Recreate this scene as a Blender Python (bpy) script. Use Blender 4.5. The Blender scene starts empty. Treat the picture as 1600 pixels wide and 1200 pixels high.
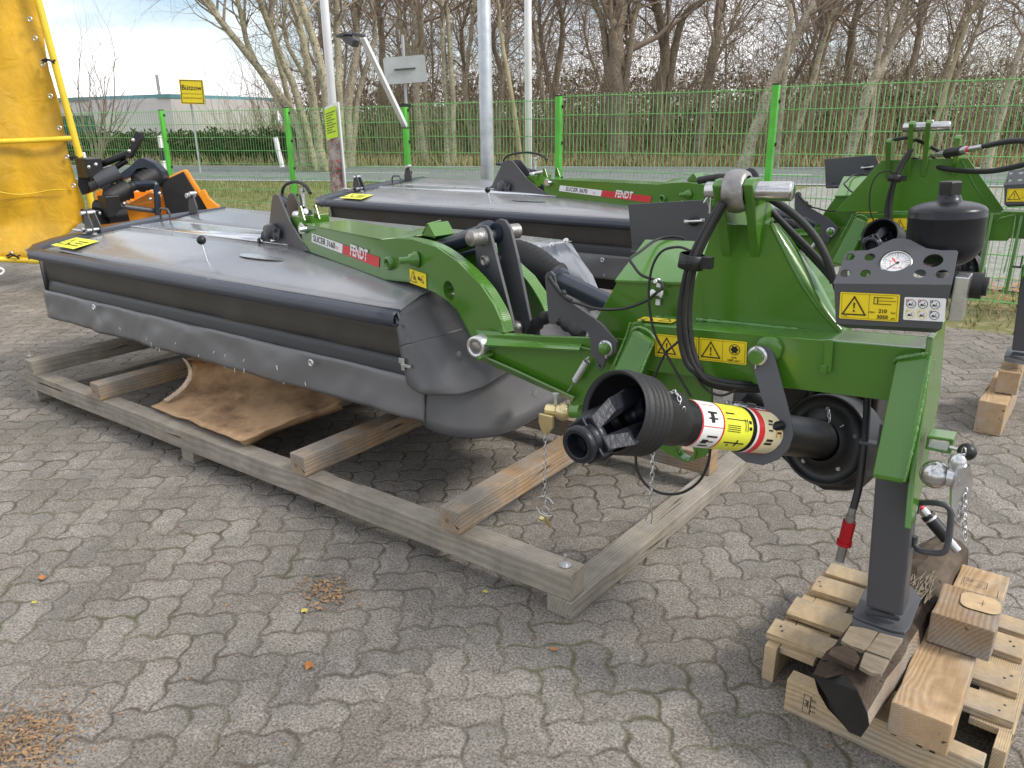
import bpy, bmesh, math, random
from mathutils import Vector, Matrix, Quaternion, noise
from mathutils.geometry import tessellate_polygon
R = math.radians
random.seed(7)
scene = bpy.context.scene
COL = scene.collection

# ------------------------------------------------------------------ camera
CAM = Vector((1.127, -1.889, 1.600))
CM = Matrix(((0.812, -0.180, 0.555), (0.583, 0.269, -0.766), (-0.011, 0.946, 0.324)))
cr = Vector((CM[0][0], CM[1][0], CM[2][0])).normalized()
cb = Vector((CM[0][2], CM[1][2], CM[2][2])).normalized()
cu = cb.cross(cr).normalized(); cr = cu.cross(cb).normalized()
cd = bpy.data.cameras.new('camera'); cam = bpy.data.objects.new('camera', cd); COL.objects.link(cam)
rot = Matrix((cr, cu, cb)).transposed()
cam.matrix_world = Matrix.Translation(CAM) @ rot.to_4x4()
cd.sensor_fit = 'HORIZONTAL'; cd.sensor_width = 36.0; cd.lens = 27.0
cd.clip_start = 0.05; cd.clip_end = 3000
scene.camera = cam
scene.render.resolution_x = 1024; scene.render.resolution_y = 768
scene.render.engine = 'CYCLES'

# survey helpers: where the ray through a photograph point meets a real plane of the place
FPX = 1200.0
def ray(px, py): return (-cb + cr * ((px - 800) / FPX) - cu * ((py - 600) / FPX))
def az(px, py, z): d = ray(px, py); return CAM + d * ((z - CAM.z) / d.z)
def ay(px, py, y): d = ray(px, py); return CAM + d * ((y - CAM.y) / d.y)
def ax(px, py, x): d = ray(px, py); return CAM + d * ((x - CAM.x) / d.x)

# ------------------------------------------------------------------ light
SUN_AZ, SUN_EL = R(17), R(44)      # direction towards the sun, measured from +X to +Y
sd = Vector((math.cos(SUN_AZ) * math.cos(SUN_EL), math.sin(SUN_AZ) * math.cos(SUN_EL), math.sin(SUN_EL)))
sl = bpy.data.lights.new('sun', 'SUN'); sl.energy = 2.5; sl.angle = R(12); sl.color = (1.0, 0.94, 0.85)
so = bpy.data.objects.new('sun', sl); COL.objects.link(so); so.rotation_euler = sd.to_track_quat('Z', 'Y').to_euler(); so.location = (0, 0, 20)
w = bpy.data.worlds.new('World'); scene.world = w; w.use_nodes = True
nt = w.node_tree; nt.nodes.clear()
N = nt.nodes.new; L = nt.links.new
out = N('ShaderNodeOutputWorld'); bg = N('ShaderNodeBackground'); sky = N('ShaderNodeTexSky')
sky.sky_type = 'NISHITA'; sky.sun_disc = False; sky.sun_elevation = SUN_EL; sky.sun_rotation = math.pi / 2 - SUN_AZ
tc = N('ShaderNodeTexCoord'); mp = N('ShaderNodeMapping'); mp.inputs['Scale'].default_value = (1, 1, 2.6)
n1 = N('ShaderNodeTexNoise'); n1.inputs['Scale'].default_value = 2.2; n1.inputs['Detail'].default_value = 9; n1.inputs['Roughness'].default_value = 0.58
r1 = N('ShaderNodeValToRGB'); r1.color_ramp.elements[0].position = 0.36; r1.color_ramp.elements[1].position = 0.56
n2 = N('ShaderNodeTexNoise'); n2.inputs['Scale'].default_value = 4.5; n2.inputs['Detail'].default_value = 7
r2 = N('ShaderNodeValToRGB'); r2.color_ramp.elements[0].color = (6.2, 6.4, 7.0, 1); r2.color_ramp.elements[1].color = (10.5, 10.4, 10.5, 1)
r2.color_ramp.elements[0].position = 0.35; r2.color_ramp.elements[1].position = 0.6
mx = N('ShaderNodeMixRGB')
L(tc.outputs['Generated'], mp.inputs['Vector']); L(mp.outputs[0], n1.inputs['Vector']); L(mp.outputs[0], n2.inputs['Vector'])
L(n1.outputs['Fac'], r1.inputs[0]); L(n2.outputs['Fac'], r2.inputs[0]); L(r1.outputs[0], mx.inputs[0])
L(sky.outputs[0], mx.inputs[1]); L(r2.outputs[0], mx.inputs[2]); L(mx.outputs[0], bg.inputs[0])
bg.inputs[1].default_value = 0.145; L(bg.outputs[0], out.inputs[0])
scene.view_settings.view_transform = 'Standard'; scene.view_settings.look = 'None'
scene.view_settings.exposure = 0.20; scene.view_settings.gamma = 1.0

# ------------------------------------------------------------------ materials
def newmat(name):
    m = bpy.data.materials.new(name); m.use_nodes = True
    n = m.node_tree; b = n.nodes['Principled BSDF']; return m, n, b
def mat(name, col, rough=0.5, metal=0.0, var=0.12, scale=6.0, bump=0.0, bscale=80.0, coat=0.0, dirt=None, spec=0.5):
    m, n, b = newmat(name)
    N = n.nodes.new; L = n.links.new
    tc = N('ShaderNodeTexCoord')
    no = N('ShaderNodeTexNoise'); no.inputs['Scale'].default_value = scale; no.inputs['Detail'].default_value = 6; L(tc.outputs['Object'], no.inputs['Vector'])
    mr = N('ShaderNodeMapRange'); mr.inputs[1].default_value = 0.3; mr.inputs[2].default_value = 0.7
    mr.inputs[3].default_value = 1 - var; mr.inputs[4].default_value = 1 + var; L(no.outputs['Fac'], mr.inputs[0])
    mu = N('ShaderNodeMixRGB'); mu.blend_type = 'MULTIPLY'; mu.inputs[0].default_value = 1; mu.inputs[1].default_value = (*col, 1); L(mr.outputs[0], mu.inputs[2])
    last = mu.outputs[0]
    if dirt:
        nd = N('ShaderNodeTexNoise'); nd.inputs['Scale'].default_value = dirt[1]; nd.inputs['Detail'].default_value = 9; nd.inputs['Roughness'].default_value = 0.68; L(tc.outputs['Object'], nd.inputs['Vector'])
        rd = N('ShaderNodeValToRGB'); rd.color_ramp.elements[0].position = dirt[2]; rd.color_ramp.elements[1].position = dirt[2] + dirt[3]; L(nd.outputs['Fac'], rd.inputs[0])
        md = N('ShaderNodeMixRGB'); L(rd.outputs[0], md.inputs[0]); L(last, md.inputs[1]); md.inputs[2].default_value = (*dirt[0], 1); last = md.outputs[0]
    L(last, b.inputs['Base Color'])
    rr = N('ShaderNodeMapRange'); rr.inputs[3].default_value = max(0.03, rough - 0.08); rr.inputs[4].default_value = min(1, rough + 0.1); L(no.outputs['Fac'], rr.inputs[0]); L(rr.outputs[0], b.inputs['Roughness'])
    b.inputs['Metallic'].default_value = metal; b.inputs['Coat Weight'].default_value = coat; b.inputs['Coat Roughness'].default_value = 0.12
    b.inputs['Specular IOR Level'].default_value = spec
    if bump:
        nb = N('ShaderNodeTexNoise'); nb.inputs['Scale'].default_value = bscale; nb.inputs['Detail'].default_value = 4; L(tc.outputs['Object'], nb.inputs['Vector'])
        bp = N('ShaderNodeBump'); bp.inputs['Strength'].default_value = bump; bp.inputs['Distance'].default_value = 0.01; L(nb.outputs['Fac'], bp.inputs['Height']); L(bp.outputs[0], b.inputs['Normal'])
    return m
M = {}
M['green'] = mat('green_paint', (0.058, 0.172, 0.013), 0.24, 0, 0.07, 3, 0.05, 18, coat=0.5, dirt=((0.085, 0.17, 0.05), 7, 0.64, 0.3))
M['weld'] = mat('weld_paint', (0.10, 0.25, 0.06), 0.3, 0, 0.25, 60, 0.6, 90, coat=0.4)
M['grey'] = mat('dark_grey_paint', (0.062, 0.064, 0.072), 0.45, 0, 0.1, 4, 0.03, 60, coat=0.1)
M['deck'] = mat('deck_sheet', (0.20, 0.205, 0.215), 0.25, 0, 0.12, 2.2, 0.05, 12, coat=0.25, dirt=((0.26, 0.25, 0.23), 5.0, 0.56, 0.24))
M['rim'] = mat('rim_plastic', (0.026, 0.031, 0.046), 0.36, 0, 0.15, 6, 0.04, 40, coat=0.1, dirt=((0.12, 0.12, 0.12), 12, 0.64, 0.2))
M['guardm'] = mat('guard_rubber', (0.085, 0.084, 0.086), 0.36, 0, 0.12, 2, 0.15, 4, dirt=((0.17, 0.165, 0.155), 6, 0.60, 0.3))
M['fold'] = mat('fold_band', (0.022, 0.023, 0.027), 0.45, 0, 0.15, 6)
M['curtain'] = mat('curtain_pvc', (0.135, 0.135, 0.138), 0.31, 0, 0.06, 1.5, 0.12, 3, dirt=((0.2, 0.19, 0.175), 5, 0.66, 0.3))
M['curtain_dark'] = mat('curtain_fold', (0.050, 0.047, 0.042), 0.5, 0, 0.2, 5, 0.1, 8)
M['black'] = mat('black_plastic', (0.008, 0.008, 0.009), 0.40, 0, 0.2, 8, 0.08, 60)
M['rubber'] = mat('black_rubber', (0.014, 0.014, 0.015), 0.55, 0, 0.2, 12, 0.1, 150)
M['zinc'] = mat('zinc_plate', (0.62, 0.63, 0.64), 0.28, 0.9, 0.12, 15, 0.05, 60)
M['steel'] = mat('bare_steel', (0.50, 0.50, 0.50), 0.22, 1.0, 0.12, 20, 0.05, 120)
M['cast'] = mat('forged_steel', (0.30, 0.29, 0.28), 0.42, 0.85, 0.25, 18, 0.3, 50)
M['galv'] = mat('galvanised', (0.47, 0.50, 0.53), 0.42, 0.5, 0.15, 9, 0.05, 30)
M['brass'] = mat('chromated', (0.62, 0.52, 0.28), 0.3, 0.85, 0.2, 14)
M['alu'] = mat('polished_sheet', (0.60, 0.62, 0.65), 0.2, 0.8, 0.1, 3, 0.04, 6)
M['shield'] = mat('brushed_shield', (0.38, 0.39, 0.41), 0.3, 0.75, 0.15, 5, 0.1, 8)
M['yellow'] = mat('sticker_yellow', (0.80, 0.62, 0.02), 0.35, 0, 0.04, 6, spec=0.4)
M['lemon'] = mat('sticker_lemon', (0.75, 0.78, 0.06), 0.4, 0, 0.04, 6)
M['white'] = mat('sticker_white', (0.78, 0.78, 0.78), 0.35, 0, 0.04, 6)
M['ink'] = mat('print_black', (0.012, 0.012, 0.012), 0.4, 0, 0.0, 6)
M['resin'] = mat('pale_resin_wood', (.50, .36, .20), .6, 0, .15, 30)
M['redp'] = mat('print_red', (0.62, 0.03, 0.04), 0.35, 0, 0.05, 6)
M['red'] = mat('red_anodised', (0.45, 0.012, 0.02), 0.25, 0.4, 0.1, 12)
M['cream'] = mat('sticker_cream', (0.75, 0.66, 0.42), 0.35, 0, 0.06, 9)
M['orange'] = mat('orange_paint', (0.80, 0.28, 0.012), 0.35, 0, 0.1, 4, coat=0.3)
M['fence'] = mat('fence_green', (0.16, 0.46, 0.13), 0.4, 0, 0.15, 5)
M['fpost'] = mat('fence_post_green', (0.10, 0.50, 0.05), 0.4, 0, 0.2, 4, dirt=((0.12, 0.30, 0.08), 6, .6, .25))
M['ytube'] = mat('yellow_tube', (0.78, 0.56, 0.035), 0.35, 0, 0.12, 7)
M['whitep'] = mat('white_paint', (0.78, 0.79, 0.80), 0.35, 0, 0.06, 3)
M['signback'] = mat('sign_back', (0.42, 0.44, 0.45), 0.45, 0.3, 0.12, 3)
M['navy'] = mat('navy_tube', (0.020, 0.028, 0.045), 0.32, 0.1, 0.2, 6)
M['building'] = mat('cladding_white', (0.62, 0.62, 0.60), 0.6, 0, 0.06, 0.6)
M['glass'] = mat('green_glazing', (0.02, 0.10, 0.08), 0.5, 0.0, 0.3, 0.7, spec=.2)
M['roofed'] = mat('roof_edge', (0.12, 0.30, 0.32), 0.5, 0, 0.1, 1)

def woodmat(name, light, dark, grey=None, greyamt=0.5, ringf=42, off=(0.35, 0.11), ringmix=0.5):
    m, n, b = newmat(name); N = n.nodes.new; L = n.links.new
    tc = N('ShaderNodeTexCoord')
    mp = N('ShaderNodeMapping'); mp.inputs['Scale'].default_value = (0.35, 1, 1); mp.inputs['Location'].default_value = (0, off[0], off[1]); L(tc.outputs['Object'], mp.inputs[0])
    n0 = N('ShaderNodeTexNoise'); n0.inputs['Scale'].default_value = 5; n0.inputs['Detail'].default_value = 3; L(mp.outputs[0], n0.inputs['Vector'])
    ad = N('ShaderNodeMixRGB'); ad.blend_type = 'ADD'; ad.inputs[0].default_value = 0.035; L(mp.outputs[0], ad.inputs[1]); L(n0.outputs['Color'], ad.inputs[2])
    wv = N('ShaderNodeTexWave'); wv.wave_type = 'RINGS'; wv.rings_direction = 'X'; wv.inputs['Scale'].default_value = ringf; wv.inputs['Distortion'].default_value = 0.6; wv.inputs['Detail'].default_value = 2; L(ad.outputs[0], wv.inputs['Vector'])
    mp2 = N('ShaderNodeMapping'); mp2.inputs['Scale'].default_value = (1.2, 30, 30); L(tc.outputs['Object'], mp2.inputs[0])
    n2 = N('ShaderNodeTexNoise'); n2.inputs['Scale'].default_value = 6; n2.inputs['Detail'].default_value = 6; L(mp2.outputs[0], n2.inputs['Vector'])
    m1 = N('ShaderNodeMixRGB'); m1.inputs[1].default_value = (*dark, 1); m1.inputs[2].default_value = (*light, 1)
    av = N('ShaderNodeMixRGB'); av.inputs[0].default_value = ringmix; L(wv.outputs['Color'], av.inputs[1]); L(n2.outputs['Fac'], av.inputs[2])
    rp = N('ShaderNodeValToRGB'); rp.color_ramp.elements[0].position = 0.0; rp.color_ramp.elements[1].position = 1.0; L(av.outputs[0], rp.inputs[0]); L(rp.outputs[0], m1.inputs[0])
    last = m1.outputs[0]
    if grey:
        n3 = N('ShaderNodeTexNoise'); n3.inputs['Scale'].default_value = 3.3; n3.inputs['Detail'].default_value = 8; n3.inputs['Roughness'].default_value = 0.65; L(tc.outputs['Object'], n3.inputs['Vector'])
        r3 = N('ShaderNodeValToRGB'); r3.color_ramp.elements[0].position = 0.62 - greyamt * 0.5; r3.color_ramp.elements[1].position = 0.82 - greyamt * 0.5; L(n3.outputs['Fac'], r3.inputs[0])
        mg = N('ShaderNodeMixRGB'); mg.blend_type = 'MIX'; L(r3.outputs[0], mg.inputs[0]); L(last, mg.inputs[1])
        gm = N('ShaderNodeMixRGB'); gm.blend_type = 'MULTIPLY'; gm.inputs[0].default_value = 0.55; gm.inputs[1].default_value = (*grey, 1); L(rp.outputs[0], gm.inputs[2]); L(gm.outputs[0], mg.inputs[2]); last = mg.outputs[0]
    mp5 = N('ShaderNodeMapping'); mp5.inputs['Scale'].default_value = (1.1, 26, 26); L(tc.outputs['Object'], mp5.inputs[0]); n5 = N('ShaderNodeTexNoise'); n5.inputs['Scale'].default_value = 1.6; n5.inputs['Detail'].default_value = 3; n5.inputs['Roughness'].default_value = .4; L(mp5.outputs[0], n5.inputs['Vector'])
    r5 = N('ShaderNodeValToRGB'); e5 = r5.color_ramp.elements; e5[0].position = .285; e5[0].color = (1, 1, 1, 1); e5[1].position = .315; e5[1].color = (0, 0, 0, 1); L(n5.outputs['Fac'], r5.inputs[0])
    mc = N('ShaderNodeMixRGB'); L(r5.outputs[0], mc.inputs[0]); L(last, mc.inputs[1]); mc.inputs[2].default_value = (*(c * 0.3 for c in dark), 1); last = mc.outputs[0]
    n6 = N('ShaderNodeTexNoise'); n6.inputs['Scale'].default_value = 7; n6.inputs['Detail'].default_value = 8; n6.inputs['Roughness'].default_value = .7; L(tc.outputs['Object'], n6.inputs['Vector']); r6 = N('ShaderNodeMapRange'); r6.inputs[1].default_value = .3; r6.inputs[2].default_value = .7; r6.inputs[3].default_value = .68; r6.inputs[4].default_value = 1.2; L(n6.outputs['Fac'], r6.inputs[0])
    m6 = N('ShaderNodeMixRGB'); m6.blend_type = 'MULTIPLY'; m6.inputs[0].default_value = 1; L(last, m6.inputs[1]); L(r6.outputs[0], m6.inputs[2]); last = m6.outputs[0]
    # a few knots
    vo = N('ShaderNodeTexVoronoi'); vo.inputs['Scale'].default_value = 2.6; mp4 = N('ShaderNodeMapping'); mp4.inputs['Scale'].default_value = (0.8, 2.2, 2.2); L(tc.outputs['Object'], mp4.inputs[0]); L(mp4.outputs[0], vo.inputs['Vector'])
    rk = N('ShaderNodeValToRGB'); rk.color_ramp.elements[0].position = 0.03; rk.color_ramp.elements[0].color = (1, 1, 1, 1); rk.color_ramp.elements[1].position = 0.09; rk.color_ramp.elements[1].color = (0, 0, 0, 1); L(vo.outputs['Distance'], rk.inputs[0])
    mk = N('ShaderNodeMixRGB'); L(rk.outputs[0], mk.inputs[0]); L(last, mk.inputs[1]); mk.inputs[2].default_value = (*(c * 0.4 for c in dark), 1)
    L(mk.outputs[0], b.inputs['Base Color']); b.inputs['Roughness'].default_value = 0.8; b.inputs['Specular IOR Level'].default_value = 0.25
    bp = N('ShaderNodeBump'); bp.inputs['Strength'].default_value = 0.35; bp.inputs['Distance'].default_value = 0.003; L(av.outputs[0], bp.inputs['Height']); L(bp.outputs[0], b.inputs['Normal'])
    return m
M['wgrey'] = woodmat('weathered_wood', (0.42, 0.36, 0.265), (0.20, 0.165, 0.115), (0.38, 0.345, 0.29), 0.68, 26, (.35, .11), .72)
M['wbrown'] = woodmat('brown_wood', (0.46, 0.31, 0.17), (0.24, 0.14, 0.065), (0.36, 0.32, 0.27), 0.5, 30, (.3, .2), .65)
M['wpine'] = woodmat('fresh_pine', (0.64, 0.50, 0.31), (0.42, 0.30, 0.165), (0.42, 0.36, 0.28), 0.42, 60)
M['wblock'] = woodmat('timber_block_wood', (0.58, 0.42, 0.25), (0.33, 0.21, 0.11), (0.46, 0.40, 0.33), 0.35, 60, (0.02, 0.12), .6)
M['wold'] = woodmat('rotten_wood', (0.085, 0.06, 0.042), (0.028, 0.020, 0.016), (0.16, 0.125, 0.09), 0.28, 50, (.3, .1), .8)
M['wend'] = mat('shaded_end', (0.012, 0.011, 0.010), 0.7, 0, .3, 20, .3, 60)  # near-black: shade of the log's left-front end, put into the colour
M['wbark'] = woodmat('bark_board', (0.36, 0.30, 0.22), (0.16, 0.125, 0.085), (0.25, 0.21, 0.16), 0.4, 60, (.3, .1), .8)

def paver_mat():
    m, n, b = newmat('interlocking_pavers'); N = n.nodes.new; L = n.links.new
    def mth(op, a, c=None, cl=False):
        x = N('ShaderNodeMath'); x.operation = op; x.use_clamp = cl
        for i, v in enumerate((a, c)):
            if v is None: continue
            if isinstance(v, (int, float)): x.inputs[i].default_value = v
            else: L(v, x.inputs[i])
        return x.outputs[0]
    tc = N('ShaderNodeTexCoord')
    wn = N('ShaderNodeTexNoise'); wn.inputs['Scale'].default_value = 9; wn.inputs['Detail'].default_value = 3; L(tc.outputs['Object'], wn.inputs['Vector'])
    wa = N('ShaderNodeMixRGB'); wa.blend_type = 'ADD'; wa.inputs[0].default_value = 0.034; L(tc.outputs['Object'], wa.inputs[1]); L(wn.outputs['Color'], wa.inputs[2])
    mp = N('ShaderNodeMapping'); mp.inputs['Rotation'].default_value = (0, 0, R(-38.0)); s = 1 / 0.1125; mp.inputs['Scale'].default_value = (s, s, s); L(wa.outputs[0], mp.inputs[0])
    sx = N('ShaderNodeSeparateXYZ'); L(mp.outputs[0], sx.inputs[0]); u, v = sx.outputs[0], sx.outputs[1]
    def tri(x, a):
        f = mth('FRACT', x); g = mth('ABSOLUTE', mth('SUBTRACT', f, 0.5)); h_ = mth('MINIMUM', mth('MAXIMUM', g, 0.10), 0.40); return mth('MULTIPLY', mth('SUBTRACT', h_, 0.25), a * 1.25)
    u2 = mth('ADD', u, tri(v, 0.36)); v2 = mth('ADD', v, tri(u, 0.36))
    i = mth('FLOOR', u2); j = mth('FLOOR', v2); fu = mth('FRACT', u2); fv = mth('FRACT', v2)
    k = mth('FLOORED_MODULO', mth('SUBTRACT', i, j), 4)
    def eq(x, val): return mth('COMPARE', x, val)   # epsilon below
    ks = []
    for q in range(4):
        c = N('ShaderNodeMath'); c.operation = 'COMPARE'; L(k, c.inputs[0]); c.inputs[1].default_value = q; c.inputs[2].default_value = 0.3; ks.append(c.outputs[0])
    dl = mth('ADD', fu, ks[1]); dr = mth('ADD', mth('SUBTRACT', 1, fu), ks[0]); db = mth('ADD', fv, ks[2]); dt = mth('ADD', mth('SUBTRACT', 1, fv), ks[3])
    d = mth('MINIMUM', mth('MINIMUM', dl, dr), mth('MINIMUM', db, dt))
    nj = N('ShaderNodeTexNoise'); nj.inputs['Scale'].default_value = 14; nj.inputs['Detail'].default_value = 5; L(tc.outputs['Object'], nj.inputs['Vector'])
    wid = mth('ADD', mth('MULTIPLY', mth('SUBTRACT', nj.outputs['Fac'], 0.5), 0.20), 0.026)
    jm = N('ShaderNodeMapRange'); L(mth('SUBTRACT', d, wid), jm.inputs[0]); jm.inputs[1].default_value = -0.03; jm.inputs[2].default_value = 0.07; jm.inputs[3].default_value = 1; jm.inputs[4].default_value = 0
    # stone id colour
    iid = mth('SUBTRACT', i, ks[1]); jid = mth('ADD', j, ks[3]);
    cmb = N('ShaderNodeCombineXYZ'); L(iid, cmb.inputs[0]); L(jid, cmb.inputs[1])
    wno = N('ShaderNodeTexWhiteNoise'); wno.noise_dimensions = '2D'; L(cmb.outputs[0], wno.inputs['Vector'])
    n1 = N('ShaderNodeTexNoise'); n1.inputs['Scale'].default_value = 1.6; n1.inputs['Detail'].default_value = 9; n1.inputs['Roughness'].default_value = 0.7; L(tc.outputs['Object'], n1.inputs['Vector'])
    r1 = N('ShaderNodeValToRGB'); e = r1.color_ramp.elements; e[0].position = 0.3; e[0].color = (0.150, 0.133, 0.113, 1); e[1].position = 0.7; e[1].color = (0.285, 0.262, 0.235, 1); L(n1.outputs['Fac'], r1.inputs[0])
    m1 = N('ShaderNodeMixRGB'); m1.blend_type = 'MULTIPLY'; m1.inputs[0].default_value = 1; L(r1.outputs[0], m1.inputs[1])
    mr = N('ShaderNodeMapRange'); mr.inputs[3].default_value = 0.86; mr.inputs[4].default_value = 1.12; L(wno.outputs['Value'], mr.inputs[0]); L(mr.outputs[0], m1.inputs[2])
    # speckled aggregate
    n2 = N('ShaderNodeTexNoise'); n2.inputs['Scale'].default_value = 120; n2.inputs['Detail'].default_value = 4; n2.inputs['Roughness'].default_value = 0.9; L(tc.outputs['Object'], n2.inputs['Vector'])
    r2 = N('ShaderNodeMapRange'); r2.inputs[1].default_value = 0.38; r2.inputs[2].default_value = 0.64; r2.inputs[3].default_value = 0.30; r2.inputs[4].default_value = 1.9; L(n2.outputs['Fac'], r2.inputs[0])
    m2 = N('ShaderNodeMixRGB'); m2.blend_type = 'MULTIPLY'; m2.inputs[0].default_value = 1; L(m1.outputs[0], m2.inputs[1]); L(r2.outputs[0], m2.inputs[2])
    # pale worn / lichen patches
    n3 = N('ShaderNodeTexNoise'); n3.inputs['Scale'].default_value = 11; n3.inputs['Detail'].default_value = 8; n3.inputs['Roughness'].default_value = 0.75; L(tc.outputs['Object'], n3.inputs['Vector'])
    r3 = N('ShaderNodeValToRGB'); r3.color_ramp.elements[0].position = 0.56; r3.color_ramp.elements[1].position = 0.75; L(n3.outputs['Fac'], r3.inputs[0])
    m3 = N('ShaderNodeMixRGB'); L(mth('MULTIPLY', r3.outputs[0], 0.45), m3.inputs[0]); L(m2.outputs[0], m3.inputs[1]); m3.inputs[2].default_value = (0.55, 0.54, 0.50, 1)
    # grime patches, dark
    n4 = N('ShaderNodeTexNoise'); n4.inputs['Scale'].default_value = 3.4; n4.inputs['Detail'].default_value = 9; n4.inputs['Roughness'].default_value = 0.7; L(tc.outputs['Object'], n4.inputs['Vector'])
    r4 = N('ShaderNodeValToRGB'); r4.color_ramp.elements[0].position = 0.50; r4.color_ramp.elements[1].position = 0.74; L(n4.outputs['Fac'], r4.inputs[0])
    m4 = N('ShaderNodeMixRGB'); L(mth('MULTIPLY', r4.outputs[0], 0.6), m4.inputs[0]); L(m3.outputs[0], m4.inputs[1]); m4.inputs[2].default_value = (0.13, 0.135, 0.125, 1)
    n7 = N('ShaderNodeTexNoise'); n7.inputs['Scale'].default_value = 24; n7.inputs['Detail'].default_value = 8; n7.inputs['Roughness'].default_value = 0.8; L(tc.outputs['Object'], n7.inputs['Vector'])
    r7 = N('ShaderNodeMapRange'); r7.inputs[1].default_value = .50; r7.inputs[2].default_value = .68; r7.inputs[3].default_value = 0; r7.inputs[4].default_value = .75; L(n7.outputs['Fac'], r7.inputs[0])
    m7 = N('ShaderNodeMixRGB'); L(r7.outputs[0], m7.inputs[0]); L(m4.outputs[0], m7.inputs[1]); m7.inputs[2].default_value = (0.10, 0.098, 0.078, 1); m4 = m7
    # joints and moss
    n5 = N('ShaderNodeTexNoise'); n5.inputs['Scale'].default_value = 2.1; n5.inputs['Detail'].default_value = 5; L(tc.outputs['Object'], n5.inputs['Vector'])
    jr = N('ShaderNodeValToRGB'); e = jr.color_ramp.elements; e[0].position = 0.47; e[0].color = (0.075, 0.058, 0.042, 1); e[1].position = 0.66; e[1].color = (0.10, 0.115, 0.03, 1); L(n5.outputs['Fac'], jr.inputs[0])
    jn = mth('MULTIPLY', jm.outputs[0], mth('ADD', 0.55, mth('MULTIPLY', nj.outputs['Fac'], 0.7)), True)
    m5 = N('ShaderNodeMixRGB'); jv = N('ShaderNodeTexNoise'); jv.inputs['Scale'].default_value = 3.1; jv.inputs['Detail'].default_value = 6; L(tc.outputs['Object'], jv.inputs['Vector']); jw = N('ShaderNodeMapRange'); jw.inputs[1].default_value = .38; jw.inputs[2].default_value = .60; jw.inputs[3].default_value = .15; jw.inputs[4].default_value = .85; L(jv.outputs['Fac'], jw.inputs[0])
    L(mth('MULTIPLY', jn, jw.outputs[0]), m5.inputs[0]); L(m4.outputs[0], m5.inputs[1]); L(jr.outputs[0], m5.inputs[2])
    L(m5.outputs[0], b.inputs['Base Color']); b.inputs['Roughness'].default_value = 0.9; b.inputs['Specular IOR Level'].default_value = 0.2
    # mossy towards the far edge of the paving
    hb = mth('ADD', mth('MULTIPLY', mth('SUBTRACT', 1, jm.outputs[0]), 0.9), mth('MULTIPLY', n2.outputs['Fac'], 0.35)); hb = mth('ADD', hb, mth('MULTIPLY', n3.outputs['Fac'], 0.6)); hb = mth('ADD', hb, mth('MULTIPLY', wno.outputs['Value'], 0.25))
    bp = N('ShaderNodeBump'); bp.inputs['Strength'].default_value = 0.8; bp.inputs['Distance'].default_value = 0.009; L(hb, bp.inputs['Height']); L(bp.outputs[0], b.inputs['Normal'])
    return m
M['paver'] = paver_mat()

def blendmat(name, c1, c2, scale, c3=None, rough=0.9, bump=0.5, bs=60, p=(0.4, 0.6)):
    m, n, b = newmat(name); N = n.nodes.new; L = n.links.new
    tc = N('ShaderNodeTexCoord'); no = N('ShaderNodeTexNoise'); no.inputs['Scale'].default_value = scale; no.inputs['Detail'].default_value = 9; no.inputs['Roughness'].default_value = 0.68; L(tc.outputs['Object'], no.inputs['Vector'])
    r = N('ShaderNodeValToRGB'); e = r.color_ramp.elements; e[0].position = p[0]; e[0].color = (*c1, 1); e[1].position = p[1]; e[1].color = (*c2, 1); L(no.outputs['Fac'], r.inputs[0])
    last = r.outputs[0]
    if c3:
        n2 = N('ShaderNodeTexNoise'); n2.inputs['Scale'].default_value = scale * 6.3; n2.inputs['Detail'].default_value = 5; L(tc.outputs['Object'], n2.inputs['Vector'])
        r2 = N('ShaderNodeValToRGB'); r2.color_ramp.elements[0].position = 0.5; r2.color_ramp.elements[1].position = 0.66; L(n2.outputs['Fac'], r2.inputs[0])
        mm = N('ShaderNodeMixRGB'); L(r2.outputs[0], mm.inputs[0]); L(last, mm.inputs[1]); mm.inputs[2].default_value = (*c3, 1); last = mm.outputs[0]
    L(last, b.inputs['Base Color']); b.inputs['Roughness'].default_value = rough; b.inputs['Specular IOR Level'].default_value = 0.25
    nb = N('ShaderNodeTexNoise'); nb.inputs['Scale'].default_value = bs; nb.inputs['Detail'].default_value = 6; L(tc.outputs['Object'], nb.inputs['Vector'])
    bp = N('ShaderNodeBump'); bp.inputs['Strength'].default_value = bump; bp.inputs['Distance'].default_value = 0.02; L(nb.outputs['Fac'], bp.inputs['Height']); L(bp.outputs[0], b.inputs['Normal'])
    return m
M['grassland'] = blendmat('meadow_soil', (0.12, 0.13, 0.045), (0.22, 0.20, 0.09), 1.3, (0.28, 0.24, 0.13))
M['asphalt'] = blendmat('asphalt', (0.17, 0.18, 0.19), (0.22, 0.225, 0.23), 0.8, (0.14, 0.145, 0.15), 0.85, 0.2, 90)
M['gravel'] = blendmat('gravel_yard', (0.26, 0.25, 0.235), (0.37, 0.355, 0.335), 4, (0.18, 0.17, 0.155), 0.95, 0.6, 60)
M['roadpaint'] = mat('road_paint', (0.7, 0.7, 0.68), 0.6, 0, 0.1, 4)
M['forestfloor'] = blendmat('forest_floor', (0.16, 0.115, 0.065), (0.30, 0.22, 0.12), 2, (0.11, 0.12, 0.05))
M['bark_pale'] = blendmat('bark_pale', (0.46, 0.42, 0.30), (0.29, 0.265, 0.18), 2.2, (0.15, 0.135, 0.095), 0.85, 0.5, 14)
M['bark_beech'] = blendmat('bark_beech', (0.46, 0.40, 0.30), (0.30, 0.26, 0.195), 3, (0.14, 0.12, 0.09), 0.85, 0.5, 12)
M['bark_dark'] = blendmat('bark_oak', (0.19, 0.155, 0.115), (0.29, 0.24, 0.175), 3, (0.11, 0.09, 0.07), 0.95, 0.9, 12)
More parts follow.
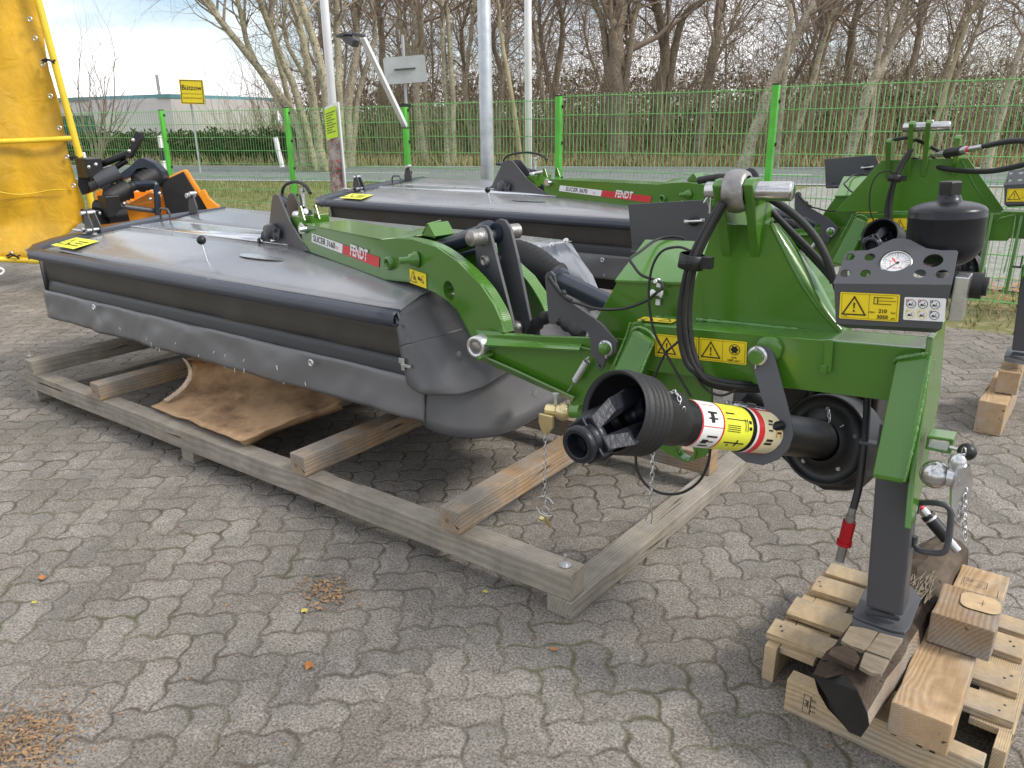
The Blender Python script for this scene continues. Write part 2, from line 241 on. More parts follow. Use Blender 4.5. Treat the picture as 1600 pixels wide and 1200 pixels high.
M['twig'] = blendmat('twig_brown', (0.23, 0.18, 0.135), (0.36, 0.29, 0.22), 1.2)
M['sapling'] = blendmat('sapling_bark', (0.30, 0.25, 0.15), (0.42, 0.36, 0.23), 1.2)
M['evergreen'] = blendmat('evergreen_leaf', (0.022, 0.042, 0.016), (0.055, 0.085, 0.03), 1.5)
M['hedge'] = blendmat('hedge_leaf', (0.035, 0.05, 0.02), (0.085, 0.09, 0.04), 1.5, (0.11, 0.085, 0.05))
M['blade'] = blendmat('grass_blade', (0.14, 0.17, 0.045), (0.27, 0.25, 0.10), 2)
M['blade_dry'] = blendmat('dry_grass_blade', (0.40, 0.31, 0.17), (0.52, 0.43, 0.26), 2)
M['moss'] = blendmat('moss', (0.13, 0.15, 0.02), (0.24, 0.25, 0.05), 9)
M['leaf'] = mat('dry_leaf', (0.42, 0.17, 0.05), 0.7, 0, 0.3, 20)
M['leafy'] = mat('yellow_leaf', (0.50, 0.42, 0.10), 0.7, 0, 0.3, 20)
M['chip'] = mat('cone_scale', (0.27, 0.17, 0.09), 0.8, 0, 0.4, 30)
M['card'] = mat('cardboard', (0.47, 0.30, 0.16), 0.75, 0, 0.25, 3, 0.25, 9, dirt=((0.17, 0.095, 0.05), 3.4, 0.46, 0.2))
M['corr'] = mat('corrugated_edge', (0.50, 0.38, 0.26), 0.85, 0, 0.2, 30)
def tarp_mat():
    m, n, b = newmat('yellow_tarpaulin'); N = n.nodes.new; L = n.links.new
    tc = N('ShaderNodeTexCoord')
    mp = N('ShaderNodeMapping'); mp.inputs['Scale'].default_value = (1.2, 1.2, 0.55); L(tc.outputs['Object'], mp.inputs[0])
    no = N('ShaderNodeTexNoise'); no.inputs['Scale'].default_value = 2.4; no.inputs['Detail'].default_value = 9; no.inputs['Roughness'].default_value = 0.6; L(mp.outputs[0], no.inputs['Vector'])
    r = N('ShaderNodeValToRGB'); e = r.color_ramp.elements; e[0].position = 0.3; e[0].color = (0.42, 0.25, 0.012, 1); e[1].position = 0.66; e[1].color = (0.74, 0.43, 0.018, 1); L(no.outputs['Fac'], r.inputs[0])
    L(r.outputs[0], b.inputs['Base Color']); b.inputs['Roughness'].default_value = 0.42
    wv = N('ShaderNodeTexNoise'); wv.inputs['Scale'].default_value = 260; L(tc.outputs['Object'], wv.inputs['Vector'])
    n2 = N('ShaderNodeTexNoise'); n2.inputs['Scale'].default_value = 5; n2.inputs['Detail'].default_value = 7; n2.inputs['Distortion'].default_value = 0.8; L(tc.outputs['Object'], n2.inputs['Vector'])
    ad = N('ShaderNodeMath'); ad.operation = 'MULTIPLY_ADD'; L(wv.outputs['Fac'], ad.inputs[0]); ad.inputs[1].default_value = 0.03; L(n2.outputs['Fac'], ad.inputs[2])
    bp = N('ShaderNodeBump'); bp.inputs['Strength'].default_value = 0.45; bp.inputs['Distance'].default_value = 0.04; L(ad.outputs[0], bp.inputs['Height']); L(bp.outputs[0], b.inputs['Normal'])
    return m
M['tarp'] = tarp_mat()

# ------------------------------------------------------------------ mesh builder
def V(*a): return Vector(a)
def frame_from(axis):
    z = Vector(axis).normalized(); x = z.orthogonal().normalized(); return x, z.cross(x), z
class MB:
    def __init__(s): s.v = []; s.f = []; s.m = []; s.sm = []; s.cuts = []
    def cut(s):
        s.cuts.append((len(s.v), len(s.f))); return s
    def add(s, vs, fs, mi=0, sm=False):
        o = len(s.v); s.v += [tuple(p) for p in vs]
        for f in fs: s.f.append([i + o for i in f]); s.m.append(mi); s.sm.append(sm)
        return s
    def box(s, c, size, rot=None, mi=0):
        c = Vector(c); hx, hy, hz = (q / 2 for q in size); vs = []
        for x in (-hx, hx):
            for y in (-hy, hy):
                for z in (-hz, hz):
                    p = Vector((x, y, z)); vs.append(c + (rot @ p if rot else p))
        return s.add(vs, [(0, 1, 3, 2), (4, 6, 7, 5), (0, 4, 5, 1), (2, 3, 7, 6), (0, 2, 6, 4), (1, 5, 7, 3)], mi)
    def prism(s, pts, vec, holes=(), mi=0, sm=False):
        """closed planar outline (with optional holes) extruded by vec"""
        vec = Vector(vec); loops = [[Vector(p) for p in pts]] + [[Vector(p) for p in h] for h in holes]
        flat = [p for l in loops for p in l]
        tris = tessellate_polygon(loops); n = len(flat)
        nn = Vector((0, 0, 0)); P = loops[0]
        for i in range(len(P)):
            a, b2 = P[i], P[(i + 1) % len(P)]; nn += a.cross(b2)
        vs = flat + [p + vec for p in flat]; fs = []
        for t in tris:
            a, b2, c = (flat[i] for i in t); k = (b2 - a).cross(c - a)
            t = list(t)
            if k.dot(vec) > 0: t.reverse()
            fs.append(t); fs.append([i + n for i in reversed(t)])
        o = 0
        for li, l in enumerate(loops):
            q = len(l); ar = Vector((0, 0, 0))
            for i in range(q): ar += (l[i] - l[0]).cross(l[(i + 1) % q] - l[0])
            flip = (ar.dot(vec) > 0) != (li > 0)
            for i in range(q):
                a, b2 = o + i, o + (i + 1) % q
                fs.append([a, b2, b2 + n, a + n] if flip else [b2, a, a + n, b2 + n])
            o += q
        return s.add(vs, fs, mi, sm)
    def tube(s, path, r, seg=8, mi=0, closed=False, cap=True):
        path = [Vector(p) for p in path]; n = len(path)
        rr = r if isinstance(r, (list, tuple)) else [r] * n
        vs = []; fs = []; x = None
        for i, p in enumerate(path):
            if closed: t = path[(i + 1) % n] - path[i - 1]
            else: t = path[min(i + 1, n - 1)] - path[max(i - 1, 0)]
            t.normalize()
            if x is None: x = t.orthogonal().normalized()
            x = (x - t * x.dot(t)).normalized(); y = t.cross(x)
            for k in range(seg):
                a = 2 * math.pi * k / seg; vs.append(p + (x * math.cos(a) + y * math.sin(a)) * rr[i])
        for i in range(n if closed else n - 1):
            j = (i + 1) % n
            for k in range(seg):
                k2 = (k + 1) % seg; fs.append((i * seg + k, i * seg + k2, j * seg + k2, j * seg + k))
        s.add(vs, fs, mi, True)
        if cap and not closed:
            s.add(vs[:seg], [tuple(reversed(range(seg)))], mi); s.add(vs[-seg:], [tuple(range(seg))], mi)
        return s
    def cyl(s, a, b, r, seg=20, mi=0, r2=None):
        a, b = Vector(a), Vector(b); x, y, z = frame_from(b - a); r2 = r if r2 is None else r2; vs = []
        for p, q in ((a, r), (b, r2)):
            for k in range(seg):
                t = 2 * math.pi * k / seg; vs.append(p + (x * math.cos(t) + y * math.sin(t)) * q)
        s.add(vs, [(k, (k + 1) % seg, (k + 1) % seg + seg, k + seg) for k in range(seg)], mi, True)
        s.add(vs[:seg], [tuple(reversed(range(seg)))], mi); s.add(vs[seg:], [tuple(range(seg))], mi)
        return s
    def lathe(s, o, axis, prof, seg=28, mi=0, sm=True, a0=0, a1=None):
        """profile = [(radius, distance along the axis), ...]"""
        o = Vector(o); x, y, z = frame_from(axis); vs = []; fs = []; full = a1 is None; a1 = 2 * math.pi if full else a1
        ns = seg if full else seg + 1
        for r, h in prof:
            for k in range(ns):
                t = a0 + (a1 - a0) * k / seg; vs.append(o + z * h + (x * math.cos(t) + y * math.sin(t)) * r)
        for i in range(len(prof) - 1):
            for k in range(seg):
                k2 = (k + 1) % ns; fs.append((i * ns + k, i * ns + k2, (i + 1) * ns + k2, (i + 1) * ns + k))
        return s.add(vs, fs, mi, sm)
    def grid(s, rows, mi=0, sm=True, thick=0.0):
        h = len(rows); wd = len(rows[0]); vs = [Vector(p) for r in rows for p in r]
        fs = [(i * wd + j, i * wd + j + 1, (i + 1) * wd + j + 1, (i + 1) * wd + j) for i in range(h - 1) for j in range(wd - 1)]
        return s.add(vs, fs, mi, sm)
    def ball(s, c, r, seg=20, mi=0, sc=(1, 1, 1)):
        c = Vector(c); vs = []; fs = []; rg = seg // 2
        for i in range(rg + 1):
            th = math.pi * i / rg
            for k in range(seg):
                ph = 2 * math.pi * k / seg; vs.append(c + Vector((math.sin(th) * math.cos(ph) * sc[0], math.sin(th) * math.sin(ph) * sc[1], math.cos(th) * sc[2])) * r)
        for i in range(rg):
            for k in range(seg):
                k2 = (k + 1) % seg; fs.append((i * seg + k, (i + 1) * seg + k, (i + 1) * seg + k2, i * seg + k2))
        return s.add(vs, fs, mi, True)
    def build(s, name, mats, parent=None, bevel=0.0, solid=0.0, subd=0, org=None, label=None):
        if s.cuts:          # separate pieces become separate objects of the same kind
            cs = [(0, 0)] + [c for c in s.cuts if 0 < c[0] < len(s.v)] + [(len(s.v), len(s.f))]; outs = []
            for (v0, f0), (v1, f1) in zip(cs[:-1], cs[1:]):
                q = MB(); q.v = s.v[v0:v1]; q.f = [[i - v0 for i in f] for f in s.f[f0:f1]]; q.m = s.m[f0:f1]; q.sm = s.sm[f0:f1]
                outs.append(q.build(name, mats, parent, bevel, solid, subd, None, label))
            return outs[0]
        me = bpy.data.meshes.new(name)
        if not isinstance(mats, (list, tuple)): mats = [mats]
        base = Vector((0, 0, 0))
        if parent is None:
            if org is None:
                xs = [p[0] for p in s.v]; ys = [p[1] for p in s.v]; zs = [p[2] for p in s.v]
                base = Vector(((min(xs) + max(xs)) / 2, (min(ys) + max(ys)) / 2, min(zs)))
            else: base = Vector(org)
        pm = Matrix.Translation(wloc(parent) if parent else base)
        inv = pm.inverted()
        me.from_pydata([inv @ Vector(p) for p in s.v], [], s.f)
        for mt in mats: me.materials.append(mt)
        me.polygons.foreach_set('material_index', s.m); me.polygons.foreach_set('use_smooth', s.sm)
        me.update(); me.validate()
        o = bpy.data.objects.new(name, me); COL.objects.link(o)
        if parent: o.parent = parent
        else: o.location = base
        if subd:
            q = o.modifiers.new('s', 'SUBSURF'); q.levels = subd; q.render_levels = subd
        if solid:
            q = o.modifiers.new('t', 'SOLIDIFY'); q.thickness = solid; q.offset = 0
        if bevel:
            q = o.modifiers.new('b', 'BEVEL'); q.width = bevel; q.segments = 2; q.limit_method = 'ANGLE'; q.angle_limit = R(35); q.harden_normals = False
        if label: o['label'] = label
        return o
def wloc(o):
    p = o.location.copy()
    while o.parent: o = o.parent; p += o.location
    return p
def tag(o, label=None, cat=None, group=None, kind=None):
    if label: o['label'] = label
    if cat: o['category'] = cat
    if group: o['group'] = group
    if kind: o['kind'] = kind
    return o
def thing(name, loc, label, cat, group=None):
    o = bpy.data.objects.new(name, None); COL.objects.link(o); o.location = Vector(loc); o.empty_display_size = 0.2
    return tag(o, label, cat, group)
def spline(pts, n=8):
    pts = [Vector(p) for p in pts]; out = []
    P = [pts[0] * 2 - pts[1]] + pts + [pts[-1] * 2 - pts[-2]]
    for i in range(1, len(P) - 2):
        for k in range(n):
            t = k / n; a, b, c, d = P[i - 1], P[i], P[i + 1], P[i + 2]
            out.append(0.5 * ((2 * b) + (c - a) * t + (2 * a - 5 * b + 4 * c - d) * t * t + (3 * b - a - 3 * c + d) * t ** 3))
    out.append(pts[-1]); return out
def arc(cx, cy, r, a0, a1, n): return [(cx + r * math.cos(R(a0 + (a1 - a0) * i / n)), cy + r * math.sin(R(a0 + (a1 - a0) * i / n))) for i in range(n + 1)]
def circ3(c, u, v, r, n=24): c = Vector(c); return [c + u * (r * math.cos(2 * math.pi * i / n)) + v * (r * math.sin(2 * math.pi * i / n)) for i in range(n)]

_tc = {}
def text_geo(txt, size, weight=0.0):
    key = (txt, round(size, 5), weight)
    if key not in _tc:
        c = bpy.data.curves.new('t', 'FONT'); c.body = txt; c.size = size; c.align_x = 'CENTER'; c.align_y = 'CENTER'; c.offset = weight * size; c.resolution_u = 3
        o = bpy.data.objects.new('t', c); me = bpy.data.meshes.new_from_object(o)
        _tc[key] = ([v.co.copy() for v in me.vertices], [list(p.vertices) for p in me.polygons])
        bpy.data.objects.remove(o); bpy.data.meshes.remove(me); bpy.data.curves.remove(c)
    return _tc[key]
def decal(name, mats, origin, u, n, w, h, items, parent, rad=0.0, shear=0.0, base=0, lift=0.0012, label=None):
    """a thin sticker: plate of size w x h on the plane (origin, u, n), with printed shapes on top"""
    o = Vector(origin); u = Vector(u).normalized(); n = Vector(n); n = (n - u * n.dot(u)).normalized(); v = n.cross(u)
    mb = MB()
    def P(x, y, k=1.0): return o + u * (x + shear * y) + v * y + n * (lift * k)
    def poly(pts, mi, k):
        mb.add([P(x, y, k) for x, y in pts], [list(range(len(pts)))], mi)
    if base is not None:
        if rad > 0:
            pts = arc(w / 2 - rad, h / 2 - rad, rad, 0, 90, 4) + arc(-w / 2 + rad, h / 2 - rad, rad, 90, 180, 4) + arc(-w / 2 + rad, -h / 2 + rad, rad, 180, 270, 4) + arc(w / 2 - rad, -h / 2 + rad, rad, 270, 360, 4)
        else: pts = [(-w / 2, -h / 2), (w / 2, -h / 2), (w / 2, h / 2), (-w / 2, h / 2)]
        poly(pts, base, 1.0)
    def line(x0, y0, x1, y1, t, mi, k=2.0):
        d = math.hypot(x1 - x0, y1 - y0); ex, ey = (x1 - x0) / d * t / 2, (y1 - y0) / d * t / 2
        poly([(x0 - ex + ey, y0 - ey - ex), (x1 + ex + ey, y1 + ey - ex), (x1 + ex - ey, y1 + ey + ex), (x0 - ex - ey, y0 - ey + ex)], mi, k)
    for it in items:
        k = it[0]
        if k == 'rect': _, x, y, a, b, mi = it[:6]; poly([(x - a / 2, y - b / 2), (x + a / 2, y - b / 2), (x + a / 2, y + b / 2), (x - a / 2, y + b / 2)], mi, 1.8)
        elif k == 'poly': poly(it[1], it[2], it[3] if len(it) > 3 else 1.5)
        elif k == 'line': line(*it[1:])
        elif k == 'tri':
            _, x, y, sz, t, mi = it; p = [(x, y + sz * 0.55), (x - sz * 0.6, y - sz * 0.45), (x + sz * 0.6, y - sz * 0.45)]
            for i in range(3): line(*p[i], *p[(i + 1) % 3], t, mi, 2.0 + 0.25 * i)
        elif k == 'ring':
            _, x, y, r, t, mi = it; q = 20
            for i in range(q):
                a, b = 2 * math.pi * i / q, 2 * math.pi * (i + 1) / q
                poly([(x + math.cos(a) * r, y + math.sin(a) * r), (x + math.cos(b) * r, y + math.sin(b) * r), (x + math.cos(b) * (r - t), y + math.sin(b) * (r - t)), (x + math.cos(a) * (r - t), y + math.sin(a) * (r - t))], mi, 2.0)
        elif k == 'disc':
            _, x, y, r, mi = it; poly([(x + math.cos(2 * math.pi * i / 12) * r, y + math.sin(2 * math.pi * i / 12) * r) for i in range(12)], mi, 2.6)
        elif k == 'frame':
            _, x, y, a, b, t, mi = it
            for (x0, y0, x1, y1) in ((x - a / 2, y - b / 2, x + a / 2, y - b / 2), (x - a / 2, y + b / 2, x + a / 2, y + b / 2)): line(x0, y0, x1, y1, t, mi, 2.0)
            for (x0, y0, x1, y1) in ((x - a / 2, y - b / 2 + t * .5, x - a / 2, y + b / 2 - t * .5), (x + a / 2, y - b / 2 + t * .5, x + a / 2, y + b / 2 - t * .5)): line(x0, y0, x1, y1, t, mi, 2.2)
        elif k == 'text':
            _, s_, x, y, sz, mi = it[:6]; wt = it[6] if len(it) > 6 else 0.0; sx = it[7] if len(it) > 7 else 1.0; ra = R(it[8]) if len(it) > 8 else 0.0
            vs, fs = text_geo(s_, sz, wt); c_, s2 = math.cos(ra), math.sin(ra)
            mb.add([P(x + (q.x * sx * c_ - q.y * s2), y + (q.x * sx * s2 + q.y * c_), 2.4) for q in vs], fs, mi)
    ob = mb.build(name, mats, parent, label=label)
    return ob
# ================================================================== SETTING
def sheet(name, pts, z, m, nz=False):
    b = MB(); b.add([(x, y, z) for x, y in pts], [list(range(len(pts)))]); return tag(b.build(name, m, org=(0, 0, z)), kind='structure')
FWD = V(-0.586, 0.81, 0).normalized(); RGT = V(0.81, 0.586, 0).normalized()
sheet('ground', [(-900, -300), (900, -300), (900, 900), (-900, 900)], -0.03, M['grassland'])
sheet('pavement', [(-16, -6), (9, -6), (9, 5.15), (2.0, 5.0), (-7.5, 4.9), (-16, 4.6)], 0.0, M['paver'])
RD = V(0.93, 0.37, 0).normalized(); RN = V(-RD.y, RD.x, 0); R0 = V(-18.85, 12.9, 0)
def rp(s, t, z=0.0): p = R0 + RD * s + RN * t; return (p.x, p.y)
sheet('road', [rp(-160, 0), rp(160, 0), rp(160, 8.0), rp(-160, 8.0)], -0.016, M['asphalt'])
sheet('gravel_yard', [rp(15.5, -0.4), rp(60, -0.4), (12, 6.9), (-1.2, 6.9), (-1.6, 8.2), (-4.2, 12.0)], -0.02, M['gravel'])
mk = MB()
for t0 in (0.22, 7.6):
    for s0, s1 in ((-150, 150),):
        mk.add([(*rp(s0, t0), -0.012), (*rp(s1, t0), -0.012), (*rp(s1, t0 + 0.14), -0.012), (*rp(s0, t0 + 0.14), -0.012)], [(0, 1, 2, 3)])
for s0 in range(-120, 120, 12):
    mk.add([(*rp(s0, 3.9), -0.012), (*rp(s0 + 4, 3.9), -0.012), (*rp(s0 + 4, 4.02), -0.012), (*rp(s0, 4.02), -0.012)], [(0, 1, 2, 3)])
tag(mk.build('road_markings', M['roadpaint']), kind='structure')
sheet('forest_floor', [rp(-160, 8.6), rp(160, 8.6), rp(160, 120), rp(-160, 120)], -0.018, M['forestfloor'])

# grass: one meadow strip of blades, short near, coarser far
def blades(name, pts, h, w, m, lean=0.5, seed=1):
    rnd = random.Random(seed); b = MB(); vs = []; fs = []
    for (x, y, s) in pts:
        a = rnd.random() * 6.283; hh = h * s * rnd.uniform(0.5, 1.3); ww = w * s; lx, ly = rnd.uniform(-lean, lean) * hh, rnd.uniform(-lean, lean) * hh
        k = len(vs); vs += [(x - math.cos(a) * ww, y - math.sin(a) * ww, -0.03), (x + math.cos(a) * ww, y + math.sin(a) * ww, -0.03), (x + lx, y + ly, hh - 0.03)]; fs.append((k, k + 1, k + 2))
    b.v = vs; b.f = fs; b.m = [0] * len(fs); b.sm = [False] * len(fs)
    return tag(b.build(name, m), kind='stuff')
rnd = random.Random(3); pts = []; dry = []
while len(pts) < 30000:
    x = rnd.uniform(-24, 3.5); yy = rnd.uniform(4.9, 16)
    if x > -4 and yy > 7: continue
    q = V(x, yy, 0) - R0
    if q.dot(RN) > -0.3: continue
    cl = noise.noise(V(x * 1.3, yy * 1.3, 0)) 
    if cl < -0.25 and rnd.random() < 0.6: continue
    (pts if cl < 0.32 or rnd.random() < 0.5 else dry).append((x, yy, rnd.uniform(0.7, 1.4) * (1 + 0.05 * max(0, yy - 6))))
blades('grass', pts, 0.075, 0.006, M['blade'], 0.6, 5); blades('dry_grass', dry, 0.085, 0.006, M['blade_dry'], 0.7, 6)
# moss and weeds along the paving joints near the fence
pts = []
for _ in range(1500):
    x, y = rnd.uniform(-8, 4), 5.0 - abs(rnd.gauss(0, 1.3)); 
    if _ > 500: x = rnd.uniform(.9, 2.6)
    if x > 0.9: y = rnd.uniform(0.9, 5)
    for k in range(rnd.randint(3, 14)): pts.append((x + rnd.gauss(0, .05), y + rnd.gauss(0, .03), rnd.uniform(.3, .7)))
blades('moss', [(x, y, s) for x, y, s in pts], 0.028, 0.012, M['moss'], 1.2, 8)
# dry reed-like grass on the forest verge
pts = [(*rp(rnd.uniform(-40, 40), 8.4 + abs(rnd.gauss(0, 1.6))), rnd.uniform(.6, 1.6)) for _ in range(16000)]
blades('verge_grass', pts, 0.34, 0.02, M['blade_dry'], 0.5, 9)
pts = [(*rp(rnd.uniform(-45, 45), 8.5 + abs(rnd.gauss(0, 3))), rnd.uniform(.6, 1.5)) for _ in range(6000)]
blades('undergrowth', pts, 0.5, 0.03, M['forestfloor'], 0.9, 10)
pts = [(rnd.gauss(x0, sg), rnd.gauss(y0, sg * .8), rnd.uniform(.5, 1)) for x0, y0, sg, n in ((-1.05, -.58, .05, 70),) for _ in range(n)]

def debris(name, c, sig, n, m, seed, sz=0.012):
    rn = random.Random(seed); b = MB()
    for _ in range(n):
        p = V(c[0] + rn.gauss(0, sig), c[1] + rn.gauss(0, sig * 0.7), 0.004 + rn.random() * 0.006); a = rn.random() * 6.28; s = sz * rn.uniform(.25, 1.7) ** 1.2
        u = V(math.cos(a), math.sin(a), rn.uniform(-.3, .3)); v = V(-math.sin(a), math.cos(a), rn.uniform(-.3, .3)) * 0.45
        b.add([p + u * s, p + v * s, p - u * s, p - v * s], [(0, 1, 2, 3)])
    return tag(b.build(name, m), kind='stuff')
p = az(512, 925, 0); debris('cone_debris', (p.x, p.y), 0.055, 200, M['chip'], 1, .0075)
p = az(40, 1160, 0); debris('wood_chip_litter', (p.x, p.y), 0.095, 900, M['chip'], 2, 0.006)
p = az(640, 1000, 0); debris('scattered_litter', (p.x, p.y), 0.9, 130, M['chip'], 3, 0.006)
p = az(1560, 455, 0); debris('leaf_litter', (p.x, p.y), 0.6, 500, M['leaf'], 4, 0.03)
for i, (px, py, s, m, lab) in enumerate(((483, 1040, .022, 'leaf', 'small orange dry leaf lying on the paving below the left-hand timber frame'), (865, 1015, .014, 'leaf', 'tiny orange leaf on the paving just below the frame corner'), (66, 903, .02, 'leaf', 'curled orange leaf on the paving at the far left of the picture'),
                              (476, 955, .016, 'leafy', 'pale yellow leaf flake beside the heap of cone scales'), (54, 942, .012, 'leafy', 'small lime yellow leaf below the curled orange one'), (758, 925, .012, 'leafy', 'small straw coloured flake on the paving left of the frame corner'))):
    q = az(px, py, 0.006); rn = random.Random(i); b = MB(); a0 = rn.random() * 6
    o_ = [q + V(math.cos(a0 + t) * s * k, math.sin(a0 + t) * s * k * .7, .006 * abs(math.sin(t * 2 + i))) for t, k in ((0, 1.3), (.7, .8), (1.4, 1), (2.2, .7), (3.1, 1.2), (4.0, .7), (4.7, 1), (5.5, .75))]
    b.add([q] + o_, [(0, k + 1, (k + 1) % 8 + 1) for k in range(8)]); tag(b.build('fallen_leaf', M[m]), lab, 'leaf', 'leaves fallen on the paving')

# ================================================================== FENCE
fence = thing('mesh_fence', (-4, 5.8, 0), 'long bright green welded wire mesh fence with square posts running behind the mowers', 'fence')
FP = [(-20.6, 3.2, 1.80), (-17.2, 4.0, 1.81), (-14.0, 4.75, 1.81), (-11.1, 5.5, 1.80), (-8.75, 6.1, 1.80), (-6.35, 6.12, 1.80), (-3.93, 6.12, 1.84), (-1.44, 6.12, 1.88), (1.06, 6.12, 1.885), (3.5, 6.12, 1.89)]
for i, (x, y, z) in enumerate(FP):
    if i in (0, 9): continue
    b = MB(); b.box((x, y - 0.045, z / 2 + 0.01), (0.062, 0.062, z + 0.03)); b.build('post', M['fpost'], fence, bevel=0.004)
    b = MB(); b.box((x, y - 0.045, z + 0.028), (0.066, 0.066, 0.012)); 
    b.build('post_cap', M['black'], fence)
    b = MB()
    for k in range(5): b.cut(); b.box((x + 0.036, y - 0.02, 0.15 + k * 0.4), (0.02, 0.02, 0.035))
    b.build('clip', M['black'], fence)
for i in range(len(FP) - 1):
    (x0, y0, z0), (x1, y1, z1) = FP[i], FP[i + 1]; b = MB(); zc = (z0 + z1) / 2; d = V(x1 - x0, y1 - y0, 0); n = round(d.length / 0.05); d /= n
    def wire(a, c, r=0.0028):
        t = (c - a).normalized(); s_ = d.normalized() if abs(t.z) > .5 else V(0, 0, 1); w_ = t.cross(s_).normalized(); vs = []
        for p in (a, c): vs += [p + s_ * r, p + w_ * r, p - s_ * r, p - w_ * r]
        b.add(vs, [(k, (k + 1) % 4, (k + 1) % 4 + 4, k + 4) for k in range(4)])
    for k in range(n):
        p = V(x0, y0, 0) + d * (k + .5); wire(p, p + V(0, 0, zc + 0.025), 0.0037)
    for k in range(10):
        z = 0.02 + k * (zc - 0.02) / 9
        for o in (-.006, .006): wire(V(x0, y0 + o, z), V(x1, y1 + o, z), 0.0040)
    b.build('mesh_panel', M['fence'], fence)

# ================================================================== TREES
def limb(vs, fs, path, radii, seg):
    o = len(vs); x = None; n = len(path)
    for i, p in enumerate(path):
        t = (path[min(i + 1, n - 1)] - path[max(i - 1, 0)]).normalized()
        if x is None: x = t.orthogonal().normalized()
        x = (x - t * x.dot(t)).normalized(); y = t.cross(x)
        for k in range(seg):
            a = 2 * math.pi * k / seg; vs.append(p + (x * math.cos(a) + y * math.sin(a)) * radii[i])
    for i in range(n - 1):
        for k in range(seg):
            k2 = (k + 1) % seg; fs.append((o + i * seg + k, o + i * seg + k2, o + (i + 1) * seg + k2, o + (i + 1) * seg + k))
def grow(rnd, V1, F1, V2, F2, p, d, ln, r, lvl, maxl, wig, up, nb, spread, droop=0.0):
    n = 5 if lvl < 2 else 4; path = [p.copy()]; q = p.copy(); dd = d.copy()
    for i in range(n):
        dd = (dd + V(rnd.gauss(0, wig), rnd.gauss(0, wig), rnd.gauss(0, wig) * .6 + up - droop * lvl)).normalized(); q = q + dd * (ln / n); path.append(q.copy())
    rad = [r * (1 - 0.62 * i / n) for i in range(n + 1)]
    if lvl >= maxl: rad[-1] = r * 0.15
    tv, tf = (V1, F1) if lvl == 0 else (V2, F2)
    limb(tv, tf, path, rad, 7 if lvl == 0 else (5 if lvl == 1 else 3))
    if lvl >= maxl: return
    for k in range(nb if lvl else nb + 1):
        i = rnd.randint(1 if lvl else 2, n); bp = path[i]; t = (path[i] - path[i - 1]).normalized()
        s = t.cross(V(rnd.gauss(0, 1), rnd.gauss(0, 1), rnd.gauss(0, 1))).normalized(); a = rnd.uniform(*spread)
        grow(rnd, V1, F1, V2, F2, bp, (t * math.cos(a) + s * math.sin(a)).normalized(), ln * rnd.uniform(.5, .8), rad[i] * rnd.uniform(.4, .7), lvl + 1, maxl, wig * 1.15, up, nb, spread, droop)
    grow(rnd, V1, F1, V2, F2, path[-1], dd, ln * .7, rad[-1], lvl + 1, maxl, wig * 1.15, up, nb, spread, droop)
def tree(trunks, bark, name, label, seed, maxl=4, wig=.13, up=.04, nb=3, spread=(.35, .95), group=None, twig='twig', droop=0.0, crown_from=0.45, hscale=1.35):
    """trunks: list of (list of photo points from the foot upward, ground distance factor t, radius)"""
    rnd = random.Random(seed); V1, F1, V2, F2 = [], [], [], []
    base = None
    for pxs, dist, r in trunks:
        dist += 2.4; r *= 1.0
        foot = CAM + (V(ray(*pxs[0]).x, ray(*pxs[0]).y, 0)).normalized() * dist; foot.z = -0.05
        base = base or foot
        pts = [foot]
        nrm = (foot - CAM); nrm.z = 0; nrm.normalize()
        for q in pxs[1:]:
            d = ray(*q); t = (foot - CAM).dot(nrm) / d.dot(nrm); pts.append(CAM + d * t + nrm * rnd.uniform(-.3, .3))
        pts.append(pts[-1] + (pts[-1] - pts[-2]).normalized() * (pts[-1].z * (hscale - 1) + 0.8))
        path = spline(pts, 5); n = len(path)
        for i in range(1, n): path[i] += V(rnd.gauss(0, r * .1), rnd.gauss(0, r * .1), 0)
        rad = [r * (1.25 if i == 0 else 1) * (1 - .62 * i / n) for i in range(n)]
        limb(V1, F1, path, rad, 9)
        for i in range(int(n * crown_from), n):
            for k in range(2 if i % 2 else 1):
                t = (path[i] - path[i - 1]).normalized(); s = t.cross(V(rnd.gauss(0, 1), rnd.gauss(0, 1), rnd.gauss(0, .6))).normalized(); a = rnd.uniform(*spread)
                L0 = path[-1].z * rnd.uniform(.16, .36) * (1.2 - .5 * i / n)
                grow(rnd, V2, F2, V2, F2, path[i], (t * math.cos(a) + s * math.sin(a)).normalized(), L0, rad[i] * rnd.uniform(.3, .55), 1, maxl, wig, up, nb, spread, droop)
        grow(rnd, V2, F2, V2, F2, path[-1], (path[-1] - path[-2]).normalized(), path[-1].z * .25, rad[-1], 1, maxl, wig, up, nb, spread, droop)
    root = thing(name, base, label, 'tree', group)
    a = MB(); a.v = [tuple(q) for q in V1]; a.f = [list(f) for f in F1]; a.m = [0] * len(F1); a.sm = [True] * len(F1); a.build('trunk', M[bark], root)
    a = MB(); a.v = [tuple(q) for q in V2]; a.f = [list(f) for f in F2]; a.m = [0] * len(F2); a.sm = [True] * len(F2); a.build('crown', M[twig], root)
    return root
G1 = 'pale trees leaning left behind the fence'; G2 = 'bare trees of the wood'
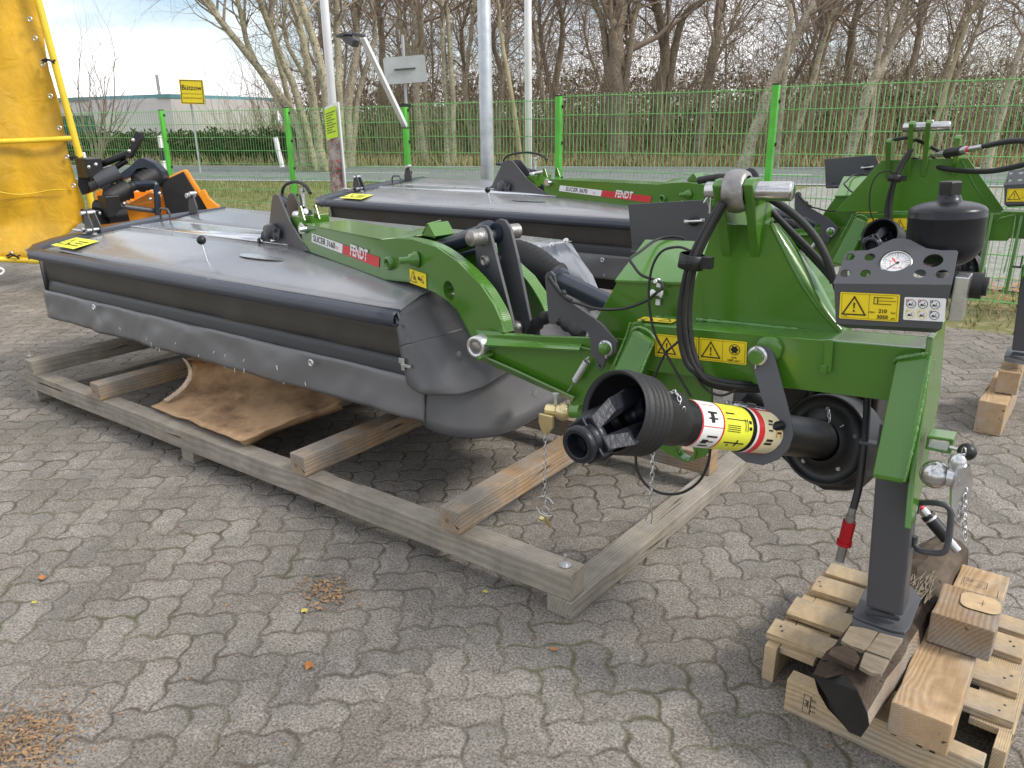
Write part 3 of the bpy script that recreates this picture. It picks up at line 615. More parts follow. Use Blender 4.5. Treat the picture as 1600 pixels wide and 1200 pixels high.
T = [ # (trunk px lists, distance, radius), bark, label
 ([([(478, 262), (462, 190), (415, 120), (350, 40), (322, -5)], 27, .17), ([(470, 262), (440, 170), (392, 80), (370, -5)], 27.2, .13)], 'bark_pale', 'pale two-stemmed tree leaning furthest left over the town sign', 4),
 ([([(492, 262), (470, 170), (440, 90), (405, 0)], 27.5, .16), ([(486, 262), (450, 150), (428, 60), (422, -5)], 28, .12)], 'bark_pale', 'pale smooth tree leaning left, two stems right of the furthest leaning pair', 4),
 ([([(505, 262), (490, 170), (476, 80), (455, -5)], 26.5, .18)], 'bark_pale', 'pale slightly bent trunk just left of the poster flagpole', 4),
 ([([(533, 262), (530, 150), (527, 60), (524, -5)], 28, .17)], 'bark_pale', 'upright pale trunk directly behind the poster flagpole', 3),
 ([([(545, 262), (545, 160), (556, 80), (556, -5)], 29, .2), ([(549, 262), (560, 150), (585, 60), (578, -5)], 29, .13)], 'bark_beech', 'forked beige tree right of the poster flagpole', 4),
 ([([(592, 258), (596, 150), (597, 80), (590, 0)], 34, .2), ([(596, 140), (640, 60), (700, 20)], 34, .08)], 'bark_dark', 'dark trunk crossed by the slanted white floodlight pole', 4),
 ([([(655, 260), (650, 150), (632, 60), (618, -5)], 31, .13), ([(668, 260), (664, 140), (660, 50), (655, -5)], 31, .1)], 'bark_pale', 'thin twin stems around the back of the road sign', 4),
 ([([(700, 260), (697, 150), (692, 60), (690, -5)], 29, .13), ([(708, 260), (706, 130), (700, 30), (699, -5)], 29, .12)], 'bark_pale', 'pair of straight pale stems left of the galvanised pole', 4),
 ([([(742, 258), (728, 150), (735, 60), (742, -5)], 31, .11)], 'bark_beech', 'thin curved stem immediately left of the galvanised pole', 4),
 ([([(815, 258), (800, 150), (785, 70), (777, -5)], 27, .1)], 'sapling', 'slim curved light stem just right of the galvanised pole', 3),
 ([([(965, 262), (966, 170), (962, 90), (970, -5)], 29, .42), ([(962, 120), (945, 60), (928, -5)], 29, .16), ([(966, 120), (985, 70), (1000, -5)], 29, .14)], 'bark_dark', 'thick old oak with several upright limbs behind the middle of the fence', 4),
 ([([(1022, 262), (1030, 150), (1040, 80), (1024, -5)], 31, .3), ([(1036, 110), (1060, 50), (1095, 5), (1130, -12)], 31, .17)], 'bark_dark', 'dark oak with one limb sweeping right, right of the thickest oak', 4),
 ([([(1092, 262), (1102, 150), (1116, 80), (1127, -5)], 29, .24)], 'bark_dark', 'dark trunk bowing right between the oaks and the slanted pale trunk', 4),
 ([([(1160, 262), (1195, 160), (1225, 95), (1262, 25), (1276, -10)], 26.5, .21), ([(1228, 92), (1235, 40), (1228, -5)], 26.5, .09)], 'bark_beech', 'slanted pale trunk leaning right behind the tall right-hand fence post', 4),
 ([([(1256, 262), (1265, 150), (1285, 70), (1300, -5)], 31, .27)], 'bark_dark', 'dark thick trunk right of the slanted pale trunk', 4),
 ([([(1322, 262), (1352, 160), (1388, 80), (1420, -8)], 27.5, .2), ([(1372, 115), (1378, 50), (1400, -5)], 27.5, .1)], 'bark_beech', 'pale forked trunk leaning right above the rear hitch tower', 4),
 ([([(1300, 262), (1322, 140), (1330, 60), (1345, -5)], 33, .2)], 'bark_dark', 'dark leaning trunk just left of the pale forked one', 4),
 ([([(1440, 262), (1478, 140), (1510, 40), (1530, -5)], 27, .085)], 'sapling', 'slender yellowish stem leaning right near the right edge', 4),
 ([([(1540, 262), (1572, 150), (1600, 60), (1625, -5)], 27, .13)], 'bark_beech', 'leaning stem at the right edge of the picture', 4),
 ([([(1400, 260), (1412, 150), (1435, 60), (1440, -5)], 36, .18)], 'bark_dark', 'straight dark trunk far behind the pale forked one', 4),
 ([([(872, 258), (868, 140), (880, 50), (872, -5)], 36, .18)], 'bark_dark', 'dark trunk between the white flagpole and the thick oak', 4),
 ([([(798, 258), (792, 150), (770, 60), (790, -5)], 38, .15)], 'bark_dark', 'far dark trunk between the galvanised pole and the white flagpole', 4),
]
for i, (tr, bk, lab, ml) in enumerate(T):
    tree(tr, bk, 'bare_tree', lab, 40 + i, maxl=ml, group=G1 if i < 4 else G2, nb=2 if i < 10 else 3, twig='twig' if i not in (0, 1, 2, 3) else 'bark_beech', crown_from=.55 if i < 10 else .5, wig=.2, up=.02)
G3 = 'far thin trunks in the wood'; rf = random.Random(77)
ORD = 'leftmost second third fourth fifth sixth seventh eighth ninth tenth eleventh twelfth thirteenth fourteenth fifteenth sixteenth seventeenth eighteenth nineteenth twentieth twenty-first twenty-second twenty-third twenty-fourth twenty-fifth twenty-sixth twenty-seventh twenty-eighth twenty-ninth rightmost'.split()
PXS = sorted(rf.uniform(470, 790) if k < 15 else rf.uniform(800, 1590) for k in range(30))
for k in range(30):
    px = PXS[k]; lean = rf.gauss(-18 if px < 640 else 0, 26) if px < 1000 else rf.gauss(45, 35); dd_ = rf.uniform(28, 44)
    tree([([(px, 258), (px + lean * .4 + rf.gauss(0, 6), 150), (px + lean * .8 + rf.gauss(0, 6), 60), (px + lean, -5)], dd_, rf.uniform(.07, .15))], rf.choice(['bark_pale', 'bark_beech', 'bark_beech', 'bark_dark']), 'bare_tree', ('%s of the far thin trunks deep in the wood' if k in (0, 29) else '%s from the left of the far thin trunks deep in the wood') % ORD[k], 300 + k, maxl=3, group=G3, nb=3, wig=.2, up=.02, crown_from=.35)
# branches of a tree beyond the left group that hang into the sky at the upper left
tree([([(520, 262), (500, 100), (440, -60), (360, -140)], 26, .16)], 'bark_pale', 'bare_tree', 'tall pale tree whose thin twigs hang into the sky at the upper left', 91, maxl=4, group=G1, nb=3, droop=.05, crown_from=.5, wig=.22, hscale=1.1)
# shrubby small tree by the building
def bush(px, py, dist, h, name, label, seed, r=.05, tw='twig'):
    rnd = random.Random(seed); V1, F1, V2, F2 = [], [], [], []
    f = CAM + V(ray(px, py).x, ray(px, py).y, 0).normalized() * dist; f.z = 0
    for k in range(9):
        a = rnd.random() * 6.28; d = V(math.cos(a) * .55, math.sin(a) * .55, 1).normalized(); grow(rnd, V1, F1, V2, F2, f, d, h * rnd.uniform(.4, .6), r, 0, 3, .16, .05, 3, (.3, .7))
    root = thing(name, f, label, 'tree')
    for nm, vv, ff in (('trunk', V1, F1), ('crown', V2, F2)):
        a = MB(); a.v = [tuple(q) for q in vv]; a.f = [list(q) for q in ff]; a.m = [0] * len(ff); a.sm = [True] * len(ff); a.build(nm, M[tw], root)
bush(152, 262, 33, 5.2, 'bare_shrub', 'round bare shrub in front of the white building, left of the town sign', 11)
bush(1010 - 640, 240, 60, 5.5, 'bare_shrub', 'small far bare shrub showing above the building roof', 12)

# sapling thicket right behind the road (nobody could count it) and distant wood
def thicket(name, s0, s1, t0, t1, n, hmin, hmax, r, m, seed, lean=.25):
    rn = random.Random(seed); vs, fs = [], []
    for _ in range(n):
        x, y = rp(rn.uniform(s0, s1), rn.uniform(t0, t1)); p = V(x, y, -.05); h = rn.uniform(hmin, hmax); d = V(rn.gauss(0, lean), rn.gauss(0, lean), 1).normalized(); path = [p]
        for k in range(4): d = (d + V(rn.gauss(0, .09), rn.gauss(0, .09), 0)).normalized(); path.append(path[-1] + d * h / 4)
        rr = r * rn.uniform(.5, 1.4); limb(vs, fs, path, [rr, rr * .85, rr * .7, rr * .5, rr * .2], 3)
    b = MB(); b.v = [tuple(q) for q in vs]; b.f = [list(q) for q in fs]; b.m = [0] * len(fs); b.sm = [True] * len(fs)
    return tag(b.build(name, m), kind='stuff')
thicket('sapling_thicket', -9, 27, 9.6, 15, 1500, 1.5, 4.6, .015, M['sapling'], 21)
thicket('brushwood', -9, 30, 14, 26, 1300, 2, 7, .025, M['twig'], 22, .4)
def twigwood(name, s0, s1, t0, t1, n, z0, z1, r, m, seed, ln=(1.2, 3.2)):
    rn = random.Random(seed); vs, fs = [], []
    for _ in range(n):
        x, y = rp(rn.uniform(s0, s1), rn.uniform(t0, t1)); p = V(x, y, z0 + (z1 - z0) * rn.random() ** 1.1); d = V(rn.gauss(0, 1), rn.gauss(0, 1), rn.gauss(.45, .7)).normalized(); L_ = rn.uniform(*ln)
        path = [p]
        for k in range(3): d = (d + V(rn.gauss(0, .3), rn.gauss(0, .3), rn.gauss(0, .25))).normalized(); path.append(path[-1] + d * L_ / 3)
        limb(vs, fs, path, [r, r * .8, r * .55, r * .2], 3)
    b = MB(); b.v = [tuple(q) for q in vs]; b.f = [list(q) for q in fs]; b.m = [0] * len(fs); b.sm = [True] * len(fs)
    return tag(b.build(name, m), kind='stuff')
twigwood('distant_wood', -12, 36, 17, 46, 20000, .3, 13, .016, M['twig'], 31)
twigwood('wood_edge_twigs', -7, 28, 11.5, 20, 5500, .3, 9, .008, M['twig'], 32, (.8, 2.0))
def leafmass(name, boxes, n, m, seed, sz=.16, kind='stuff'):
    rn = random.Random(seed); vs, fs = [], []
    for _ in range(n):
        (cx_, cy_, cz_), (sx_, sy_, sz_) = rn.choice(boxes); 
        while True:
            q = V(rn.uniform(-1, 1), rn.uniform(-1, 1), rn.uniform(-1, 1))
            if q.length < 1 and noise.noise(V(cx_ + q.x * 2.2, cy_ + q.y * 2.2, q.z * 2.2 + seed)) > -.25: break
        p = V(cx_ + q.x * sx_, cy_ + q.y * sy_, max(0, cz_ + q.z * sz_)); a = V(rn.gauss(0, 1), rn.gauss(0, 1), rn.gauss(0, 1)).normalized(); c = a.orthogonal().normalized(); s = sz * rn.uniform(.5, 1.3)
        k = len(vs); vs += [p, p + a * s + c * s * .35, p + a * s * 2, p + a * s - c * s * .35]; fs.append((k, k + 1, k + 2, k + 3))
    b = MB(); b.v = [tuple(q) for q in vs]; b.f = [list(q) for q in fs]; b.m = [0] * len(fs); b.sm = [False] * len(fs)
    return tag(b.build(name, m), kind=kind)
bx = []
for s, t, h, ws in ((20, 15, 2.2, 3), (26, 14, 2.0, 2.5), (32, 13, 2.6, 3.5), (37, 12, 3.0, 3), (12, 17, 1.8, 3), (6, 18, 1.7, 3), (41, 13, 2.6, 3), (-2, 17, 1.7, 3), (1, 19, 1.9, 3), (-6, 20, 1.8, 3)):
    x, y = rp(s, t); bx.append(((x, y, h * .55), (ws, 1.6, h * .62)))
leafmass('evergreen_undergrowth', bx, 16000, M['evergreen'], 41, .10)
leafmass('ivy_backdrop', [((*rp(s, 30 + (s % 3) * 2), 2.3), (3.4, 2, 2.5)) for s in range(-14, 38, 4)], 15000, M['hedge'], 42, .2)
hb = []
for k in range(16):
    x, y = rp(-34 + k * 2.6, 9.6); d_ = V(x, y, 1) - CAM
    if 800 + 1200 * d_.dot(cr) / d_.dot(-cb) > 470: continue
    hb += [((x, y, .55), (1.8, .8, .86)), ((x + 1.2, y + .5, .55), (1.6, .8, .82))]
h = leafmass('hedge', hb, 60000, M['hedge'], 43, .10, None); tag(h, 'long trimmed dark hedge across the road below the white building', 'hedge')

# ================================================================== BUILDING far left
bd = thing('white_hall', (-55, 38, 0), 'long low white industrial hall with green glazing behind the hedge', 'building')
def wallpt(px, py, D=58.0):      # facade plane at D metres in front of the camera
    d = ray(px, py); k = D / V(d.x, d.y, 0).length; return CAM + d * k
A = wallpt(60, 153, 62); B_ = wallpt(266, 153, 52); Cc = wallpt(430, 160, 60)
def facade(name, a, c, zt, zb, m, depth=.4, parent=bd):
    b = MB(); d = V(c.x - a.x, c.y - a.y, 0).normalized(); n = V(-d.y, d.x, 0)
    if n.dot(CAM - a) > 0: n = -n
    b.prism([V(a.x, a.y, zb), V(c.x, c.y, zb), V(c.x, c.y, zt), V(a.x, a.y, zt)], n * depth); return b.build(name, m, parent)
ZT = B_.z
facade('wall', A, B_, ZT, 0, M['building'], 8); facade('wall', B_, Cc, ZT, 0, M['building'], 6)
fw = -FWD * .12
facade('roof_edge', A + fw, B_ + fw, ZT + .22, ZT, M['roofed'], 1, bd); facade('roof_edge', B_ + fw, Cc + fw, ZT + .22, ZT, M['roofed'], 1, bd)
def pane(a, c, zt, zb, nm='window'):
    facade(nm, a, c, zt, zb, M['glass'], .08)
def lerp(a, b, t): return a + (b - a) * t
zl = wallpt(200, 179, 54).z
pane(lerp(A, B_, .60) + fw, lerp(A, B_, .93) + fw, zl, .3); pane(lerp(A, B_, .05) + fw, lerp(A, B_, .45) + fw, zl, .3)
pane(lerp(B_, Cc, .30) + fw, lerp(B_, Cc, .98) + fw, zl, .3)
b = MB(); p_ = lerp(A, B_, .93); b.cyl((p_.x, p_.y, ZT), (p_.x, p_.y, ZT + 1.3), .09); b.build('chimney_pipe', M['signback'], bd)
# low green hall behind the trees
gb = thing('green_hall', az(1000, 258, 0), 'pale green and grey hall glimpsed between the trunks', 'building')
for x0, x1, d0 in ((690, 760, 70), (1120, 1180, 72),):
    a = CAM + V(ray(x0, 200).x, ray(x0, 200).y, 0).normalized() * d0; c = CAM + V(ray(x1, 200).x, ray(x1, 200).y, 0).normalized() * d0
    facade('wall', a, c, 2.9, 0, M['building'], 4, gb); facade('window', a - FWD * .2, c - FWD * .2, 2.1, 1.2, M['glass'], .1, gb)

# ================================================================== POLES, SIGNS
def gp(px, py, dist): p = CAM + V(ray(px, py).x, ray(px, py).y, 0).normalized() * dist; p.z = 0; return p
p = gp(762, 290, 9.6); b = MB(); b.lathe((p.x, p.y, 0), (0, 0, 1), [(.0, 0), (.082, 0), (.080, 1.2), (.066, 7.5), (0, 7.5)], 24); o = b.build('galvanised_pole', M['galv']); tag(o, 'thick galvanised steel lamp post standing in front of the wood', 'pole')
for px, lab, top, dd in ((826, 'plain white flagpole right of the galvanised post', 0, 12.0), (530, 'white flagpole carrying the tall poster', 1, 10.8)):
    p = gp(px, 290, dd); b = MB(); b.lathe((p.x, p.y, 0), (0, 0, 1), [(0, 0), (.055, 0), (.052, 3), (.042, 8), (0, 8)], 18); o = b.build('flagpole', M['whitep']); tag(o, lab, 'flagpole', 'white flagpoles')
# poster on the flagpole, seen obliquely
a0 = CAM + ray(512, 285) * 10.4 / 1.0; 
def pd(px, py, dist): d = ray(px, py); return CAM + d * (dist / V(d.x, d.y, 0).length)
q = [pd(507, 168, 10.5), pd(528, 159, 10.25), pd(541, 306, 10.25), pd(519, 306, 10.5)]
po = thing('poster', q[3], 'tall narrow advertising poster, lime green above a colourful picture, on a flagpole', 'poster')
b = MB(); n = (q[1] - q[0]).cross(q[3] - q[0]).normalized()
b.prism(q, n * .02, mi=0); b.build('board', [M['whitep']], po)
u = (q[1] - q[0]); v = (q[3] - q[0]); u2 = (q[2] - q[3])
def pp(s, t): return q[0] + u * s * (1 - t) + u2 * s * t + v * t
nn = n if n.dot(CAM - q[0]) > 0 else -n; off = nn * (.024)
M['plime'] = mat('poster_lime', (.55, .78, .02), .5, 0, .05, 5); M['pdark'] = blendmat('poster_picture', (.03, .045, .02), (.42, .40, .36), 5, (.45, .04, .04), .5, 0, 10, (.42, .56)); M['pred'] = mat('poster_red', (.4, .06, .05), .5)
b = MB(); b.add([pp(.08, .03) + off, pp(.92, .03) + off, pp(.92, .36) + off, pp(.08, .36) + off], [(0, 1, 2, 3)], 0)
b.add([pp(.08, .37) + off, pp(.92, .37) + off, pp(.92, .97) + off, pp(.08, .97) + off], [(0, 1, 2, 3)], 1)
for k in range(9):
    t = .08 + k * .026; e = .86 - (k * 37 % 5) * .08; b.add([pp(.16, t) + off * 1.1, pp(e, t) + off * 1.1, pp(e, t + .008) + off * 1.1, pp(.16, t + .008) + off * 1.1], [(0, 1, 2, 3)], 2)
b.build('print', [M['plime'], M['pdark'], M['ink'], M['pred']], po)
# floodlight on slanted white arm
fl = thing('floodlight_mast', pd(631, 192, 9.9), 'slanted white floodlight arm clamped to a fence post with a dark lamp at its top', 'light')
a, c = pd(633, 197, 9.9), pd(566, 57, 9.0); b = MB(); b.box((a + c) / 2, (.055, .055, (a - c).length), (c - a).to_track_quat('Z', 'Y').to_matrix()); b.build('arm', M['whitep'], fl, bevel=.006)
b = MB(); b.box(c + V(-.05, 0, .02), (.16, .05, .03), Quaternion((0, 1, 0), .2).to_matrix()); b.box(c + V(-.17, 0, -.03), (.15, .1, .075), Quaternion((0, 1, 0), .5).to_matrix()); b.box(c + V(-.24, -.02, .03), (.16, .12, .03), Quaternion((0, 1, 0), -.15).to_matrix()); b.build('lamp_head', M['grey'], fl, bevel=.005)
b = MB(); b.box(pd(633, 165, 9.85), (.1, .1, .03)); b.box(pd(634, 200, 9.85), (.1, .1, .012)); b.build('clamp', M['black'], fl)
# back of the traffic sign
p = gp(648, 262, 22.5)
ts = thing('road_sign', p, 'grey back of a rounded road sign on its post behind the fence', 'road sign')
tp = pd(629, 55, 22.5); b = MB(); b.cyl((tp.x, tp.y, 0), (tp.x, tp.y, tp.z), .04, 12); b.build('post', M['signback'], ts)
c0 = pd(633, 109, 22.3); hw, hh = .56, .335; b = MB()
u = V(.80, .60, 0); v = V(0, 0, 1); uu = (u * .998 + v * .06).normalized(); vv = (v - uu * v.dot(uu)).normalized()
rr = .07; o2 = arc(hw - rr, hh - rr, rr, 0, 90, 5) + arc(-hw + rr, hh - rr, rr, 90, 180, 5) + arc(-hw + rr, -hh + rr, rr, 180, 270, 5) + arc(hw - rr, -hh + rr, rr, 270, 360, 5)
b.prism([c0 + uu * x + vv * y for x, y in o2], u.cross(v) * -.012); b.build('plate', M['signback'], ts)
b = MB(); nb_ = u.cross(v); b.box(c0 + nb_ * .03 + vv * .02, (.56, .05, .035), Matrix((uu, -nb_, vv)).transposed()); b.build('clamp', M['grey'], ts)
# town sign
p = gp(312, 262, 30.0); tn = thing('town_sign', p, 'yellow town name sign reading Bützow on a thin grey post', 'sign')
c0 = pd(304, 144, 30.0); tr_ = pd(288, 127, 30.0); b = MB(); b.cyl((p.x, p.y, 0), (p.x, p.y, c0.z), .035, 10); b.build('post', M['signback'], tn)
u = V(.81, .59, -.04).normalized(); n_ = -FWD
decal('sign_face', [M['yellow'], M['ink']], c0 + n_ * .22, u, n_, .80, .78, [('frame', 0, 0, .73, .71, .022, 1), ('text', 'Bützow', 0, .13, .22, 1, .01), ('line', -.34, -.06, .34, -.06, .012, 1), ('text', 'Landkreis Rostock', 0, -.19, .085, 1)], tn, rad=.04, lift=.006)
b = MB(); b.box(c0 + n_ * .19, (.8, .022, .78), Matrix((u, -n_, V(0, 0, 1))).transposed()); b.build('sign_plate', M['signback'], tn)
# delineator posts
for (x0, y0, x1, y1, d_, lab) in ((246, 212, 262, 272, 21.5, 'white and black roadside marker post beside the leftmost green fence post'), (131, 238, 134, 272, 21.5, 'short white roadside marker post beside the yellow tarpaulin')):
    a, c = pd(x0, y0, d_), pd(x1, y1, d_); a.x = c.x + (a.x - c.x) * .6; dl = thing('marker_post', (c.x, c.y, 0), lab, 'marker post', 'roadside marker posts')
    b = MB(); b.box(((a.x + c.x) / 2, (a.y + c.y) / 2, a.z / 2), (.1, .1, a.z)); b.build('body', M['whitep'], dl, bevel=.02)
    b = MB(); b.box(((a.x + c.x) / 2, (a.y + c.y) / 2, a.z * .68), (.106, .106, a.z * .22)); b.build('band', M['ink'], dl)
a, c = pd(430, 214, 25.8), pd(441, 261, 25.8); b = MB(); b.tube([c, a], .075, 10); tag(b.build('painted_stake', M['whitep']), 'white stake leaning against the foot of the pale leaning trees', 'stake')

# ================================================================== THE MOWERS
def adp(px, py, dep): return CAM + ray(px, py) * dep
def apl(px, py, p, n): d = ray(px, py); return CAM + d * ((Vector(p) - CAM).dot(n) / d.dot(n))
def yp(pts, y): return [ay(a, b, y) for a, b in pts]
def chain(path, size, mb, r=None):
    """round-link chain along a path"""
    path = [Vector(p) for p in path]; L_ = [0]
    for i in range(1, len(path)): L_.append(L_[-1] + (path[i] - path[i - 1]).length)
    step = size * 1.35; n = max(2, int(L_[-1] / step)); r = r or size * .16; x0 = None
    for k in range(n + 1):
        s = k * L_[-1] / n; i = max(j for j in range(len(path)) if L_[j] <= s + 1e-9); i = min(i, len(path) - 2)
        t = (path[i + 1] - path[i]).normalized(); p = path[i] + t * (s - L_[i])
        if x0 is None: x0 = t.orthogonal().normalized()
        x0 = (x0 - t * x0.dot(t)).normalized(); x = x0 if k % 2 else t.cross(x0)
        pts = [p + t * (math.cos(a) * size * .95) + x * (math.sin(a) * size * .5) for a in [2 * math.pi * q / 10 for q in range(10)]]
        mb.tube(pts, r, 5, closed=True)
    return mb
UX, UY, UZ = V(1, 0, 0), V(0, 1, 0), V(0, 0, 1)
TZ = R(3.3)
HU = V(math.cos(TZ), 0, math.sin(TZ)); HV = V(-math.sin(TZ), 0, math.cos(TZ))    # the tilted hitch frame's own across and up

def bolt(mb, p, n, r=.009, h=.006, seg=6, mi=0):
    n = Vector(n).normalized(); mb.cyl(p, Vector(p) + n * h, r, seg, mi); mb.cyl(Vector(p) - n * .001, Vector(p) + n * .0015, r * 1.5, 12, mi)
def warn(x, y, s): return [('tri', x, y, s, s * .075, 1), ('poly', [(x - s * .05, y + s * .22), (x + s * .05, y + s * .22), (x + s * .025, y - s * .12), (x - s * .025, y - s * .12)], 1, 2.2), ('disc', x, y - s * .24, s * .06, 1)]

def build_bed(root, rear):
    L0 = -4.15; DXL = -.46 if rear else 0.0            # the rear machine's bed is half a metre wider
    X = lambda x: x + DXL * (max(0, -1 - x) / 3.15)
    def G(p): return V(X(p.x), p.y, p.z)
    XR = -1.0
    rows_l = [az(70, 388, .868), az(110, 378, .905), az(154, 366, .938), az(205, 354.5, .955), az(264, 345.5, .965), az(353, 324.5, 1.0)]
    rows_r = [V(XR, .25, .872), V(XR, .42, .925), V(XR, .72, .952), V(XR, .88, .957), V(XR, 1.14, .965), V(XR, 1.60, 1.0)]
    def strip(i, j, nx=24, x0=0.0, x1=1.0, ds=(0, 1), dz=0.0, wob=0.0):
        rows = []
        for t in ds:
            row = []
            for k in range(nx + 1):
                s = x0 + (x1 - x0) * k / nx; a = rows_l[i].lerp(rows_l[j], t); b_ = rows_r[i].lerp(rows_r[j], t)
                p = G(a.lerp(b_, s)); p.z += dz + wob * noise.noise(V(p.x * 1.6, p.y * 3, 1.7)); row.append(p)
            rows.append(row)
        return rows
    b = MB(); rr = strip(0, 1, 40, ds=(0, .5, 1), wob=.006) + strip(1, 2, 40, ds=(.33, .66, 1), wob=.006) + strip(2, 3, 40, ds=(.5, 1), wob=.005)
    b.grid(rr); b.grid(strip(4, 5, 30, ds=(0, .25, .5, .75, 1), wob=.006)); deck = b.build('top_cover', M['deck'], root, solid=.004)
    b = MB(); b.grid(strip(3, 4, 2, 0, .60, ds=(0.02, .98), dz=.004)); b.build('centre_strip', M['alu'], root, solid=.003)
    b = MB(); b.grid(strip(3, 4, 2, .6, 1, ds=(0, 1), dz=.0)); b.build('rear_cover', M['deck'], root, solid=.003)
    b = MB()
    for i in (3, 4):
        a, c = G(rows_l[i]), G(rows_r[i].lerp(rows_l[i], .4)); b.cut(); b.tube([a + UZ * .004, c + UZ * .004], .004, 5)
    b.build('trim_strip', M['zinc'], root)
    # front rim, left rim
    outer = [az(44, 399, .842), az(42, 391, .855), az(52, 382, .875), az(80, 372.5, .90), az(122, 363, .927), az(185, 349.5, .95), az(245, 337.5, .972), az(350, 324, 1.0)]
    inner = [az(62, 396, .858), az(68, 389, .867), az(72, 387.6, .87), az(95, 382, .89), az(140, 370.5, .928), az(200, 355.5, .955), az(255, 344.5, .968), az(353, 325.5, .998)]
    outer = [G(p) for p in outer]; inner = [G(p) for p in inner]
    b = MB(); b.grid([inner, [p.lerp(q, .6) + UZ * .006 for p, q in zip(inner, outer)], outer, [p - UZ * .028 for p in outer]]); b.build('side_rim', M['rim'], root, solid=.006)
    b = MB(); prof = [(.270, .882), (.250, .876), (.238, .870), (.233, .866), (.228, .850), (.2265, .838), (.228, .8265), (.234, .824), (.262, .826)]
    a, c = G(V(-4.11, 0, 0)).x, -.985
    b.grid([[V(a + (c - a) * k / 30, y + .002 * math.sin(k * 1.3), z + .010 * (k / 30) - .004 * math.sin(math.pi * k / 30)) for k in range(31)] for y, z in prof]); b.grid([[V(c + .0, y, z + .01) for y, z in prof[:2]], [V(c, .262, .85) , V(c, .262, .85)]])
    b.build('front_rim', M['rim'], root, solid=.008)
    # curtains
    rn = random.Random(5 + rear)
    def curtain(x0, x1, prof, nx, amp, seed, sag=0.0):
        rows = []
        for y, z, am in prof:
            row = []
            for k in range(nx + 1):
                x = x0 + (x1 - x0) * k / nx; w_ = noise.noise(V(x * 2.6, z * 5, seed)) + .6 * noise.noise(V(x * 5.5, z * 7, seed + 4)) + .8 * (.35 - abs(noise.noise(V(x * 3.4 + z * 6, z * 3, seed + 8)))) + .5 * (.3 - abs(noise.noise(V(x * 9 - z * 9, z * 5, seed + 2)))); u_ = (x - x0) / (x1 - x0)
                row.append(V(x, y + am * amp * w_, z - sag * (1 - u_) * (1 if am > .9 else 0)))
            rows.append(row)
        return rows
    xa = G(V(-4.03, 0, 0)).x
    b = MB(); b.grid(curtain(xa, -.965, [(.268, .835, 0), (.272, .80, .4), (.276, .74, 1), (.284, .69, 1), (.305, .672, .5)], 60, .010, 3)); b.build('upper_curtain', M['curtain_dark'], root, solid=.003)
    b = MB(); b.grid(curtain(xa + .03, -.90, [(.300, .694, .0), (.276, .690, .3), (.270, .668, .5), (.264, .640, .4), (.262, .615, .3), (.264, .60, .2)], 60, .008, 9)); b.build('curtain_fold', M['fold'], root, solid=.003)
    b = MB(); zz = [(.258, .628, .2), (.252, .61, .5), (.249, .59, .8), (.246, .565, 1), (.243, .54, 1), (.240, .515, 1), (.237, .49, 1), (.236, .47, 1.0), (.238, .452, 1.0)]
    b.grid(curtain(xa - .02, -.855, zz, 170, .017, 14)); b.build('lower_curtain', M['curtain'], root, solid=.006)
    b = MB()
    lp = [(xa - .02, .26), (xa - .12, .33), (xa - .16, .6), (xa - .2, 1.3)]
    b.grid([[V(x, y, .83), V(x, y, .65), V(x + .01, y, .47)] for x, y in lp]); b.build('side_curtain', M['curtain'], root, solid=.004)
    # right hand guard that wraps round the end of the bed
    st = [[(-1.0, .255, .868), (-.975, .245, .74), (-.945, .25, .62), (-.93, .255, .45)], [(-1.0, .33, .896), (-.90, .275, .77), (-.83, .235, .63), (-.82, .235, .43)], [(-1.0, .45, .924), (-.82, .39, .78), (-.70, .30, .63), (-.69, .29, .415)],
          [(-1.0, .62, .945), (-.78, .55, .80), (-.60, .42, .645), (-.58, .40, .42)], [(-1.0, .8, .953), (-.76, .75, .82), (-.535, .60, .665), (-.52, .58, .455)], [(-1.0, 1.05, .962), (-.74, 1.0, .83), (-.49, .85, .68), (-.48, .82, .50)], [(-1.0, 1.3, .97), (-.74, 1.25, .84), (-.47, 1.1, .69), (-.46, 1.1, .53)]]
    def wr(p, amp): return V(amp * (.35 - abs(noise.noise(p * 6 + V(1, 5, 2)))) + amp * .6 * noise.noise(p * 4), -amp * (.3 - abs(noise.noise(p * 7.5 + V(7, 1, 3)))), amp * .3 * noise.noise(p * 5))
    up3 = []; lo3 = []
    for k_, s_ in enumerate(st):
        a_, b2_, c_, d_ = [V(*q_) for q_ in s_]; f_ = k_ / 6
        hem = c_.lerp(d_, .12 - .25 * f_ + .16 * math.sin(k_ * 1.1)) + V(.012, -.012, 0)
        up3.append(spline([a_, b2_.lerp(a_, .12), b2_, hem.lerp(b2_, .25) + V(.006, -.006, 0), hem], 5)); top_ = c_.lerp(b2_, .25) + V(-.014, .014, 0); off_ = V(-.01, .030, 0) * max(0, 1 - k_ / 2); top_ += off_; d_ = d_ + off_
        lo3.append([top_.lerp(d_, t_ / 6) + V(.012 * (t_ / 6) ** 2, -.012 * (t_ / 6) ** 2, 0) for t_ in range(7)])
    rows = [spline(r_, 6) for r_ in zip(*up3)]; nr = len(rows)
    rows = [[p + wr(p, .024 * min(1, i_ / 6) * min(1, j_ / 5 + .2)) for j_, p in enumerate(r_)] for i_, r_ in enumerate(rows)]
    b = MB(); b.grid(rows); b.build('end_guard_drape', M['guardm'], root, solid=.005)
    rows = [spline(r_, 6) for r_ in zip(*lo3)]; rows = [[p + wr(p, .006) for p in r_] for r_ in rows]
    b = MB(); b.grid(rows); b.build('end_guard', M['guardm'], root, solid=.005)
    b = MB(); r_ = rows[-1]; b.tube(r_, .004, 5); b.build('guard_edge', M['rubber'], root)
    b = MB()
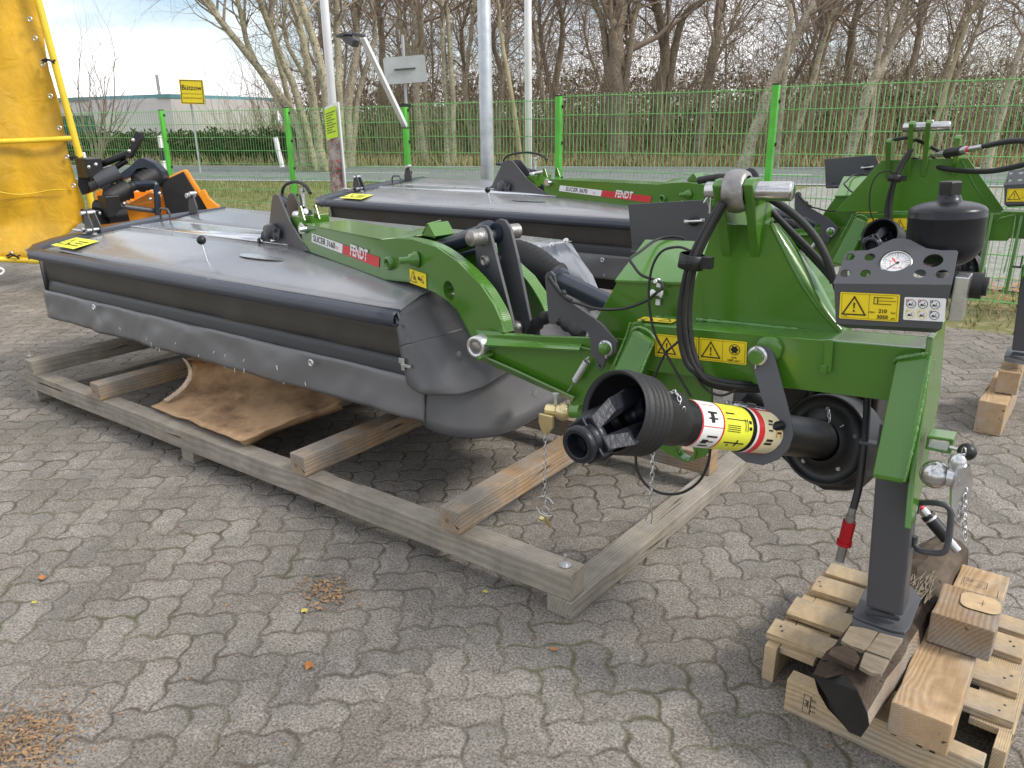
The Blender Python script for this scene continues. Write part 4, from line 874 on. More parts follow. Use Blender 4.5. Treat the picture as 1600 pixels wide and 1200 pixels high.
    for px, py, y in ((664, 491, .40), (641, 527, .27), (717.5, 553, .34)): b.cut(); bolt(b, ay(px, py, y), -UY, .008, .006)
    b.cut(); b.cyl(ay(838, 614, .42), ay(838, 614, .47), .022, 14); b.cyl(ay(838, 614, .415), ay(838, 614, .42), .014, 6)
    b.build('guard_bolt', M['cast'], root)
    # rear right metal shield
    b = MB(); y = 1.30
    b.grid([[ay(790, 405, y), ay(838, 388, y), ay(882, 379, y), ay(893, 381, y + .02)], [ay(790, 430, y - .05), ay(845, 415, y - .05), ay(897, 410, y - .05), ay(908, 405, y - .05)], [ay(790, 470, y - .12), ay(850, 455, y - .12), ay(915, 445, y - .12), ay(926, 430, y - .10)], [ay(790, 510, y - .2), ay(860, 495, y - .2), ay(930, 485, y - .2), ay(944, 476, y - .2)]])
    b.grid([[ay(790, 405, y), ay(838, 388, y), ay(882, 379, y)], [ay(740, 378, y + .25), ay(800, 375, y + .3), ay(872, 376, y + .25)], [ay(640, 374, y + .25), ay(700, 370, y + .35), ay(800, 368, y + .45)]])
    b.build('end_shield', M['shield'], root, solid=.003)
    b = MB()
    for px, py in ((805, 398), (820, 392), (842, 386), (862, 382), (884, 376), (845, 400)): b.cut(); bolt(b, ay(px, py, 1.29), -UY + UZ, .010, .008)
    b.build('shield_rivet', M['zinc'], root)
    b = MB(); xl_ = G(V(-4.1, 0, 0)).x; b.grid([[V(xl_ + (-1.0 - xl_) * k / 40, y + .012 * noise.noise(V(k * .6, z * 5, 2)), z) for k in range(41)] for y, z in ((1.58, .99), (1.60, .8), (1.61, .62), (1.60, .46))]); b.build('rear_curtain', M['curtain'], root, solid=.004)
    # cutter bar housing under the cover
    b = MB(); xl = G(V(-3.95, 0, 0)).x
    b.box(((xl - 1.05) / 2, .85, .37), (-1.05 - xl, .45, .17)); b.box(((xl - 1.0) / 2, .95, .60), (-1.1 - xl, .35, .4)); b.prism([V(-.98, .48, .28), V(-.98, 1.2, .28), V(-.98, 1.2, .8), V(-.98, .48, .75)], V(.02, 0, 0)); b.build('cutter_bar', M['black'], root, bevel=.01)
    b = MB()
    for k in range(9 if rear else 8): xx = xl + .2 + k * .40; b.lathe((xx, .85, .28), (0, 0, 1), [(0, .02), (.12, .02), (.15, .01), (.15, 0), (0, 0)], 16)
    b.build('cutting_disc', M['cast'], root)
    # things on the cover
    def deckz(px, py, z): return G(az(px, py, z))
    p = deckz(119.5, 382, .893); q = deckz(145, 378, .905)
    decal('warning_sticker', [M['lemon'], M['ink']], deckz(117.5, 381.5, .905) + UZ * .006, V(1, -.02, .0), V(0, -.17, 1), .30, .165, [('tri', -.09, 0, .09, .006, 1), ('rect', .05, .03, .12, .012, 1), ('rect', .05, 0, .10, .012, 1), ('rect', .05, -.035, .12, .012, 1), ('disc', -.03, -.03, .015, 1)], root)
    for (px, py, z, s) in ((143, 397, .872, .035), (487, 457, .878, .035), (345, 414, .893, .06)):
        o = deckz(px, py, z) + UZ * .007
        decal('pictogram_sticker', [M['white'], M['white']], o, V(1, 0, 0), V(0, -.25, 1), s * 2, s, [('line', -s * .9, -s * .3, s * .8, -s * .4, s * .12, 0), ('line', -s * .8, s * .4, s * .9, s * .3, s * .12, 0), ('line', -s * .5, -s * .3, 0, s * .45, s * .12, 0), ('line', 0, s * .45, s * .6, -s * .2, s * .12, 0), ('ring', s * .1, 0, s * .35, s * .1, 0), ('disc', -s * .6, 0, s * .14, 0)], root, base=None)
    a = deckz(326, 414, .90); top = V(a.x - .035, a.y + .0, a.z + .115)
    b = MB(); b.tube([a, top], .006, 8); lv = b.build('height_lever', M['zinc'], root)
    b = MB(); b.ball(top + UZ * .012, .024, 16); b.build('knob', M['black'], lv); b = MB(); b.box(a + UZ * .004 + UX * .01, (.12, .022, .005)); b.build('slot', M['black'], lv)
    b = MB(); o = deckz(397, 402, .935)
    b.prism([o + V(math.cos(t) * (.24 if math.cos(t) > 0 else .11), math.sin(t) * .045, .006 - .0 * math.sin(t)) for t in [2 * math.pi * k / 24 for k in range(24)]], V(0, 0, .003)); b.build('cover_window', M['alu'], root)
    o = deckz(259, 344, .972); b = MB(); b.tube([o + V(-.055, 0, 0), o + V(-.06, 0, .05), o + V(-.04, 0, .078), o + V(.04, 0, .078), o + V(.06, 0, .05), o + V(.055, 0, 0)], .008, 6); b.build('lifting_eye', M['grey'], root)
    # hinge brackets at the left end
    b = MB(); hp = [deckz(140, 366, .935), deckz(152, 364, .938)]
    for o, k in ((hp[0], 1), (hp[1], .85)):
        b.cut(); b.prism([o + V(-.05, 0, .0), o + V(.055, 0, .0), o + V(.05, 0, .06 * k), o + V(.01, 0, .15 * k), o + V(-.02, 0, .155 * k), o + V(-.045, 0, .07)], V(0, .008, 0))
    hb_ = b.build('hinge_bracket', M['grey'], root, bevel=.002)
    b = MB()
    for dx_, dz_ in ((-.005, .135), (-.03, .03), (.035, .03)): b.cut(); b.cyl(hp[0] + V(dx_, -.03, dz_), hp[0] + V(dx_, .06, dz_), .013, 10)
    for k in range(2): b.cut(); bolt(b, hp[1] + V(-.05 + k * .12, -.05, .0), UZ, .014, .012)
    b.cut(); b.cyl(hp[0] + V(-.16, -.02, .02), hp[0] + V(-.03, -.02, .02), .009, 8); b.build('hinge_bolt', M['zinc'], hb_)
    o = deckz(302, 334, .985); b = MB(); b.prism([o + V(-.05, 0, 0), o + V(.05, 0, 0), o + V(.05, 0, .05), o + V(.022, 0, .14), o + V(-.022, 0, .14), o + V(-.05, 0, .05)], V(0, .012, 0)); s_ = b.build('stop_bracket', M['grey'], root, bevel=.002)
    b = MB(); b.cyl(o + V(-.01, -.03, .13), o + V(-.01, .04, .13), .018, 12); b.cut(); b.cyl(o + V(.02, -.02, .145), o + V(.02, .03, .145), .014, 8); b.build('stop_bolt', M['zinc'], s_)
    b = MB()
    for px, py, z in ((176, 361, .95), (209, 368, .935), (51, 391, .87), (212, 378, .92), (190, 371, .93)): b.cut(); b.cyl(deckz(px, py, z) + UZ * .002, deckz(px, py, z) + UZ * .006, .008, 8)
    b.build('cover_screw', M['black'], root)
    # grommet and latch on the curtain
    for px, py in ((147, 480), (486, 567)):
        o = G(ay(px, py, .226)); b = MB(); b.lathe(o, -UY, [(.008, 0), (.010, .006), (.016, .006), (.018, 0)], 14); b.box(o + UY * .001, (.03, .004, .012)); b.build('curtain_eyelet', M['zinc'], root)
    o = ay(631, 569, .232); b = MB(); b.box(o + V(-.012, 0, .012), (.026, .006, .022)); b.box(o + V(.0, -.004, .0), (.018, .006, .05)); b.box(o + V(.022, -.006, -.002), (.044, .008, .012)); b.cyl(o + V(.0, -.012, .0), o + V(0, 0, 0), .007, 10); b.build('curtain_latch', M['zinc'], root, bevel=.001)
    b = MB(); rn2 = random.Random(3)
    for _ in range(18):
        x = rn2.uniform(-3.3, -1.5); z = rn2.uniform(.45, .53); b.box((x, .2285 + .0, z), (.0025, .002, rn2.uniform(.004, .028)), Quaternion((0, 1, 0), rn2.uniform(-.6, .9)).to_matrix())
    b.build('scuff_marks', M['white'], root)

AY = ay
def build_arm(root, rear):
    name = 'SLICER 3670' if rear else 'SLICER 3160'
    pL, pR = AY(479, 344, .78), AY(790, 518, .25); un = Vector((pR.x - pL.x, pR.y - pL.y, 0)).normalized(); NA = Vector((-un.y, un.x, 0))      # the arm stands at an angle to the bed
    NA = NA if NA.y > 0 else -NA
    YF = .66
    def ay(px, py, y): return apl(px, py, pL + NA * (y - YF), NA)       # here y counts from the arm's own front cheek
    ay0 = ay
    def ay(px, py, y):
        if rear and px < 600: k_ = (600 - px) * .30; px, py = px - k_, py - k_ * .185
        return ay0(px, py, y)
    def yp(pts, y): return [ay(a_, c_, y) for a_, c_ in pts]
    UX, UY = un, NA
    def V(x, y, z): q_ = un * x + NA * y; q_.z = z; return q_
    # pivot bracket on the bed
    y = .655
    out_ = [(425, 308), (427, 304.5), (430.5, 303), (434, 305), (451, 344.5), (467, 372), (483, 392.5), (460, 394), (436, 393), (415, 387), (407, 382), (413, 371), (419.5, 358)]
    b = MB(); b.prism(yp(out_, y), V(0, .014, 0)); b.cut(); b.prism([p + V(0, .09, 0) for p in yp(out_, y)], V(0, .014, 0)); br = b.build('pivot_bracket', M['grey'], root, bevel=.003)
    c = ay(432, 361, y)
    b = MB(); b.lathe(c + V(0, .02, 0), -UY, [(0, .085), (.036, .085), (.040, .075), (.040, .055), (.047, .052), (.047, .032), (.042, .028), (.042, .0)], 28); b.cyl(c + V(.0, .0, 0), c + V(0, .3, 0), .03, 16); hub = b.build('pivot_hub', M['grey'], br)
    b = MB(); 
    e = c + V(.07, -.03, .0); b.box(e, (.07, .01, .06), Quaternion((0, 1, 0), .3).to_matrix()); b.cut(); b.box(c + V(-.05, -.05, -.04), (.07, .012, .05), Quaternion((0, 1, 0), .5).to_matrix()); b.cut()
    bolt(b, c + V(.075, -.035, .02), -UY, .012, .01); bolt(b, c + V(.07, -.035, -.03), -UY, .010, .01); bolt(b, c + V(-.075, -.078, -.055), -UY, .013, .01); b.build('lock_plate', M['grey'], br)
    # main arm: a box beam that swells into two curved cheeks
    prof = [(475, 350), (596, 374), (620, 372), (645, 374), (680, 385), (715, 409), (750, 444), (771, 476), (782, 500), (787, 520), (735, 526), (715, 487), (700, 471), (680, 458), (660, 448), (638, 441), (603, 437.5), (540, 414), (480, 392), (473, 381), (471, 362)]
    yf = .66
    P_ = yp(prof, yf); c = ay(701, 455, yf); hole = circ3(c, UX, UZ, .040, 24)
    b = MB(); b.prism(P_, V(0, .012, 0), holes=[hole]); b.lathe(c + V(0, .012, 0), UY, [(.040, 0), (.040, .05)], 24)
    b.prism([p + V(0, .245, 0) for p in P_], V(0, .012, 0))
    outer = P_[1:10]; 
    for dy in (.006, .20): b.prism_list = None
    def rimstrip(pts, y0, y1, thick=.008):
        for i in range(len(pts) - 1):
            a, d = pts[i], pts[i + 1]; n = (d - a).cross(UY).normalized() * thick
            A_, D_ = a + UY * y0, d + UY * y0; b.add([A_, D_, D_ + UY * (y1 - y0), A_ + UY * (y1 - y0), A_ - n, D_ - n, D_ + UY * (y1 - y0) - n, A_ + UY * (y1 - y0) - n], [(0, 1, 2, 3), (7, 6, 5, 4), (0, 4, 5, 1), (2, 6, 7, 3), (1, 5, 6, 2), (3, 7, 4, 0)], 0)
    sm_ = spline(P_[1:10], 8)
    rimstrip(sm_, .010, .048); rimstrip([p for p in sm_], .205, .250)
    inn = spline([P_[10], P_[11], P_[12], P_[13], P_[14], P_[15], P_[16]], 3); rimstrip(inn, 0.0, .055); rimstrip(inn, .20, .257)
    arm = b.build('swing_arm', M['green'], root, bevel=.002)
    b = MB()
    a0, a1, a2 = P_[0], P_[1], P_[3]
    b.prism([a0 + UZ * .001, a1 + UZ * .001, a1 + V(0, .257, .001), a0 + V(0, .257, .001)], V(0, 0, -.008)); 
    q0, q1 = P_[17], P_[18]; b.prism([P_[16] + V(0, .01, 0), q1 + V(0, .01, 0), q1 + V(0, .25, 0), P_[16] + V(0, .25, 0)], V(0, 0, .008))
    b.add([P_[1] + V(-.0, .065, .0), P_[1] + V(.13, .065, .012), P_[1] + V(.13, .2, .05), P_[1] + V(-.02, .2, .03)], [(0, 1, 2, 3)])
    t = P_[3] + V(-.07, .085, .0); b.prism([t, t + V(.10, 0, 0), t + V(.05, 0, .05)], V(-.0, .006, 0)); b.prism([t + V(.0, 0, .004), t + V(.05, 0, .052), t + V(-.02, .11, .052), t + V(-.07, .11, .004)], V(-.004, 0, .004)); b.prism([t + V(.10, 0, .004), t + V(.05, 0, .052), t + V(.03, .11, .052), t + V(.08, .11, .004)], V(.004, 0, .004))
    b.build('top_plate', M['green'], arm, bevel=.0015)
    b = MB()   # bosses
    c = ay(611, 411, yf); b.lathe(c, -UY, [(.018, -.01), (.018, .022), (.024, .024), (.029, .020), (.031, .0)], 24)
    c = ay(652, 405, yf); b.cut(); b.lathe(c, V(-.25, -1, -.02), [(.034, 0), (.034, .012), (.026, .02), (.022, .035), (.014, .037), (.014, .075), (0, .075)], 22)
    b.build('arm_boss', M['green'], arm)
    # livery
    qa, qb = ay(488, 371, yf), ay(594, 410.5, yf); u = (qb - qa).normalized(); nrm = -UY; L_ = (qb - qa).length; h = .047
    vtop = nrm.cross(u)
    def at(s): return qa + u * (s * L_) + nrm * .002
    decal('model_label', [M['white'], M['ink'], M['redp']], at(.245), u, nrm, L_ * .49, h, [('text', name, -L_ * .04, 0, h * .95, 1, .012, 1.12), ('text', 'TLX', L_ * .165, -h * .12, h * .5, 2, .0, .8)], arm, shear=0.25)
    decal('brand_label', [M['redp'], M['white']], at(.745), u, nrm, L_ * .50, h, [('text', 'FENDT', -L_ * .02, h * .20, h * 1.55, 1, .035, .80), ('line', -L_ * .24, h * .16, L_ * .18, h * .16, h * .06, 0, 4.0)], arm, shear=0.25)
    qa, qb = ay(636, 422, yf), ay(673, 446, yf); c = ay(654, 435, yf)
    decal('crush_warning_label', [M['yellow'], M['ink']], c - UY * .002, (ay(673, 442, yf) - ay(636, 429, yf)), -UY, .135, .060, [('tri', -.036, 0, .044, .003, 1), ('rect', -.032, -.003, .008, .014, 1), ('rect', -.022, -.004, .006, .01, 1), ('disc', .010, .003, .008, 1), ('rect', .022, -.002, .014, .008, 1), ('line', .028, .006, .048, -.008, .003, 1), ('line', .028, -.008, .048, -.012, .003, 1), ('line', .034, .012, .046, .018, .002, 1)], arm, rad=.003)
    # little cylinder on the arm tail with hose
    b = MB(); a, d = ay(437, 308, .80), ay(470, 327, .80); b.cyl(a, a.lerp(d, .25), .017, 14); b.cyl(a.lerp(d, .12), a.lerp(d, .75), .020, 16); b.cyl(a.lerp(d, .75), a.lerp(d, 1.35), .024, 14); b.cyl(a - UY * .03, a + UY * .03, .014, 12); rc = b.build('relief_cylinder', M['navy'], root)
    b = MB(); f0 = ay(474, 322, .80); b.cyl(f0, f0 + UZ * .05, .016, 12); b.cyl(f0 + UZ * .05, f0 + UZ * .075, .019, 6); b.cyl(f0 + UZ * .075, f0 + UZ * .10, .015, 10); b.tube(spline([f0 + UZ * .09, f0 + V(.03, 0, .085), f0 + V(.045, 0, .11)], 3), .009, 8)
    b.cut(); b.cyl(ay(462, 335, .72), ay(478, 330, .74), .016, 12); b.ball(ay(462, 336, .70), .022, 12); b.build('hose_fitting', M['zinc'], rc)
    b = MB(); b.tube(spline([ay(450, 340, .80), ay(446, 318, .80), ay(441, 302, .80), ay(446, 289, .80), ay(462, 284, .80), ay(477, 290, .80), ay(485, 302, .80)], 5), .0095, 8); b.build('relief_hose', M['rubber'], rc)
    b = MB(); 
    for px, y_ in ((472, .67), (495, .76)): b.cut(); o = ay(px, 344 if px < 480 else 342, y_); b.prism([o + V(-.04, 0, 0), o + V(.03, 0, 0), o + V(-.01, 0, .075), o + V(-.035, 0, .07)], V(0, .01, 0))
    b.cut(); o = ay(458, 350, .68); b.prism([o + V(-.07, 0, .03), o + V(.08, 0, .05), o + V(.08, 0, -.05), o + V(-.03, 0, -.07)], V(0, .18, 0)); b.build('tail_lug', M['green'], root, bevel=.003)
    b = MB(); o = ay(474, 357, .65); b.prism([o + V(-.05, 0, 0), o + V(-.02, 0, .03), o + V(.01, 0, .018), o + V(.03, 0, .012), o + V(.03, 0, -.02), o + V(-.03, 0, -.03)], V(0, -.01, 0)); b.cyl(o + V(.03, .02, 0), o + V(.03, -.035, 0), .014, 12); b.build('locking_tab', M['zinc'], root)
    # lift cylinder
    b = MB(); a, d = ay(640, 404, .80), ay(757, 363, .80); b.cyl(a, d, .033, 20); b.cyl(d, d + (d - a).normalized() * .04, .04, 16); b.cyl(a.lerp(d, .1) - UZ * .05, d - UZ * .06, .014, 10); b.build('lift_cylinder', M['navy'], root)
    # link plates
    f = [(753, 352), (747, 354), (741.5, 363), (742, 385), (745, 418), (787, 497), (795, 524), (803, 524), (803, 512), (764, 360), (759, 353)]
    g = [(780, 342), (774, 345), (772, 352), (775, 380), (783, 420), (803, 490), (806, 524), (831, 524), (830, 512), (808, 403), (797, 358), (788, 344)]
    b = MB(); b.prism(yp(f, .755), V(0, .013, 0)); b.cut(); b.prism(yp(g, .815), V(0, .013, 0)); lk = b.build('link_plate', M['grey'], root, bevel=.002)
    b = MB(); c = ay(754, 370, .755)
    b.lathe(c, -UY, [(0, .068), (.018, .068), (.018, .060), (.028, .060), (.031, .055), (.031, .01), (.036, .0)], 26); b.cyl(c, c + UY * .17, .022, 16)
    c2 = ay(793, 362, .87); b.cut(); b.cyl(c2, c2 + UY * .05, .028, 18); c3 = ay(760, 407, .755); b.cut(); b.lathe(c3, -UY, [(.012, -.01), (.012, .016), (.019, .016), (.022, 0)], 18); c4 = ay(780, 399, .78); b.cyl(c3 + UY * .013, c3 + UY * .11, .016, 16)
    b.cut(); b.ball(ay(808, 512, .80), .030, 16); b.build('link_pin', M['cast'], lk)
    b = MB(); c = ay(782, 363, .83); b.cyl(c - UY * .025, c + UY * .02, .038, 24); b.build('cylinder_eye', M['navy'], lk)

def build_hitch(root, rear):
    yb = .10
    # cross beam
    tl, tr, br_, bl = ay(985, 505, yb), ay(1449, 545, yb), ay(1440, 617, yb), ay(1020, 577, yb)
    b = MB(); b.prism([tl, tr, V(tr.x, yb, tr.z - .142), V(tl.x, yb, tl.z - .142)], V(0, .13, 0)); bm = b.build('cross_beam', M['green'], root, bevel=.012)
    b = MB(); o = ay(1298, 537, yb); b.box(o + V(.0, -.006, -.03), (.020, .014, .085), Matrix((HU, UY, HV)).transposed()); b.box(o + V(-.006, -.012, -.065), (.016, .014, .022)); b.build('stop_lug', M['green'], bm, bevel=.002)
    # legs of the hitch, leaning forward
    b = MB(); T = [ay(1400, 561, .072), ay(1453, 553, .072)]; B_ = [ay(1361, 747, -.02), ay(1413, 757, -.02)]
    def leg(T, B_):
        n = ((T[1] - T[0]).cross(B_[0] - T[0])).normalized(); n = n if n.y > 0 else -n
        b.prism([T[0], T[1], B_[1], B_[0]], n * .085)
    leg(T, B_); rl = b.build('right_leg_post', M['green'], root, bevel=.010)
    b = MB(); fx = ay(1458, 530, .09).x
    # outer side plate of the right leg (faces +X)
    pl = [V(fx, .085, 1.11), V(fx + .004, .24, 1.125), V(fx + .02, .25, .93), V(fx + .03, .13, .72), V(fx + .035, .02, .665), V(fx + .035, -.035, .672), V(fx + .02, .01, .80), V(fx + .01, .06, .97)]
    b.prism(pl, V(-.014, 0, 0)); b.build('leg_side_plate', M['green'], root, bevel=.003)
    T = [ay(990, 514, .072), ay(1021, 532, .072)]; B_ = [ay(925, 650, -.01), ay(965, 668, -.01)]
    b = MB(); leg(T, B_); b.build('left_leg_post', M['green'], root, bevel=.010)
    b = MB(); lp = [(985, 500), (1000, 478), (1015, 488), (1003, 530), (992, 560), (965, 640), (930, 660), (915, 640)]; 
    b.prism(yp([(985, 506), (1003, 500), (992, 560), (962, 640), (925, 640)], .10), V(0, .02, 0)); b.build('left_leg_plate', M['green'], root, bevel=.002)
    # lower lug plate behind the shaft
    c = ay(1072, 704, .15)
    pts = [(1003, 560), (1110, 570), (1112, 640), (1130, 688), (1100, 714), (1073, 722), (1048, 712), (1000, 680), (985, 620)]
    b = MB(); b.prism(yp(pts, .15), V(0, .016, 0), holes=[circ3(c, UX, UZ, .028, 20)]); b.lathe(c, -UY, [(.028, -.03), (.028, .008), (.034, .008), (.036, 0)], 20); b.build('lower_lug', M['green'], root, bevel=.002)
    def weld(nm, pts, r, par):
        rw = random.Random(len(pts)); pp_ = spline(pts, 14); b = MB(); b.tube(pp_, [r * (1 + .25 * math.sin(k * 2.4) + rw.uniform(-.15, .15)) for k in range(len(pp_))], 6); b.build(nm, M['weld'], par)
    weld('weld_seam', [ay(1088, 499, .196), ay(1200, 510, .196), ay(1314, 524, .196)], .0055, bm)
    weld('weld_seam', [ay(1396, 568, .090), ay(1402, 560, .070), ay(1425, 556, .068), ay(1450, 552, .068)], .004, bm)
    weld('weld_seam', [ay(1453, 556, .069), ay(1443, 620, .035), ay(1428, 690, .0), ay(1413, 752, -.025)], .0035, bm)
    weld('weld_seam', [ay(988, 516, .08), ay(998, 511, .070), ay(1014, 518, .068), ay(1023, 530, .068)], .004, bm)
    weld('weld_seam', [ay(1022, 534, .068), ay(1010, 560, .05), ay(998, 590, .03)], .0035, bm)
    weld('weld_seam', [ay(985, 504, .098), ay(975, 535, .098), ay(960, 570, .098)], .003, bm)
    # hitch tower
    yt = .200
    tw = [(1116, 351), (1206, 351), (1220, 383), (1250, 441), (1285, 490), (1318, 525), (1290, 530), (1060, 507), (1085, 440)]
    if rear: tw3 = [V(.215, yt, 1.325), V(.64, yt, 1.345), V(.70, yt, 1.27), V(.86, yt, 1.07), V(.0, yt, 1.03), V(.10, yt, 1.17)]
    else: tw3 = yp(tw, yt)
    b = MB(); b.prism(tw3, V(0, .014, 0)); tower = b.build('tower_plate', M['green'], root, bevel=.002)
    E_ = spline(yp([(1204, 350), (1220, 383), (1250, 441), (1285, 490), (1318, 525)], yt - .002), 4); Bk = spline([ay(1216, 350, .32), ay(1252, 386, .33), ay(1290, 433, .34), ay(1312, 478, .34), ay(1330, 515, .31)], 4)
    if rear: E_ = [p + V(.14, 0, .0) for p in E_]; Bk = [p + V(.14, 0, 0) for p in Bk]
    b = MB(); b.grid([E_, [p.lerp(q, .5) for p, q in zip(E_, Bk)], Bk]); b.build('tower_flange', M['green'], tower, solid=.008)
    # lugs with the top link pin
    o2 = [(1177, 305), (1175.5, 290), (1180, 280), (1187, 277), (1194, 282), (1203, 314), (1219, 356), (1203, 366), (1202, 400), (1190, 407), (1187, 402)]
    X2 = .452; ref = [ax(a, c_, X2) for a, c_ in o2]
    zs = .0
    for i, X_ in enumerate([X2, .371] if not rear else [.60, X2, .371, .27]):
        d = V(X_ - X2, 0, (X_ - X2) * math.tan(TZ)); sh = 0.0
        pts = [p + d for p in ref]
        if rear:
            lift = (.085, .085)[0] if X_ in (X2, .371) else .0
            k = 1.55 if lift else 1.0
            zb = min(p.z for p in pts); pts = [V(p.x, p.y, p.z + (lift if p.z > zb + .12 else 0)) for p in pts]
        b = MB(); b.prism(pts, V(-.026, 0, 0)); b.build('top_link_lug', M['green'], tower, bevel=.003)
    pc = ax(1184, 299, X2); pz = UZ * (.085 if rear else 0)
    a = ay(1104, 298, pc.y) + pz; d = ay(1239, 299, pc.y) + pz; HU_ = (d - a).normalized()
    b = MB(); b.lathe(a, d - a, [(0, 0), (.0215, 0), (.0245, .003), (.0245, (d - a).length - .004), (.021, (d - a).length), (0, (d - a).length)], 28); tp = b.build('top_link_pin', M['steel'], root)
    if rear: b = MB(); o = pc + pz; b.tube([o - UZ * .03, o + UZ * .03], .004, 6); b.ball(o + V(.0, -.01, .028), .008, 10); b.build('linchpin', M['zinc'], tp)
    else:
        s0, s1 = pc - HU_ * .083, pc - HU_ * .025; ln = (s1 - s0).length
        b = MB(); b.lathe(s0 , s1 - s0, [(.040, 0)] + [(.046 + .010 * math.sin(math.pi * k / 20) ** .7 + (.0009 if k % 2 else 0), ln * k / 20) for k in range(1, 20)] + [(.040, ln)], 30); b.build('ball_sleeve', M['cast'], tp)
        o = a + V(.02, -.016, -.012); b = MB(); b.tube([o + UZ * .02, o - UZ * .045], .0035, 6); b.tube([o + UZ * .01, o + V(-.018, 0, -.018)], .0035, 6); b.build('linchpin', M['zinc'], tp)
    # box body behind
    F0, F1 = ay(961, 437, .29), ay(1100, 442, .29); K0, K1 = ay(1008, 374, .53), ay(1112, 377, .53)
    b = MB(); b.prism([F0, F1, K1, K0], V(0, 0, -.010)); b.build('body_top_plate', M['green'], root, bevel=.002)
    b = MB(); b.prism(yp([(965, 440), (1100, 445), (1100, 520), (1000, 540), (960, 660), (890, 632), (905, 560), (925, 510)], .30), V(0, .012, 0)); body = b.build('body_side_plate', M['green'], root, bevel=.002)
    b = MB(); o = ay(1027, 448, .29); b.cyl(o + V(0, -.02, .02), o + V(0, .01, .02), .006, 8)
    o = ay(1027, 459, .28); b.lathe(o - UX * .02, UX, [(0, 0), (.012, 0), (.012, .006), (.007, .012), (.007, .026), (.012, .032), (.012, .038), (0, .038)], 16); b.box(o + V(-.0, .01, -.028), (.014, .01, .018)); b.box(o + V(0, .01, .026), (.012, .012, .012)); b.build('cord_pulley', M['whitep'], body)
    # guard plate standing behind
    b = MB(); b.prism(yp([(981, 319), (1104, 312), (1130, 392), (988, 394)], .74), V(0, .006, 0)); gp_ = b.build('guard_plate', M['grey'], root, bevel=.002)
    b = MB(); o = ay(1085, 345, .735); b.cyl(o + V(-.035, 0, -.005), o + V(.035, -.01, .003), .005, 8); b.box(o + V(-.03, 0, -.004), (.018, .004, .012)); b.box(o + V(.03, 0, .004), (.018, .004, .012)); b.build('guard_clip', M['zinc'], gp_)
    b = MB(); b.lathe(ay(1084, 345, .733), -UY, [(.010, 0), (.018, .002), (.018, .004), (.010, .004)], 16); b.build('clip_grommet', M['black'], gp_)
    b = MB(); a = ay(988, 393, .72); b.cyl(a, a + V(.33, 0, .01), .012, 10); b.box(a + V(.02, 0, .01), (.035, .02, .025)); b.box(a + V(.2, 0, .01), (.035, .02, .025)); b.build('guard_hinge', M['grey'], gp_)
    # triangular carrier arm with bearing
    yc = .235
    b = MB(); b.prism(yp([(740, 524), (755, 522), (985, 530), (985, 640), (905, 640), (890, 624), (800, 584), (752, 562), (736, 548)], yc), V(0, .014, 0)); ca = b.build('carrier_arm', M['green'], root, bevel=.002)
    b = MB(); b.add([ay(757, 540, yc - .035), ay(905, 548, yc - .035), ay(914, 531, yc + .03), ay(743, 517, yc + .03)], [(0, 1, 2, 3)]); b.build('carrier_flange', M['green'], ca, solid=.008)
    b = MB(); b.add([ay(752, 562, yc), ay(800, 584, yc), ay(895, 626, yc), ay(897, 621, yc - .03), ay(802, 577, yc - .03), ay(754, 556, yc - .03)], [(0, 1, 4, 5), (1, 2, 3, 4)]); b.build('carrier_lower_flange', M['green'], ca, solid=.007)
    b = MB()
    for i in range(3):
        px = 790 + i * 50; a = ay(px, 534 + i * 2.5, yc - .012); b.cut(); b.tube([a, a + V(.085, 0, -.003)], .0045, 6)
    b.build('weld_bead', M['green'], ca)
    c = ay(742, 543, yc - .045); b = MB(); b.lathe(c + UY * .05, -UY, [(.026, 0), (.026, .045), (.027, .05), (.037, .05), (.040, .047), (.040, 0)], 30); bu = b.build('bearing_ring', M['zinc'], root); b = MB(); b.cyl(c + UY * .05, c + UY * .004, .026, 26); b.lathe(c + UY * .004, -UY, [(.02, 0), (.018, .002), (0, .002)], 20); b.build('bearing_pin', M['cast'], bu)
    b = MB(); o = ay(770, 553, yc); b.cyl(o, o + V(-.03, -.05, -.01), .010, 10); b.build('spring_peg', M['green'], root)
    # hook lever
    hk = [(854, 426), (860, 424), (866, 430), (868, 443), (877, 461), (900, 478), (920, 492), (940, 507), (964, 534), (962, 552), (946, 562), (942, 576), (938, 579), (934, 576), (928, 560), (922, 550), (923, 532), (918, 520), (897, 505), (880, 495), (874, 497), (870, 502), (865, 507), (860, 507), (857, 500), (851, 432)]
    b = MB(); yk = .195; b.prism(yp(hk, yk), V(0, .011, 0), holes=[circ3(ay(938, 572, yk), UX, UZ, .005, 10)]); hl = b.build('hook_lever', M['grey'], root, bevel=.002)
    b = MB(); c = ay(947, 544, yk); b.lathe(c, -UY, [(0, .022), (.017, .022), (.019, .018), (.019, 0)], 20); b.build('lever_pin', M['green'], hl)
    b = MB(); b.lathe(c, -UY, [(.019, .004), (.026, .004), (.026, 0)], 22); b.tube([c + V(-.008, -.014, .028), c + V(.009, -.014, -.028)], .0035, 6); b.build('pin_washer', M['zinc'], hl)
    b = MB(); a, d = ay(921, 558, yk + .0), ay(895, 601, yk + .02); ax_ = (d - a); e1, e2, _ = frame_from(ax_); t0, t1 = .15, .85; hx = []
    for k in range(26 * 8): s = k / (26 * 8); an = 2 * math.pi * 26 * s; hx.append(a + ax_ * (t0 + (t1 - t0) * s) + (e1 * math.cos(an) + e2 * math.sin(an)) * .0105)
    b.tube([a] + hx + [d, d + V(-.02, 0, -.03)], .0028, 5); b.build('tension_spring', M['zinc'], root)
